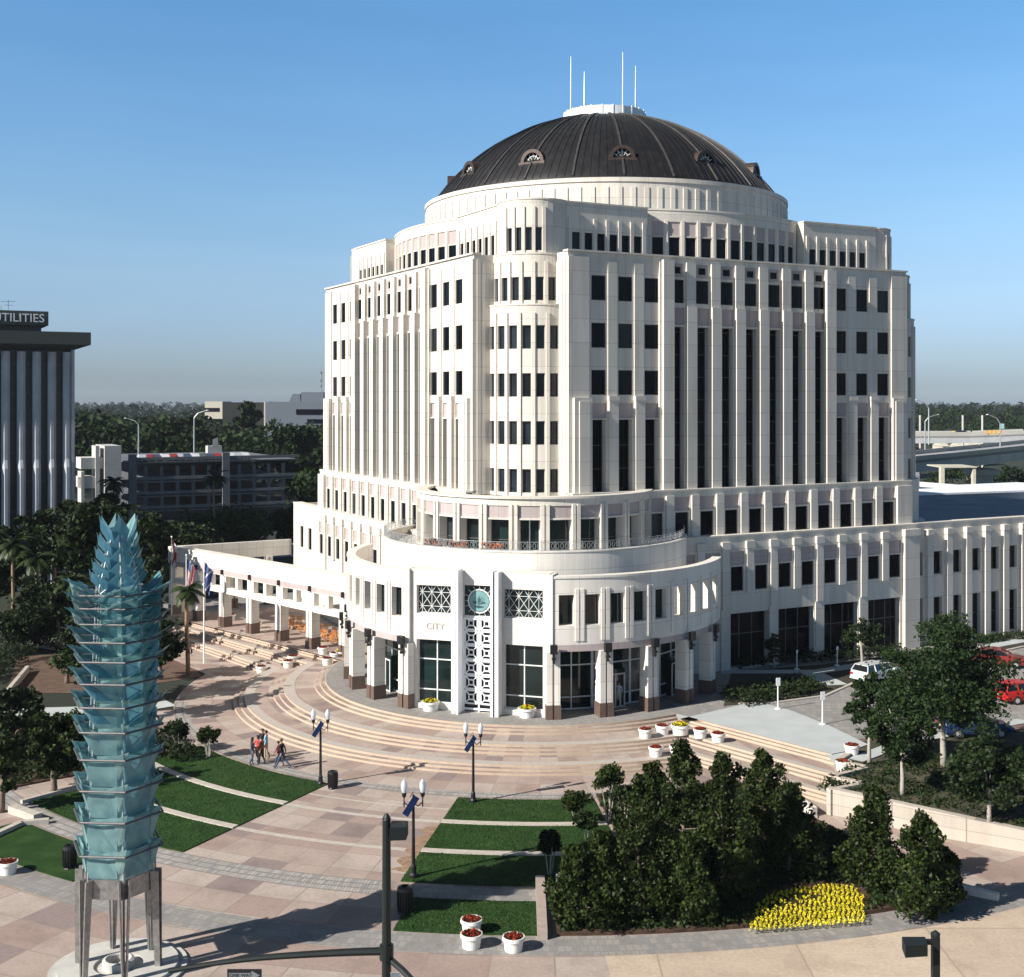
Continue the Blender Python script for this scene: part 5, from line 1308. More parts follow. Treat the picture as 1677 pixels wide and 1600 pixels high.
t.l(t.b.outputs[0], mx.inputs[1]); t.l(tb.outputs[0], mx.inputs[2]); t.l(mx.outputs[0], t.out.inputs[0]); M['globe'] = t.m
M['banner'] = simple('blue_banner', (.003, .010, .034), .9, var=.4, scale=1.5, spec=.05)
l0 = make_lamp('twin globe lamp beside the left lawn corner', G(525, 1285), 4.45, R(0))
dup(l0, G(775, 1313, .05), R(-8), 'twin globe lamp on the upper right lawn before the steps')
dup(l0, G(677, 1436, .05), R(4), 'twin globe lamp on the lower lawn nearest the camera', scale=1.04)
# ------------------------------------------------------------------ trash cans
def make_bin(label, loc):
    T = thing('trash_can', label, 'trash can', loc, 0, 'black trash cans'); mb = MB(); mb.lathe([(0, 0), (.27, 0), (.27, .05), (.25, .08), (.29, .85), (.31, .87), (.30, .92), (.27, .9)], 18)
    for k in range(18): a = k * math.pi / 9; mb.bar((.275 * math.cos(a), .275 * math.sin(a), .1), (.3 * math.cos(a), .3 * math.sin(a), .84), .03)
    mb.build('bin', M['black'], T, world=False); mb = MB(); mb.lathe([(.30, .9), (.28, 1.0), (.14, 1.04), (.13, .98), (.1, .7)], 18); mb.build('lid', M['black'], T, world=False); return T
b0 = make_bin('black trash can beside the left plaza lamp', G(545, 1291)); dup(b0, G(663, 1495, .0), .3, 'black trash can in the shade behind the tall signal pole', scale=1.15); dup(b0, G(114, 1422), .9, 'black trash can on the lowest left lawn behind the glass tower', scale=1.1)
# ------------------------------------------------------------------ sign posts in the court
def make_sign(label, loc, h, w_, hh, flag=True):
    T = thing('sign_post', label, 'sign', loc, R(18), 'white sign posts by the driveway'); mb = MB(); mb.lathe([(0, 0), (.22, 0), (.22, .05), (.05, .08), (.04, h)], 10); mb.build('post', M['paintwhite'], T, world=False)
    mb = MB(); mb.box(-w_ / 2, w_ / 2, -.045, -.02 - .0, h - hh, h + .05) ; mb.build('sign_plate', M['paintwhite'], T, world=False)
    return T
make_sign('white sign post at the far side of the pale concrete court', G(1274, 1161, ZH), 2.1, .32, .5); make_sign('white sign post at the near side of the pale concrete court', G(1347, 1186, ZH), 2.1, .32, .5)
make_sign('thin sign post in the shade of the hall by the hedge', G(1371, 1090, ZH), 1.5, .2, .25); make_sign('dim sign post left of the others near the storefront hedge', G(1305, 1096, ZH), 1.5, .16, .2)
# ------------------------------------------------------------------ flag poles
M['redcloth'] = simple('red_cloth', (.40, .03, .03), .8); M['whitecloth'] = simple('white_cloth', (.7, .7, .7), .8); M['bluecloth'] = simple('blue_cloth', (.05, .08, .22), .8)
def flagpole(label, px, pb_, pt, kind):
    b = G(px, pb_, 0); h = H - (pt - HY) / F * b[1]; T = thing('flagpole', label, 'flagpole', b, 0, 'flagpoles in front of the arcade'); mb = MB(); mb.tube([(0, 0, 0), (0, 0, h * .5), (0, 0, h)], [.075, .06, .035], 8); mb.lathe([(0, -.09), (.07, -.05), (.09, 0), (.07, .05), (0, .09)], 8, (0, 0, h + .06)); mb.build('pole', M['paintwhite'], T, world=False)
    mb = MB(); nx, nz = 9, 13; W_, Hh = .75, 2.3
    for i in range(nx):
        for j in range(nz):
            def q(i, j): u = i / nx; v = j / nz; return (.06 + u * W_ * (1 - .45 * v), .12 * math.sin(u * 9 + v * 2), h - .3 - v * Hh - u * .9 * (1 - .3 * v))
            if kind == 'us': m = 2 if (j < 5 and i < 5) else ((i + 0) % 2)
            elif kind == 'blue': m = 2 if (i + j) % 7 else 1
            else: m = 0 if (abs(i - j * .7) < 1.3 or abs(i + j * .7 - 9) < 1.3) else 1
            for rev in (0, 1):
                P_ = [q(i, j), q(i + 1, j), q(i + 1, j + 1), q(i, j + 1)]; mb.face([(p[0], p[1] + .004 * rev, p[2]) for p in (P_[::-1] if rev else P_)], m)
    mb.build('flag', [M['redcloth'], M['whitecloth'], M['bluecloth']], T, world=False)
flagpole('flagpole with a limp red and white flag at the arcade corner', 281, 1028, 880, 'cross'); flagpole('flagpole with a striped flag behind the lone palm', 305, 1055, 910, 'us'); flagpole('nearest flagpole with a limp blue flag before the arcade', 334, 1086, 914, 'blue')
# ------------------------------------------------------------------ rocking chairs
M['wood'] = simple('orange_wood', (.58, .24, .06), .5, var=.2, scale=6)
def make_chair(label, loc, rz):
    T = thing('rocking_chair', label, 'rocking chair', loc, rz, 'wooden rocking chairs under the arcade')
    mb = MB()
    for i in range(6): mb.bar((-.27, -.28 + i * .1, .44 - i * .012), (.27, -.28 + i * .1, .44 - i * .012), .085, .03)
    mb.build('seat', M['wood'], T, world=False); mb = MB()
    for i in range(6): x = -.25 + i * .1; mb.bar((x, .27, .42), (x, .52, 1.22), .07, .025)
    mb.bar((-.3, .51, 1.18), (.3, .51, 1.18), .06, .04); mb.bar((-.3, .33, .62), (.3, .33, .62), .05, .03); mb.build('backrest', M['wood'], T, world=False)
    for s in (-1, 1):
        mb = MB(); pts = [(s * .29, -.5 + j * .13, .03 + .16 * ((j - 4.2) / 4.2) ** 2) for j in range(10)]
        for a, b in zip(pts, pts[1:]): mb.bar(a, b, .05, .05)
        mb.build('rocker', M['wood'], T, world=False)
        mb = MB(); mb.bar((s * .31, -.36, .66), (s * .31, .38, .68), .09, .03); mb.build('armrest', M['wood'], T, world=False)
        for y, z in ((-.28, .66), (.3, .7)): mb = MB(); mb.bar((s * .29, y, .05), (s * .29, y, z), .05, .05); mb.build('leg', M['wood'], T, world=False)
    return T
ch0 = None
crow = [((474, 1030), 'leftmost rocking chair under the arcade'), ((487, 1031), 'second rocking chair from the left under the arcade'), ((499, 1036), 'rocking chair half hidden by the fifth arcade column'),
        ((518, 1044), 'first rocking chair right of the fifth arcade column'), ((529, 1046), 'second rocking chair right of the fifth arcade column'), ((542, 1051), 'rocking chair left of the last arcade column'), ((552, 1055), 'rocking chair partly hidden by the last arcade column')]
for i, ((px, py), lab) in enumerate(crow):
    g0 = G(px, py, ZH); rz = R(-28 + 5 * math.sin(i * 2.1))
    if ch0 is None: ch0 = make_chair(lab, g0, rz)
    else: dup(ch0, g0, rz, lab)
# ------------------------------------------------------------------ people
M['skin'] = simple('skin', (.38, .23, .16), .6); M['skindark'] = simple('skin_dark', (.13, .075, .05), .6); M['hair'] = simple('dark_hair', (.02, .014, .01), .7); M['hairred'] = simple('brown_hair', (.13, .05, .025), .7)
def cloth(nm, c): return simple(nm, c, .85, var=.2, scale=9)
CL = {'navy': cloth('navy_cloth', (.012, .018, .04)), 'black': cloth('black_cloth', (.012, .012, .014)), 'lblue': cloth('light_blue_shirt', (.30, .48, .60)), 'khaki': cloth('khaki_trousers', (.45, .36, .24)), 'rust': cloth('rust_jacket', (.26, .07, .04)),
      'red': cloth('red_shirt', (.5, .06, .06)), 'jeans': cloth('blue_jeans', (.04, .07, .14)), 'wine': cloth('wine_shirt', (.22, .02, .05)), 'white': cloth('pale_shirt', (.55, .6, .68)), 'cream': cloth('cream_trousers', (.58, .56, .50)), 'teal': cloth('teal_shirt', (.08, .2, .26))}
def person(label, loc, face, hgt=1.75, top='navy', legs='jeans', step=0.0, arms=(.05, .05), bend=(0, 0), hair='hair', skin='skin', lean=0.0, sleeve=True, fat=1.0, longhair=False):
    """+Y is forwards for the figure; face = heading in radians about Z"""
    k = hgt / 1.75; T = thing('person', label, 'person', loc, face)
    nodes = []; edges = []
    def nd(p, r, par=None, rt=False):
        nodes.append((Vector(p) * k, r * k)); 
        if par is not None: edges.append((par, len(nodes) - 1))
        return len(nodes) - 1
    L = lean
    pel = nd((0, 0, .95), (.135 * fat)); wst = nd((0, L * .25, 1.10), .125 * fat, pel); chst = nd((0, L * .6, 1.30), .145 * fat, wst); upc = nd((0, L * .8, 1.42), .11, chst); nk = nd((0, L * .9 + .01, 1.50), .055, upc); hd0 = nd((0, L + .02, 1.56), .07, nk); hd1 = nd((0, L + .03, 1.645), .095, hd0); hd2 = nd((0, L + .02, 1.715), .07, hd1)
    nd((0, L + .125, 1.625), .016, hd1)           # nose
    hands = []
    for s, fw in ((-1, step), (1, -step)):
        hp = nd((s * .09, 0, .90), .095 * fat, pel); kn = nd((s * .10, .42 * fw + .02, .50 + abs(fw) * .02), .062, hp); sh = nd((s * .10, .72 * fw - (.12 if fw < 0 else 0), .28), .056, kn); an = nd((s * .10, 1.0 * fw - (.14 if fw < 0 else 0), .09 + (.04 if fw < 0 else 0)), .042, sh); nd((s * .11, 1.0 * fw + .13 - (.12 if fw < 0 else 0), .045), .04, an)
    for s, aa, be in ((-1, arms[0], bend[0]), (1, arms[1], bend[1])):
        sh = nd((s * .17, L * .75, 1.40), .062, upc); el = nd((s * .23, L * .6 + aa * .9, 1.14), .045, sh)
        hx_, hy_, hz_ = s * (.22 - .05 * be), L * .5 + aa * 1.4 + be * .22, .92 + be * .20
        wr = nd((hx_, hy_, hz_), .029, el); pm = nd((hx_, hy_ + .03 + be * .04, hz_ - .06 + be * .05), .034, wr)
        for q in range(4): f1 = nd((hx_ + (q - 1.5) * .018 * 1.1, hy_ + .05 + be * .07, hz_ - .11 - .006 * (1.5 - abs(q - 1.5)) + be * .08), .0095, pm); nd((hx_ + (q - 1.5) * .018 * 1.1, hy_ + .065 + be * .08, hz_ - .145 - .004 * q + be * .09), .0085, f1)
        nd((hx_ - s * .045, hy_ + .05, hz_ - .085 + be * .05), .010, pm)
    me = bpy.data.meshes.new('body'); me.from_pydata([tuple(p) for p, r in nodes], edges, []); o = bpy.data.objects.new('body', me); COL.objects.link(o)
    md = o.modifiers.new('skin', 'SKIN'); md.use_smooth_shade = True
    sv = me.skin_vertices[0].data
    for i, (p, r) in enumerate(nodes): sv[i].radius = (r, r * (.78 if i in (0, 1, 2, 3) else 1)); sv[i].use_root = (i == 0)
    sb = o.modifiers.new('sub', 'SUBSURF'); sb.levels = sb.render_levels = 1
    dg = bpy.context.evaluated_depsgraph_get(); dg.update(); m2 = bpy.data.meshes.new_from_object(o.evaluated_get(dg)); COL.objects.unlink(o); bpy.data.objects.remove(o)
    m2.materials.clear()
    for q in (M[skin], CL[top], CL[legs], M['black']): m2.materials.append(q)
    for p in m2.polygons:
        c_ = p.center / k; z = c_.z; arm = abs(c_.x) > .185 or (z < 1.13 and abs(c_.x) > .15 and z > .75)
        if z > 1.475: mi = 0
        elif z < .10: mi = 3
        elif arm and z < (.93 if sleeve else 1.2) + (max(bend) * .2) and z > .7: mi = 0
        elif z > .97 or arm: mi = 1
        else: mi = 2
        p.material_index = mi; p.use_smooth = True
    b = bpy.data.objects.new('body', m2); COL.objects.link(b); b.parent = T
    mb = MB(); hc = Vector((0, L + .01, 1.66)) * k
    mb.lathe([(.001, .105 * k), (.06 * k, .09 * k), (.098 * k, .04 * k), (.104 * k, -.01 * k), (.095 * k, -.05 * k if not longhair else -.2 * k)], 16, hc, a0=150, a1=390); mb.lathe([(.001, .107 * k), (.055 * k, .094 * k), (.09 * k, .05 * k), (.1 * k, .028 * k)], 14, hc)
    mb.build('hair', M[hair], T, world=False, smooth=True)
    mb = MB()
    for s in (-1, 1): mb.lathe([(0, -.008), (.009, 0), (0, .008)], 6, Vector((s * .034, L + .108, 1.655)) * k)
    mb.build('eyes', M['black'], T, world=False)
    mb = MB(); mb.bar(Vector((-.025, L + .108, 1.585)) * k, Vector((.025, L + .108, 1.585)) * k, .012, .008); mb.build('mouth', M['rednot'] if 'rednot' in M else M['skindark'], T, world=False)
    mb = MB()
    for s in (-1, 1): mb.lathe([(0, -.03 * k), (.016 * k, 0), (0, .03 * k)], 6, Vector((s * .098, L + .02, 1.64)) * k)
    mb.build('ears', M[skin], T, world=False)
    return T
person('person in a dark jacket and blue jeans at the left of the group, back turned', G(413, 1253), R(-60), 1.72, 'navy', 'jeans', .05, (.06, .05), (.7, .8), longhair=True)
person('person in a rust coloured jacket facing the group, dark trousers', G(428, 1252), R(60), 1.76, 'rust', 'black', .08, (.05, .03), (.4, 0))
person('person in a red shirt between the dark jacket and the rust jacket', G(422, 1249), R(150), 1.70, 'red', 'black', .03, (.1, .1), (.8, .6))
person('person in a light blue shirt and khaki trousers standing tall in the group', G(436, 1244), R(80), 1.84, 'lblue', 'khaki', .04, (.04, .04), (.1, .1))
person('person in a black jacket at the back of the group', G(430, 1240), R(170), 1.80, 'black', 'black', .03, (.03, .03), (.5, .3))
person('tall person in a black coat striding past the lawn', G(462, 1259), R(75), 1.85, 'black', 'jeans', .36, (.12, -.12), (.1, .1), hair='hairred', lean=.04)
person('smaller person in a wine red shirt walking beside the tall black coat', G(456, 1256), R(80), 1.60, 'wine', 'jeans', .22, (.1, -.1), (.3, .3))
person('person in pale shirt and cream trousers beside the rotunda column', G(1014, 1158, ZH), R(160), 1.80, 'white', 'cream', .10, (.03, .03), (.5, .2), lean=.03)
person('person in a teal shirt on the path by the office wing', G(1593, 1067, 1.26), R(100), 1.78, 'teal', 'navy', .18, (.1, -.1), (.2, .2), skin='skindark')
# ------------------------------------------------------------------ cars
def car_paint(nm, c): return simple(nm, c, .22, .1, var=.03, spec=.6)
M['tyre'] = simple('tyre', (.012, .012, .012), .85); M['hub'] = simple('wheel_hub', (.62, .63, .65), .3, .6); M['carglass'] = simple('car_glass', (.01, .012, .015), .06, spec=.7)
M['tail'] = simple('tail_lamp', (.35, .01, .01), .3); M['headl'] = simple('head_lamp', (.7, .7, .68), .2); M['plate'] = simple('number_plate', (.7, .55, .35), .5)
def make_car(name, label, loc, rz, paint, kind='sedan', group=None, simple_=False, z=0):
    T = thing(name, label, 'car', loc, rz, group); Lh, Wh = 2.25, .86
    if kind == 'wagon': low = [(-2.2, .55, .92), (-2.12, .32, .98), (-1, .27, 1.0), (1.1, .27, .98), (2.0, .30, .84), (2.22, .45, .70)]; cab = [(-2.14, .98), (-1.92, 1.42), (-1.2, 1.47), (.1, 1.45), (.95, .98)]
    else: low = [(-2.2, .5, .92), (-2.1, .32, .96), (-1.2, .27, .97), (1.0, .27, .95), (1.95, .30, .80), (2.2, .45, .66)]; cab = [(-1.75, .95), (-1.15, 1.35), (-.4, 1.40), (.25, 1.37), (1.05, .94)]
    mb = MB(); secs = []
    for i, (x, z0, z1) in enumerate(low):
        w0 = Wh * (.93 if i in (0, len(low) - 1) else 1); s_ = [(-w0 * .95, z0), (-w0, z0 + .12), (-w0 * 1.0, z1 - .18), (-w0 * .93, z1 - .03), (-w0 * .75, z1), (w0 * .75, z1), (w0 * .93, z1 - .03), (w0, z1 - .18), (w0, z0 + .12), (w0 * .95, z0)]; secs.append([(x, y, zz) for y, zz in s_])
    for a, b in zip(secs, secs[1:]):
        for j in range(10): k_ = (j + 1) % 10; mb.face([a[j], a[k_], b[k_], b[j]][::-1])
    mb.face(secs[0]); mb.face(secs[-1][::-1])
    def cs(i, f): x, zz = cab[i]; return x, zz
    # roof and pillars
    roof = [(cab[1][0], cab[1][1]), (cab[2][0], cab[2][1]), (cab[3][0], cab[3][1])]; wr = .62
    for (x0, z0), (x1, z1) in zip(roof, roof[1:]): mb.hexa([(x0, -wr, z0 - .05), (x1, -wr, z1 - .05), (x1, wr, z1 - .05), (x0, wr, z0 - .05)], [(x0, -wr, z0), (x1, -wr, z1), (x1, wr, z1), (x0, wr, z0)])
    for s in (-1, 1):
        for (a, b) in ((0, 1), (4, 3)): mb.bar((cab[a][0], s * .78, cab[a][1] - .02), (cab[b][0], s * wr * .98, cab[b][1] - .03), .07, .06)
        mb.bar((-.25, s * .80, .95), (-.25, s * wr, 1.38), .08, .04)
        if kind == 'wagon': mb.bar((-1.2, s * .80, .97), (-1.2, s * wr, 1.42), .10, .04)
    mb.build('body', paint, T, world=False)
    mb = MB(); gl = [(cab[0][0] + .05, .765, cab[0][1] - .03), (cab[1][0] + .03, .60, cab[1][1] - .04), (cab[2][0], .60, cab[2][1] - .04), (cab[3][0] - .02, .60, cab[3][1] - .04), (cab[4][0] - .04, .765, cab[4][1] - .03)]
    for s in (1, -1): P_ = [(x, s * y, zz) for x, y, zz in gl]; mb.face(P_ if s < 0 else P_[::-1])
    mb.build('side_glass', M['carglass'], T, world=False)
    for nm_, (a, b) in (('rear_window', (0, 1)), ('windscreen', (4, 3))):
        mb = MB(); mb.face([(gl[a][0], -gl[a][1], gl[a][2]), (gl[a][0], gl[a][1], gl[a][2]), (gl[b][0], gl[b][1], gl[b][2]), (gl[b][0], -gl[b][1], gl[b][2])] if a > b else [(gl[a][0], gl[a][1], gl[a][2]), (gl[a][0], -gl[a][1], gl[a][2]), (gl[b][0], -gl[b][1], gl[b][2]), (gl[b][0], gl[b][1], gl[b][2])]); mb.build(nm_, M['carglass'], T, world=False)
    for x in (-1.35, 1.35):
        for s in (-1, 1):
            mb = MB(); mb.tube([(x, s * .70, .31), (x, s * .88, .31)], .31, 16); wl = mb.build('wheel', M['tyre'], T, world=False); mb = MB(); mb.tube([(x, s * .80, .31), (x, s * .895, .31)], [.19, .17], 12); mb.build('hub_cap', M['hub'], wl, world=False)
    for s in (-1, 1):
        mb = MB(); mb.box(-2.225, -2.19, min(s * .55, s * .82), max(s * .55, s * .82), .66, .82); mb.build('tail_light', M['tail'], T, world=False); mb = MB(); mb.box(2.19, 2.225, min(s * .5, s * .78), max(s * .5, s * .78), .52, .64); mb.build('headlight', M['headl'], T, world=False)
        mb = MB(); mb.box(.72, .86, min(s * .86, s * 1.0), max(s * .86, s * 1.0), .92, 1.04); mb.build('wing_mirror', paint, T, world=False)
    mb = MB(); mb.box(-2.23, -2.2, -.24, .24, .56, .70); mb.build('number_plate', M['plate'], T, world=False); mb = MB(); mb.box(-2.28, -2.19, -.8, .8, .36, .5); mb.box(2.18, 2.27, -.78, .78, .34, .48); mb.build('bumper', paint if kind == 'wagon' else M['tyre'], T, world=False)
    return T
redp, whp = car_paint('red_car_paint', (.45, .015, .012)), car_paint('white_car_paint', (.6, .62, .64)); dkred = car_paint('dark_red_car_paint', (.20, .025, .02))
q = G(1652, 1152, 1.23); make_car('parked_car', 'bright red estate car with its tailgate towards the plaza', (q[0] + 1.5, q[1] + .6, 1.24), R(14), redp, 'wagon')
q = G(1634, 1090, 1.23); make_car('parked_car', 'dark red saloon car parked side-on by the office wing', (q[0], q[1], 1.24), R(-22), dkred, 'sedan')
q = G(1444, 1116, 1.23); wc_ = make_car('parked_car', 'small white hatchback behind the slender oak in the driveway', (q[0] - .2, q[1] + .3, 1.24), R(35), whp, 'wagon')
bc_ = make_car('parked_car', 'dark blue car almost hidden behind the big oak trunk', (G(1600, 1225, 1.23)[0] + 1, G(1600, 1225, 1.23)[1] + 3, 1.22), R(0), car_paint('blue_car_paint', (.02, .04, .12)), 'sedan')
q = at(60, 905, 165); make_car('street_car', 'grey car on the far street left of the glass tower', (q[0], 166, .0), R(14), car_paint('grey_car_paint', (.35, .37, .4)), 'sedan'); q = at(110, 905, 165)
dup(bc_, (q[0] + 2, 170, 0), R(14), 'pale blue looking car behind the grey one on the far street')
# ------------------------------------------------------------------ tall signal pole with mast arms
Yp = 35.0; XP = (633 - CX) / F * Yp; sp = thing('signal_pole', 'tall dark signal pole with a curved mast arm and box light in the foreground', 'signal pole', (XP, Yp, 0))
M['pole'] = simple('dark_bronze_metal', (.014, .018, .017), .5, .2)
mb = MB(); mb.tube([(XP, Yp, 0), (XP, Yp, 10.75)], [.16, .115], 12); mb.tube([(XP, Yp, 6.75), (XP, Yp, 7.15)], [.2, .2], 12); mb.tube([(XP, Yp, 10.7), (XP, Yp, 10.85)], [.13, .05], 12); mb.build('pole', M['pole'], sp)
mb = MB(); pts = []
for i in range(13):
    f = i / 12; pts.append((XP - 6.1 * f, Yp - .15 * f, 6.98 - .35 * f ** 1.6 - (.45 * max(0, f - .55) ** 1.5)))
mb.tube(pts, [.12 - .055 * i / 12 for i in range(13)], 8); mb.build('mast_arm', M['pole'], sp)
mb = MB(); mb.tube([(XP + 1.6 * f + .1, Yp - 1.8 * f, 6.75 - .75 * f ** 1.4) for f in (0, .25, .5, .75, 1, 1.5, 2)], .09, 8); mb.build('lower_arm', M['pole'], sp)
mb = MB(); mb.bar((XP, Yp, 10.45), (XP + .3, Yp - .05, 10.45), .12, .12); b = [(.12, -.38), (.58, -.32), (.60, .22), (.12, .22)]
mb.hexa([(XP + x, Yp + y, 10.22) for x, y in b], [(XP + x * .98, Yp + y * .95, 10.58) for x, y in b]); mb.build('box_light', M['pole'], sp)
ow = MB(); ox, oz = XP - 3.95, 6.42; Yo = Yp - .25
ow.box(ox - .48, ox + .48, Yo - .02, Yo + .02, oz - .16, oz + .16)
for o_, mmm in ((ow, 0),):
    pass
s_ = ow.build('one_way_sign', simple('sign_black', (.015, .015, .016), .5), sp); s_['label'] = 'black ONE WAY sign with an outlined arrow pointing right'
M['signink'] = simple('sign_grey_ink', (.20, .21, .22), .6)
ar = MB(); yy = Yo - .026
ar.face([(ox - .43, yy, oz - .07), (ox + .20, yy, oz - .07), (ox + .20, yy, oz - .13), (ox + .44, yy, oz), (ox + .20, yy, oz + .13), (ox + .20, yy, oz + .07), (ox - .43, yy, oz + .07)]); ar.build('sign_arrow', M['signink'], s_)
text_mesh('ONE WAY', .135, .002, 'sign_lettering', simple('sign_black_ink', (.01, .01, .01), .6), (ox - .10, yy - .006, oz - .0), (1, 0, 0), (0, 0, 1), s_)
mb = MB(); wx = XP + .32; wz = 6.38; mb.hexa([(wx - .13, Yp - .5, wz - .28), (wx + .17, Yp - .34, wz - .33), (wx + .17, Yp - .32, wz - .33), (wx - .13, Yp - .48, wz - .28)], [(wx - .17, Yp - .5, wz + .22), (wx + .10, Yp - .34, wz + .15), (wx + .10, Yp - .32, wz + .15), (wx - .17, Yp - .48, wz + .22)])
s2 = mb.build('small_sign', M['paintwhite'], sp)
mb = MB()
for j in range(3):
    for i in range(3): px_ = wx - .10 + i * .075; z_ = wz + .08 - j * .15; mb.bar((px_, Yp - .50 + (i) * .04, z_), (px_ + .045, Yp - .475 + i * .04, z_ - .008), .05 + .02 * ((i + j) % 2), .012)
mb.build('sign_marks', M['signink'], s2)
Yq = 30.0; XQ = (1532 - CX) / F * Yq; st = thing('street_light', 'dark box street light on a square pole at the lower right', 'street light', (XQ, Yq, 0))
mb = MB(); mb.box(XQ - .085, XQ + .085, Yq - .085, Yq + .085, 0, 9.55); mb.tube([(XQ, Yq, 9.55), (XQ, Yq, 9.62), (XQ, Yq, 9.70)], [.11, .12, .02], 8); mb.build('pole', M['pole'], st)
mb = MB(); mb.bar((XQ, Yq, 9.42), (XQ - .35, Yq, 9.42), .12, .1); b = [(-.86, -.42), (-.30, -.34), (-.22, .1), (-.78, .1)]
mb.hexa([(XQ + x, Yq + y, 9.22) for x, y in b], [(XQ + x * 1.0, Yq + y, 9.5) for x, y in b]); mb.build('box_light', M['pole'], st)
# ------------------------------------------------------------------ office tower with the roof sign (left edge)
M['finblue'] = simple('grey_blue_fin', (.36, .385, .42), .95, scale=.4, var=.12, spec=.1); M['towerdark'] = simple('dark_bronze_wall', (.022, .022, .020), .4); M['capgrey'] = simple('dark_green_cap', (.05, .06, .055), .7)
Yt = 150.0; xr = (121 - CX) / F * Yt; ot = thing('office_tower', 'dark office tower with pale vertical fins and a roof sign at the left edge', 'office tower', (xr, Yt, 0))
mb = MB(); x0 = xr - 32; mb.box(x0, xr - .35, Yt + .4, Yt + 26, 0, 28.6); mb.build('wall', M['towerdark'], ot)
for i in range(7):
    xc = (110 - i * 23.3 - CX) / F * Yt; mb = MB(); n = 10
    w0 = .46
    prof = [(0, 1.0), (14.5, 1.0), (15.5, .62), (27.0, .62), (28.3, 1.1)]
    for (z0, k0), (z1, k1) in zip(prof, prof[1:]):
        def ringp(z, kk_): return [(xc - w0 * (1 if kk_ > .9 else 1.05), Yt + .4, z), (xc - w0, Yt - .5 * kk_, z), (xc - w0 * .35, Yt - .95 * kk_, z), (xc + w0 * .35, Yt - .95 * kk_, z), (xc + w0, Yt - .5 * kk_, z), (xc + w0, Yt + .4, z)]
        A, B = ringp(z0, k0), ringp(z1, k1)
        for j in range(5): mb.face([A[j], A[j + 1], B[j + 1], B[j]])
    mb.build('fin', M['finblue'], ot)
mb = MB(); mb.box(xr - .35, xr, Yt - .6, Yt + 26, 0, 28.6); mb.build('end_pier', M['finblue'], ot)
mb = MB()
for q in range(8): mb.box(x0, xr - .7, Yt + .3, Yt + .5, 2.2 + q * 3.5, 2.5 + q * 3.5)
mb.build('floor_bands', M['capgrey'], ot)
xc = (137 - CX) / F * (Yt - 1.6); mb = MB(); mb.hexa([(x0 - 2, Yt - .2, 28.6), (xr + .0, Yt - .2, 28.6), (xr, Yt + 27, 28.6), (x0 - 2, Yt + 27, 28.6)], [(x0 - 2, Yt - 1.6, 29.2), (xc, Yt - 1.6, 29.2), (xc, Yt + 28, 29.2), (x0 - 2, Yt + 28, 29.2)]); mb.box(x0 - 2, xc, Yt - 1.6, Yt + 28, 29.2, 30.7); mb.build('roof_cap', M['capgrey'], ot)
xs = (79 - CX) / F * (Yt + 2) + 1.2; mb = MB(); mb.box(x0, xs - .7, Yt + 3, Yt + 12, 30.9, 31.6); mb.box(x0, xs, Yt + 2, Yt + 12, 31.6, 33.3); sg2 = mb.build('roof_sign', M['capgrey'], ot)
text_mesh('UTILITIES', 1.42, .05, 'sign_lettering', simple('white_sign_letters', (.75, .78, .82), .5), (xs - .45, Yt + 1.94, 32.40), (1, 0, 0), (0, 0, 1), sg2, align='RIGHT')
mb = MB(); ax = (60 - CX) / F * (Yt + 6); mb.tube([(ax, Yt + 6, 33.3), (ax, Yt + 6, 34.9)], .04, 5); mb.bar((ax - .8, Yt + 6, 34.6), (ax + .8, Yt + 6, 34.7), .06); mb.bar((ax - .5, Yt + 6, 34.2), (ax + .5, Yt + 6, 34.2), .05); mb.bar((ax - .8, Yt + 6.2, 33.3), (ax - .8, Yt + 6.2, 34.2), .05); mb.build('aerial', M['galv'], ot)
ot.rotation_euler = (0, 0, R(27.6))
# ------------------------------------------------------------------ parking garage
Yg = 232.0
def gx(px, Y=Yg): return (px - CX) / F * Y
def gz(py, Y=Yg): return H - (py - HY) / F * Y
pg = thing('parking_garage', 'grey open parking garage with cars on its top deck', 'parking garage', (gx(214), Yg, 0))
M['gdeck'] = simple('garage_concrete', (.12, .13, .145), .85, scale=.3, var=.15); M['gpale'] = simple('garage_pale', (.46, .45, .43), .85, scale=.4)
mb = MB(); X0, X1 = gx(214), gx(497)
mb.box(X0, X1, Yg + .3, Yg + 40, 0, gz(840), 1)
for zt in (gz(750), gz(782), gz(806), gz(830)): mb.box(X0, X1, Yg, Yg + .35, zt - .55, zt, 0); mb.box(X0, X1, Yg + .35, Yg + 40, zt - 1.15, zt - .85, 0)
mb.box(X0 + .3, X1, Yg + 39, Yg + 40, 0, gz(760), 0)
mb.build('deck', [M['gdeck'], M['towerdark']], pg)
mb = MB()
for px in (217, 371): mb.box(gx(px) - .7, gx(px) + .7, Yg - .35, Yg + .5, 0, gz(744))
for px in range(240, 480, 26): mb.box(gx(px) - .3, gx(px) + .3, Yg + .8, Yg + 1.4, 0, gz(765))
mb.build('pillar', M['gdeck'], pg)
mb = MB(); mb.box(gx(170), gx(196), Yg - 2, Yg + 8, 0, gz(729)); mb.box(gx(135), gx(170), Yg - 1, Yg + 5, gz(766), gz(748)); mb.box(gx(135), gx(163), Yg - 1, Yg + 5, gz(797), gz(779)); mb.box(gx(157), gx(163), Yg - 1.4, Yg + 3, 0, gz(729)); mb.box(gx(135), gx(140), Yg - 1.2, Yg + 3, 0, gz(770)); mb.build('stair_tower', M['gpale'], pg)
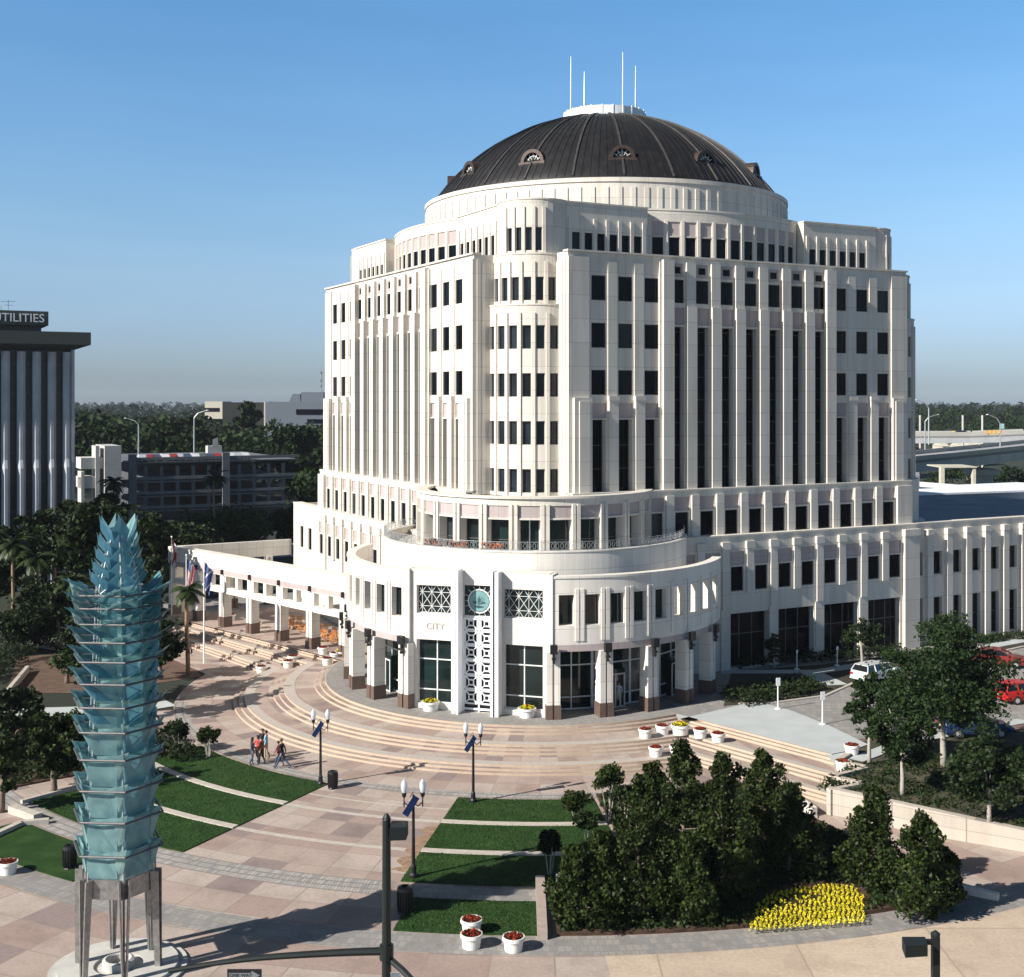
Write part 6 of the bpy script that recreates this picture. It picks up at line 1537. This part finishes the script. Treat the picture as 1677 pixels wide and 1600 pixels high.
mb = MB(); a = [(gx(378), Yg + 8, gz(768)), (gx(440), Yg + 8, gz(772)), (gx(497), Yg + 34, gz(772)), (gx(400), Yg + 34, gz(764))]; mb.face(a); mb.face([(gx(415), Yg + 30, gz(745)), (gx(425), Yg + 30, gz(745)), (gx(424), Yg + 30, gz(726)), (gx(414), Yg + 30, gz(730))]); mb.box(gx(405), gx(432), Yg + 30, Yg + 32, gz(766), gz(742)); mb.build('ramp', M['gpale'], pg)
pg.rotation_euler = (0, 0, R(27.6))
cr2 = random.Random(6); cps = [car_paint('deck_car_paint', c) for c in ((.5, .52, .55), (.08, .1, .16), (.35, .05, .05), (.7, .7, .72), (.12, .14, .13))]
minis = []
cdesc = ['silver', 'navy', 'red', 'white', 'dark green']
def mini(label, loc, rz, pm):
    T = thing('deck_car', label, 'car', loc, rz, 'cars parked on the garage roof'); mb = MB(); mb.box(-2.1, 2.1, -.85, .85, .3, .85); o = mb
    mb.hexa([(-1.6, -.8, .85), (1.1, -.8, .85), (1.1, .8, .85), (-1.6, .8, .85)], [(-1.1, -.65, 1.35), (.3, -.65, 1.35), (.3, .65, 1.35), (-1.1, .65, 1.35)]); o = mb.build('body', pm, T, world=False)
    mb = MB(); 
    for x in (-1.3, 1.3):
        for s in (-1, 1): mb.tube([(x, s * .6, .3), (x, s * .88, .3)], .3, 8)
    mb.build('wheels', M['tyre'], T, world=False); return T
for i in range(15):
    px = 236 + i * 12.4 + cr2.uniform(-2, 2); ci = cr2.randrange(5)
    mini('%s car on the garage roof, %s' % (cdesc[ci], ['nearest the stair tower', 'second from the stair tower', 'third from the stair tower', 'fourth from the stair tower', 'fifth from the stair tower', 'just left of the roof lamp', 'just right of the roof lamp', 'in the middle of the row', 'next right of the middle of the row', 'left of the tall pillar', 'behind the tall pillar', 'right of the tall pillar', 'third from the right end', 'second from the right end', 'at the right end of the row'][i]), (gx(214) + (gx(px) - gx(214)) * math.cos(R(27.6)) - 3.2 * math.sin(R(27.6)), Yg + (gx(px) - gx(214)) * math.sin(R(27.6)) + 3.2 * math.cos(R(27.6)), gz(750) - .85), R(117.6), cps[ci])
def roadlamp(label, px, pb_, pt, Y, side=-1, arm=2.4, grp='tall road lamps'):
    x = gx(px, Y); zb, zt_ = gz(pb_, Y), gz(pt, Y); T = thing('road_lamp', label, 'road lamp', (x, Y, zb), 0, grp); h = zt_ - zb; mb = MB(); mb.tube([(0, 0, 0), (0, 0, h * .82), (side * arm * .3, 0, h * .93), (side * arm, 0, h)], [.16, .12, .09, .06], 6); mb.build('pole', M['galv'], T, world=False); mb = MB(); mb.lathe([(0, -.1), (.28, -.05), (.3, .03), (.12, .1), (0, .12)], 8, (side * arm * 1.08, 0, h)); mb.build('lamp_head', M['white'], T, world=False)
roadlamp('road lamp rising above the left half of the garage roof', 227, 746, 685, Yg + 14); roadlamp('road lamp rising above the middle of the garage roof', 318, 742, 672, Yg + 14, side=1)
# ------------------------------------------------------------------ far office block
Yf = 430.0; fb = thing('far_office_block', 'far dark office block with cream stair ends above the trees', 'office building', (gx(430, Yf), Yf + 20, 0)); M['cream'] = simple('cream_panel', (.50, .47, .38), .8); M['fgrey'] = simple('shade_toned_panel', (.11, .13, .16), .8)  # grey wing panel: shade painted in by a darker, bluish base colour
mb = MB(); mb.box(gx(362, Yf), gx(441, Yf), Yf + 2, Yf + 40, 0, gz(659, Yf)); mb.build('dark_wing', M['towerdark'], fb)
mb = MB(); mb.box(gx(440, Yf), gx(560, Yf), Yf - 6, Yf + 40, 0, gz(658, Yf)); mb.build('grey_wing', M['fgrey'], fb)
mb = MB(); mb.box(gx(490, Yf), gx(560, Yf), Yf - 6.3, Yf - 5.9, gz(678, Yf), gz(670, Yf)); mb.box(gx(508, Yf), gx(560, Yf), Yf - 6.3, Yf - 5.9, gz(692, Yf), gz(686, Yf)); mb.build('window_band', M['glass'], fb)
mb = MB(); mb.box(gx(438, Yf), gx(440, Yf), Yf - 6, Yf + 10, 0, gz(658, Yf)); mb.build('end_strip', M['cream'], fb); mb = MB(); mb.box(gx(333, Yf), gx(362, Yf), Yf + 2, Yf + 16, gz(668, Yf), gz(657.5, Yf)); mb.box(gx(333, Yf), gx(362, Yf), Yf + 2, Yf + 16, gz(686, Yf), gz(675, Yf)); mb.box(gx(358, Yf), gx(362, Yf), Yf + 2, Yf + 16, gz(675, Yf), gz(668, Yf)); mb.build('stair_end', M['cream'], fb)
mb = MB(); mb.box(gx(335, Yf), gx(358, Yf), Yf + 3, Yf + 15, 0, gz(668, Yf)); mb.build('stair_core', M['towerdark'], fb)
mb = MB(); mb.box(gx(490, Yf), gx(527, Yf), Yf + 4, Yf + 20, gz(658, Yf), gz(642, Yf)); mb.hexa([(gx(470, Yf), Yf + 4, gz(658, Yf)), (gx(489, Yf), Yf + 4, gz(658, Yf)), (gx(489, Yf), Yf + 14, gz(658, Yf)), (gx(470, Yf), Yf + 14, gz(658, Yf))], [(gx(476, Yf), Yf + 4, gz(645, Yf)), (gx(488, Yf), Yf + 4, gz(645, Yf)), (gx(488, Yf), Yf + 14, gz(645, Yf)), (gx(476, Yf), Yf + 14, gz(645, Yf))]); mb.build('roof_plant', M['fgrey'], fb)
rm = thing('radio_mast', 'thin lattice radio mast behind the hall on the left', 'radio mast', (gx(527, Yf), Yf + 30, 0)); mb = MB(); xm = gx(527, Yf + 30); z0_, z1_ = gz(662, Yf + 30), gz(607, Yf + 30)
for (dx, dy) in ((-.5, 0), (.5, 0), (0, .8)): mb.bar((xm + dx, Yf + 30 + dy, 0), (xm + dx * .3, Yf + 30 + dy * .3, z1_), .16)
n = 16
for i in range(n):
    za, zb_ = z0_ + (z1_ - z0_) * i / n, z0_ + (z1_ - z0_) * (i + 1) / n; s = 1 if i % 2 else -1; mb.bar((xm - s * .45, Yf + 30, za), (xm + s * .4, Yf + 30, zb_), .1)
for z_ in (z1_ - 1, z1_ - 4, z1_ - 6): mb.box(xm - .9, xm - .4, Yf + 29.6, Yf + 30.2, z_, z_ + .9); mb.box(xm + .5, xm + 1.1, Yf + 29.6, Yf + 30.2, z_ - .8, z_ + .4)
mb.build('mast', M['galv'], rm)
# ------------------------------------------------------------------ right background: roofs, ramps, lamps
wr_ = thing('white_roofed_building', 'low building with a bright white flat roof behind the right office wing', 'building', (gx(1505, 165), 165, 0))
M['roofwhite'] = simple('bright_white_roof', (.80, .82, .86), .7); M['bwall'] = simple('shaded_block_wall', (.25, .29, .33), .85)
Y1 = 165.0; wr_.rotation_euler = (0, 0, R(27.6)); wr_.scale = (1.42, 1, 1); mb = MB(); zr = gz(808, Y1); mb.hexa([(gx(1505, Y1), Y1, 0), (gx(1661, Y1), Y1 - 2, 0), (gx(1661, Y1), Y1 + 22, 0), (gx(1505, Y1), Y1 + 22, 0)], [(gx(1505, Y1), Y1, zr - .25), (gx(1661, Y1), Y1 - 2, zr - .25), (gx(1661, Y1), Y1 + 22, zr - .25), (gx(1505, Y1), Y1 + 22, zr - .25)]); mb.box(gx(1661, Y1), gx(1800, Y1), Y1 - 6, Y1 + 13, 0, zr - .8); mb.build('wall', M['bwall'], wr_)
mb = MB(); mb.hexa([(gx(1503, Y1), Y1 - .5, zr - .25), (gx(1662, Y1), Y1 - 2.5, zr - .25), (gx(1662, Y1), Y1 + 22, zr - .25), (gx(1503, Y1), Y1 + 22, zr - .25)], [(gx(1503, Y1), Y1 - .5, zr), (gx(1662, Y1), Y1 - 2.5, zr), (gx(1662, Y1), Y1 + 22, zr), (gx(1503, Y1), Y1 + 22, zr)]); mb.box(gx(1661, Y1) + .3, gx(1800, Y1), Y1 - 6.4, Y1 + 13, zr - .8, zr - .3); mb.build('roof', M['roofwhite'], wr_)
mb = MB(); mb.box(gx(1506, Y1), gx(1522, Y1), Y1 + 6, Y1 + 10, zr, gz(780, Y1 + 6)); mb.box(gx(1522, Y1), gx(1563, Y1), Y1 + 6.4, Y1 + 12, zr, gz(781, Y1 + 6)); mb.box(gx(1501, Y1), gx(1560, Y1), Y1 + 6, Y1 + 12, gz(781, Y1 + 6), gz(779, Y1 + 6)); mb.build('penthouse', M['gpale'], wr_)
mb = MB(); mb.box(gx(1583, Y1), gx(1596, Y1), Y1 + 12, Y1 + 14, zr, zr + .9); mb.box(gx(1568, Y1), gx(1580, Y1), Y1 + 16, Y1 + 18, zr, zr + .8); mb.build('roof_units', M['white'], wr_)
def ramp(name, label, pts, w, depth, par_h, cat='elevated road'):
    T = thing(name, label, cat, (pts[len(pts) // 2][0], pts[len(pts) // 2][1], 0)); mb = MB(); pr = MB(); mk = MB()
    for i in range(len(pts) - 1):
        a, b = Vector(pts[i]), Vector(pts[i + 1]); d = (b - a); d.z = 0; d.normalize(); nn = Vector((-d.y, d.x, 0)) * w
        a2, b2 = a + nn, b + nn; dn = Vector((0, 0, depth)); mb.hexa([a - dn, b - dn, b2 - dn, a2 - dn], [a, b, b2, a2])
        up = Vector((0, 0, par_h)); th = nn.normalized() * .35
        for q0, q1 in ((a, b), (a2 - th, b2 - th)): pr.hexa([q0 - Vector((0, 0, .5)), q1 - Vector((0, 0, .5)), q1 + th - Vector((0, 0, .5)), q0 + th - Vector((0, 0, .5))], [q0 + up, q1 + up, q1 + th + up, q0 + th + up])
    mb.build('road_deck', M['concdk'], T); pr.build('parapet', M['parapet'], T); return T
M['parapet'] = simple('road_parapet', (.30, .295, .275), .8, scale=.2)
def lp(px, py, Y): return at(px, py, Y)
r1_ = ramp('elevated_road', 'upper elevated road crossing behind the hall on the right', [lp(1380, 712, 360), lp(1500, 714.5, 350), lp(1590, 714, 345), lp(1677, 711, 340), lp(1850, 708, 330)], 16, 2.0, 1.1)
r2_ = ramp('elevated_road', 'lower curved ramp with a pale parapet on the right', [lp(1380, 760, 225), lp(1500, 754, 230), lp(1560, 748.5, 236), (lp(1620, 742, 245)), lp(1677, 736, 256), lp(1800, 722, 280)], 10, 2.2, .8)
for T, lst in ((r1_, ((1500, 356), (1600, 350), (1700, 345))), (r2_, ((1450, 232), (1620, 249), (1740, 275)))):
    for px, Y in lst: x = gx(px, Y); mb = MB(); mb.box(x - 1.6, x + 1.6, Y + 2, Y + 4.5, 0, 9.0 if T is r1_ else 8.2); mb.box(x - 2.6, x + 2.6, Y + 1, Y + 7, 7.4, 8.6); mb.build('pier', M['concdk'], T)
mb = MB(); q = [(gx(1625, 215), 215), (gx(1900, 190), 190), (gx(1900, 260), 260), (gx(1640, 262), 262)]; mb.face([(q[0][0], q[0][1], 0.0), (q[1][0], q[1][1], .0), (q[2][0], q[2][1], 5), (q[3][0], q[3][1], 5)]); struct(mb.build('grass_bank', simple('bank_grass', (.12, .15, .05), .9, scale=.3, var=.4)))
for (lab, px, pb_, pt, Y, sd) in (('road lamp nearest the hall edge on the right', 1521, 728, 655, 250, -1), ('short double road lamp beside the hall edge', 1515, 740, 679, 252, 1), ('road lamp with a long arm at the right edge', 1638, 760, 679, 250, -1)): roadlamp(lab, px, pb_, pt, Y, sd, grp='road lamps by the elevated roads')
for i, px in enumerate((1507, 1577, 1609)):
    x = gx(px, 380); T = thing('pale_pole', ['pale roadside pole close to the hall edge', 'pale roadside pole in the middle of the far road', 'pale roadside pole left of the right road lamp'][i], 'pole', (x, 380, 0), 0, 'pale poles beyond the far road'); mb = MB(); mb.tube([(0, 0, 0), (0, 0, gz(680, 380))], .35, 6); mb.build('pole', M['gpale'], T, world=False)
M['signal'] = simple('amber_board', (.75, .38, .03), .6); xg = gx(1628, 338); T = thing('road_sign', 'orange and amber road works board on the upper elevated road', 'road sign', (xg, 338, gz(714, 338))); mb = MB(); mb.box(-2.2, 2.2, -.1, .1, .6, 1.5); mb.build('board', M['signal'], T, world=False); mb = MB(); mb.box(-1.6, -1.4, .12, .3, -.5, .6); mb.box(1.4, 1.6, .12, .3, -.5, .6); mb.build('frame', M['galv'], T, world=False); mb = MB()
for i in range(-1, 2): mb.box(i * 1.2 - .25, i * 1.2 + .25, -.14, -.1, .85, 1.25)
mb.build('panel', M['framewhite'], T, world=False)
xg = gx(1561, 352); T = thing('warning_sign', 'small yellow diamond sign on the far road', 'road sign', (xg, 352, gz(712, 352))); mb = MB(); mb.face([(0, -.06, 0), (.6, -.06, .6), (0, -.06, 1.2), (-.6, -.06, .6)]); mb.face([(0, .0, 0), (-.6, .0, .6), (0, .0, 1.2), (.6, .0, .6)]); mb.build('diamond', M['yellowsign'] if 'yellowsign' in M else simple('yellow_sign', (.75, .55, .03), .6), T, world=False); mb = MB(); mb.tube([(0, .03, -1), (0, .03, .2)], .06, 5); mb.build('post', M['galv'], T, world=False)
xg = gx(1641, 345); T = thing('route_sign', 'small pale blue sign by the right road lamp', 'road sign', (xg, 345, gz(702, 345))); mb = MB(); mb.box(-.6, .6, 0, .08, 0, 1.4); mb.build('panel', simple('pale_blue_sign', (.3, .5, .55), .6), T, world=False); mb = MB(); mb.tube([(0, .12, -1.8), (0, .12, .3)], .08, 5); mb.build('post', M['galv'], T, world=False)
q = at(1589, 707, 347); make_car('road_car', 'black pickup like car driving on the upper elevated road', (q[0], q[1] + 5, gz(714, 347) ), R(-2), car_paint('black_car_paint', (.015, .015, .02)), 'wagon')
for i, (px, ww, hh, Y) in enumerate(((1549, 11, 8, 420), (1576, 7, 6, 420), (1594, 8, 5, 425), (1610, 7, 9, 430))):
    b = MB(); x = gx(px, Y); z1_ = gz(726, Y); b.box(x - ww / F * Y / 2 * 1.0, x + ww / F * Y / 2, Y, Y + 10, 0, z1_ - 1); b.hexa([(x - ww * .12, Y - .3, z1_ - 1), (x + ww * .12, Y - .3, z1_ - 1), (x + ww * .12, Y + 10, z1_ - 1), (x - ww * .12, Y + 10, z1_ - 1)], [(x - ww * .12, Y + 4.8, z1_ + .4), (x + ww * .12, Y + 4.8, z1_ + .4), (x + ww * .12, Y + 5, z1_ + .4), (x - ww * .12, Y + 5, z1_ + .4)]); tag(b.build('small_house', M['cream']), ['largest pale house seen between the two roads', 'second pale house between the roads', 'small low pale house between the roads', 'pale house left of the right road lamp between the roads'][i], 'house', 'pale houses between the elevated roads')
mb = MB(); mb.box(gx(1541, 205), gx(1600, 205), 205, 212, gz(766, 205), gz(764, 205)); mb.box(gx(1541, 205), gx(1547, 205), 205, 206, 0, gz(766, 205)); mb.box(gx(1594, 205), gx(1599, 205), 205.2, 206, 0, gz(766, 205)); tag(mb.build('canopy', M['cream']), 'cream canopy roof under the curved ramp', 'canopy')
# ------------------------------------------------------------------ distant wood
def forest(name, label, n, seed, yr, xf, hr, lmin, k_leaf, s_leaf):
    r3 = random.Random(seed); mb = MB()
    for _ in range(n):
        Y = yr[0] * (yr[1] / yr[0]) ** r3.random(); x = r3.uniform(*xf) * Y; h = r3.uniform(*hr) * (1 + .15 * math.sin(x * .02 + Y * .013)); rad = h * r3.uniform(.35, .5)
        if any(a0 < x < a1 and b0 < Y < b1 for a0, a1, b0, b1 in lmin): continue
        for c_ in range(5):
            a = r3.uniform(0, 6.28); cc_ = (x + rad * .6 * math.cos(a), Y + rad * .6 * math.sin(a), h * (.45 + .42 * c_ / 4)); clump(mb, cc_, rad * (.62 - .06 * c_), k_leaf, rad * s_leaf, r3, .7)
    return tag(mb.build(name, M['leaf_horizon' if name == 'far_treeline' else 'leaf_far']), label, 'wood', kind='stuff')
ex = [(-135, -25, 200, 280), (-100, -50, 395, 480), (-95, -40, 138, 200), (90, 175, 330, 380), (75, 140, 215, 270), (42, 125, 138, 222), (80, 260, 170, 470)]
forest('distant_wood', 'dark green wood filling the distance behind the garage and office block', 1300, 21, (285, 900), (-.46, .48), (12, 18), ex, 42, .105)
forest('far_treeline', 'far bluish treeline along the horizon', 1300, 22, (900, 4200), (-.46, .48), (12, 19), [], 12, .22)
forest('middle_wood', 'dark trees massed around the garage and ramps', 190, 23, (190, 285), (-.46, -.1), (9, 13), ex, 60, .10)
forest('ramp_wood', 'dark trees under and around the elevated roads', 120, 24, (180, 330), (.30, .50), (6, 9), [(90, 175, 330, 380), (75, 140, 222, 262), (55, 130, 150, 200)], 50, .12)
for i, (px, pt, w_, Y) in enumerate(((405, 651, 60, 330), (300, 672, 90, 310), (250, 690, 90, 300), (500, 700, 70, 260), (470, 690, 60, 262), (390, 700, 70, 300))):
    gtree(['tallest tree rising in front of the far dark office block', 'broad tree left of the far cream stair end', 'tree behind the left road lamp', 'tree behind the hall wall right of the garage', 'tree in front of the grey wing of the far block', 'tree behind the garage ramp'][i], px, 830, pt, w_, 800, Y=Y, n=3600, ls=.75, ncl=44, grp='big trees behind the garage', lm='leaf_far', name='broad_tree', trunk=.5)
# ------------------------------------------------------------------ air
t = NT('haze_volume'); t.t.nodes.remove(t.b); pv = t.n('ShaderNodeVolumePrincipled'); pv.inputs['Color'].default_value = (.80, .88, 1, 1); pv.inputs['Density'].default_value = .00007; t.l(pv.outputs[0], t.out.inputs['Volume'])
mb = MB(); mb.box(-2600, 2600, -60, 4600, -1.2, 56)
if HAZE: tag(mb.build('haze', t.m), 'thin blue haze that fades the far trees', 'haze', kind='stuff')
# =================================================================== CAMERA, SUN, SKY
cam = bpy.data.cameras.new('camera'); cam.sensor_fit = 'HORIZONTAL'; cam.sensor_width = 36; cam.lens = 36 * F / 1677
cam.shift_y = -(800 - HY) / 1677; cam.shift_x = 0; cam.clip_end = 12000; cam.clip_start = .5
co = bpy.data.objects.new('camera', cam); COL.objects.link(co); co.location = (0, 0, H); co.rotation_euler = (R(90), 0, 0); scene.camera = co
w = bpy.data.worlds.new('World'); scene.world = w; w.use_nodes = True; nt = w.node_tree
SUN_AZ = Vector((-.853, -.521, 0)).normalized(); SUN_EL = 32.0
sky = nt.nodes.new('ShaderNodeTexSky'); sky.sky_type = 'NISHITA'; sky.sun_disc = False; sky.sun_elevation = R(SUN_EL)
sky.sun_rotation = math.atan2(SUN_AZ.x, SUN_AZ.y); sky.air_density = 1.0; sky.dust_density = .6; sky.ozone_density = 2.0; sky.altitude = 0
bg = nt.nodes['Background']; 
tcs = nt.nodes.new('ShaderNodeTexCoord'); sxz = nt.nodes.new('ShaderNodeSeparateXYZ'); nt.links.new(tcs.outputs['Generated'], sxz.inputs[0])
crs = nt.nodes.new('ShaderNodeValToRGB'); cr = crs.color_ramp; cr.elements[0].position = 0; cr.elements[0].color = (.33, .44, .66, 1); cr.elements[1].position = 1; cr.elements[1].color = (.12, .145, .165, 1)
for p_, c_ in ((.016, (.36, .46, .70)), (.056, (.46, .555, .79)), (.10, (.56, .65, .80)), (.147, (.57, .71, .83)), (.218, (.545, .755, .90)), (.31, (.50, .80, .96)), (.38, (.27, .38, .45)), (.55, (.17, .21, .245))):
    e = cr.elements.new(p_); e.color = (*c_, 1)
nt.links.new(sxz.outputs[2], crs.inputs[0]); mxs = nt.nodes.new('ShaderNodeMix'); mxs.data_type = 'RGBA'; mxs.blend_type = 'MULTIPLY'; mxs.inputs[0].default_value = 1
nt.links.new(sky.outputs[0], mxs.inputs[6]); nt.links.new(crs.outputs[0], mxs.inputs[7]); 
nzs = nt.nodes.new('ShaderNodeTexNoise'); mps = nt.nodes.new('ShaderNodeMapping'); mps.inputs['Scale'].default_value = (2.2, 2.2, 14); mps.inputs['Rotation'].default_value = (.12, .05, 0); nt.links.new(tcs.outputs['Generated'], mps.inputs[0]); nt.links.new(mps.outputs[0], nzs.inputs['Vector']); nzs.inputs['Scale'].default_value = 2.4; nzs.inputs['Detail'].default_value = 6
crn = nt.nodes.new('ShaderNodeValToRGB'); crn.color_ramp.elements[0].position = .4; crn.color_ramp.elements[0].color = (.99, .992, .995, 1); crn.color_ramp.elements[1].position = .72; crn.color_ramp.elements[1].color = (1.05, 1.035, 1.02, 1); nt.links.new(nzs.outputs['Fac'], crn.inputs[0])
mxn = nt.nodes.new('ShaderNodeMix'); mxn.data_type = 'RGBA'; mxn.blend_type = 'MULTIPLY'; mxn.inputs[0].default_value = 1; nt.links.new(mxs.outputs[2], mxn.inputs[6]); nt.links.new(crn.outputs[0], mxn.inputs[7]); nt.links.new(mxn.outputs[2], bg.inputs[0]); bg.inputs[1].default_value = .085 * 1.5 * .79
sl = bpy.data.lights.new('sun', 'SUN'); sl.energy = 4.7; sl.angle = R(.53); sl.color = (1, .935, .845)
so = bpy.data.objects.new('sun', sl); COL.objects.link(so)
S3v = Vector((SUN_AZ.x * math.cos(R(SUN_EL)), SUN_AZ.y * math.cos(R(SUN_EL)), math.sin(R(SUN_EL))))
so.rotation_euler = S3v.to_track_quat('Z', 'Y').to_euler(); so.location = (-100, -80, 100)
vs = scene.view_settings; vs.view_transform = 'Standard'; vs.look = 'None'; vs.exposure = 0.8; vs.gamma = 1
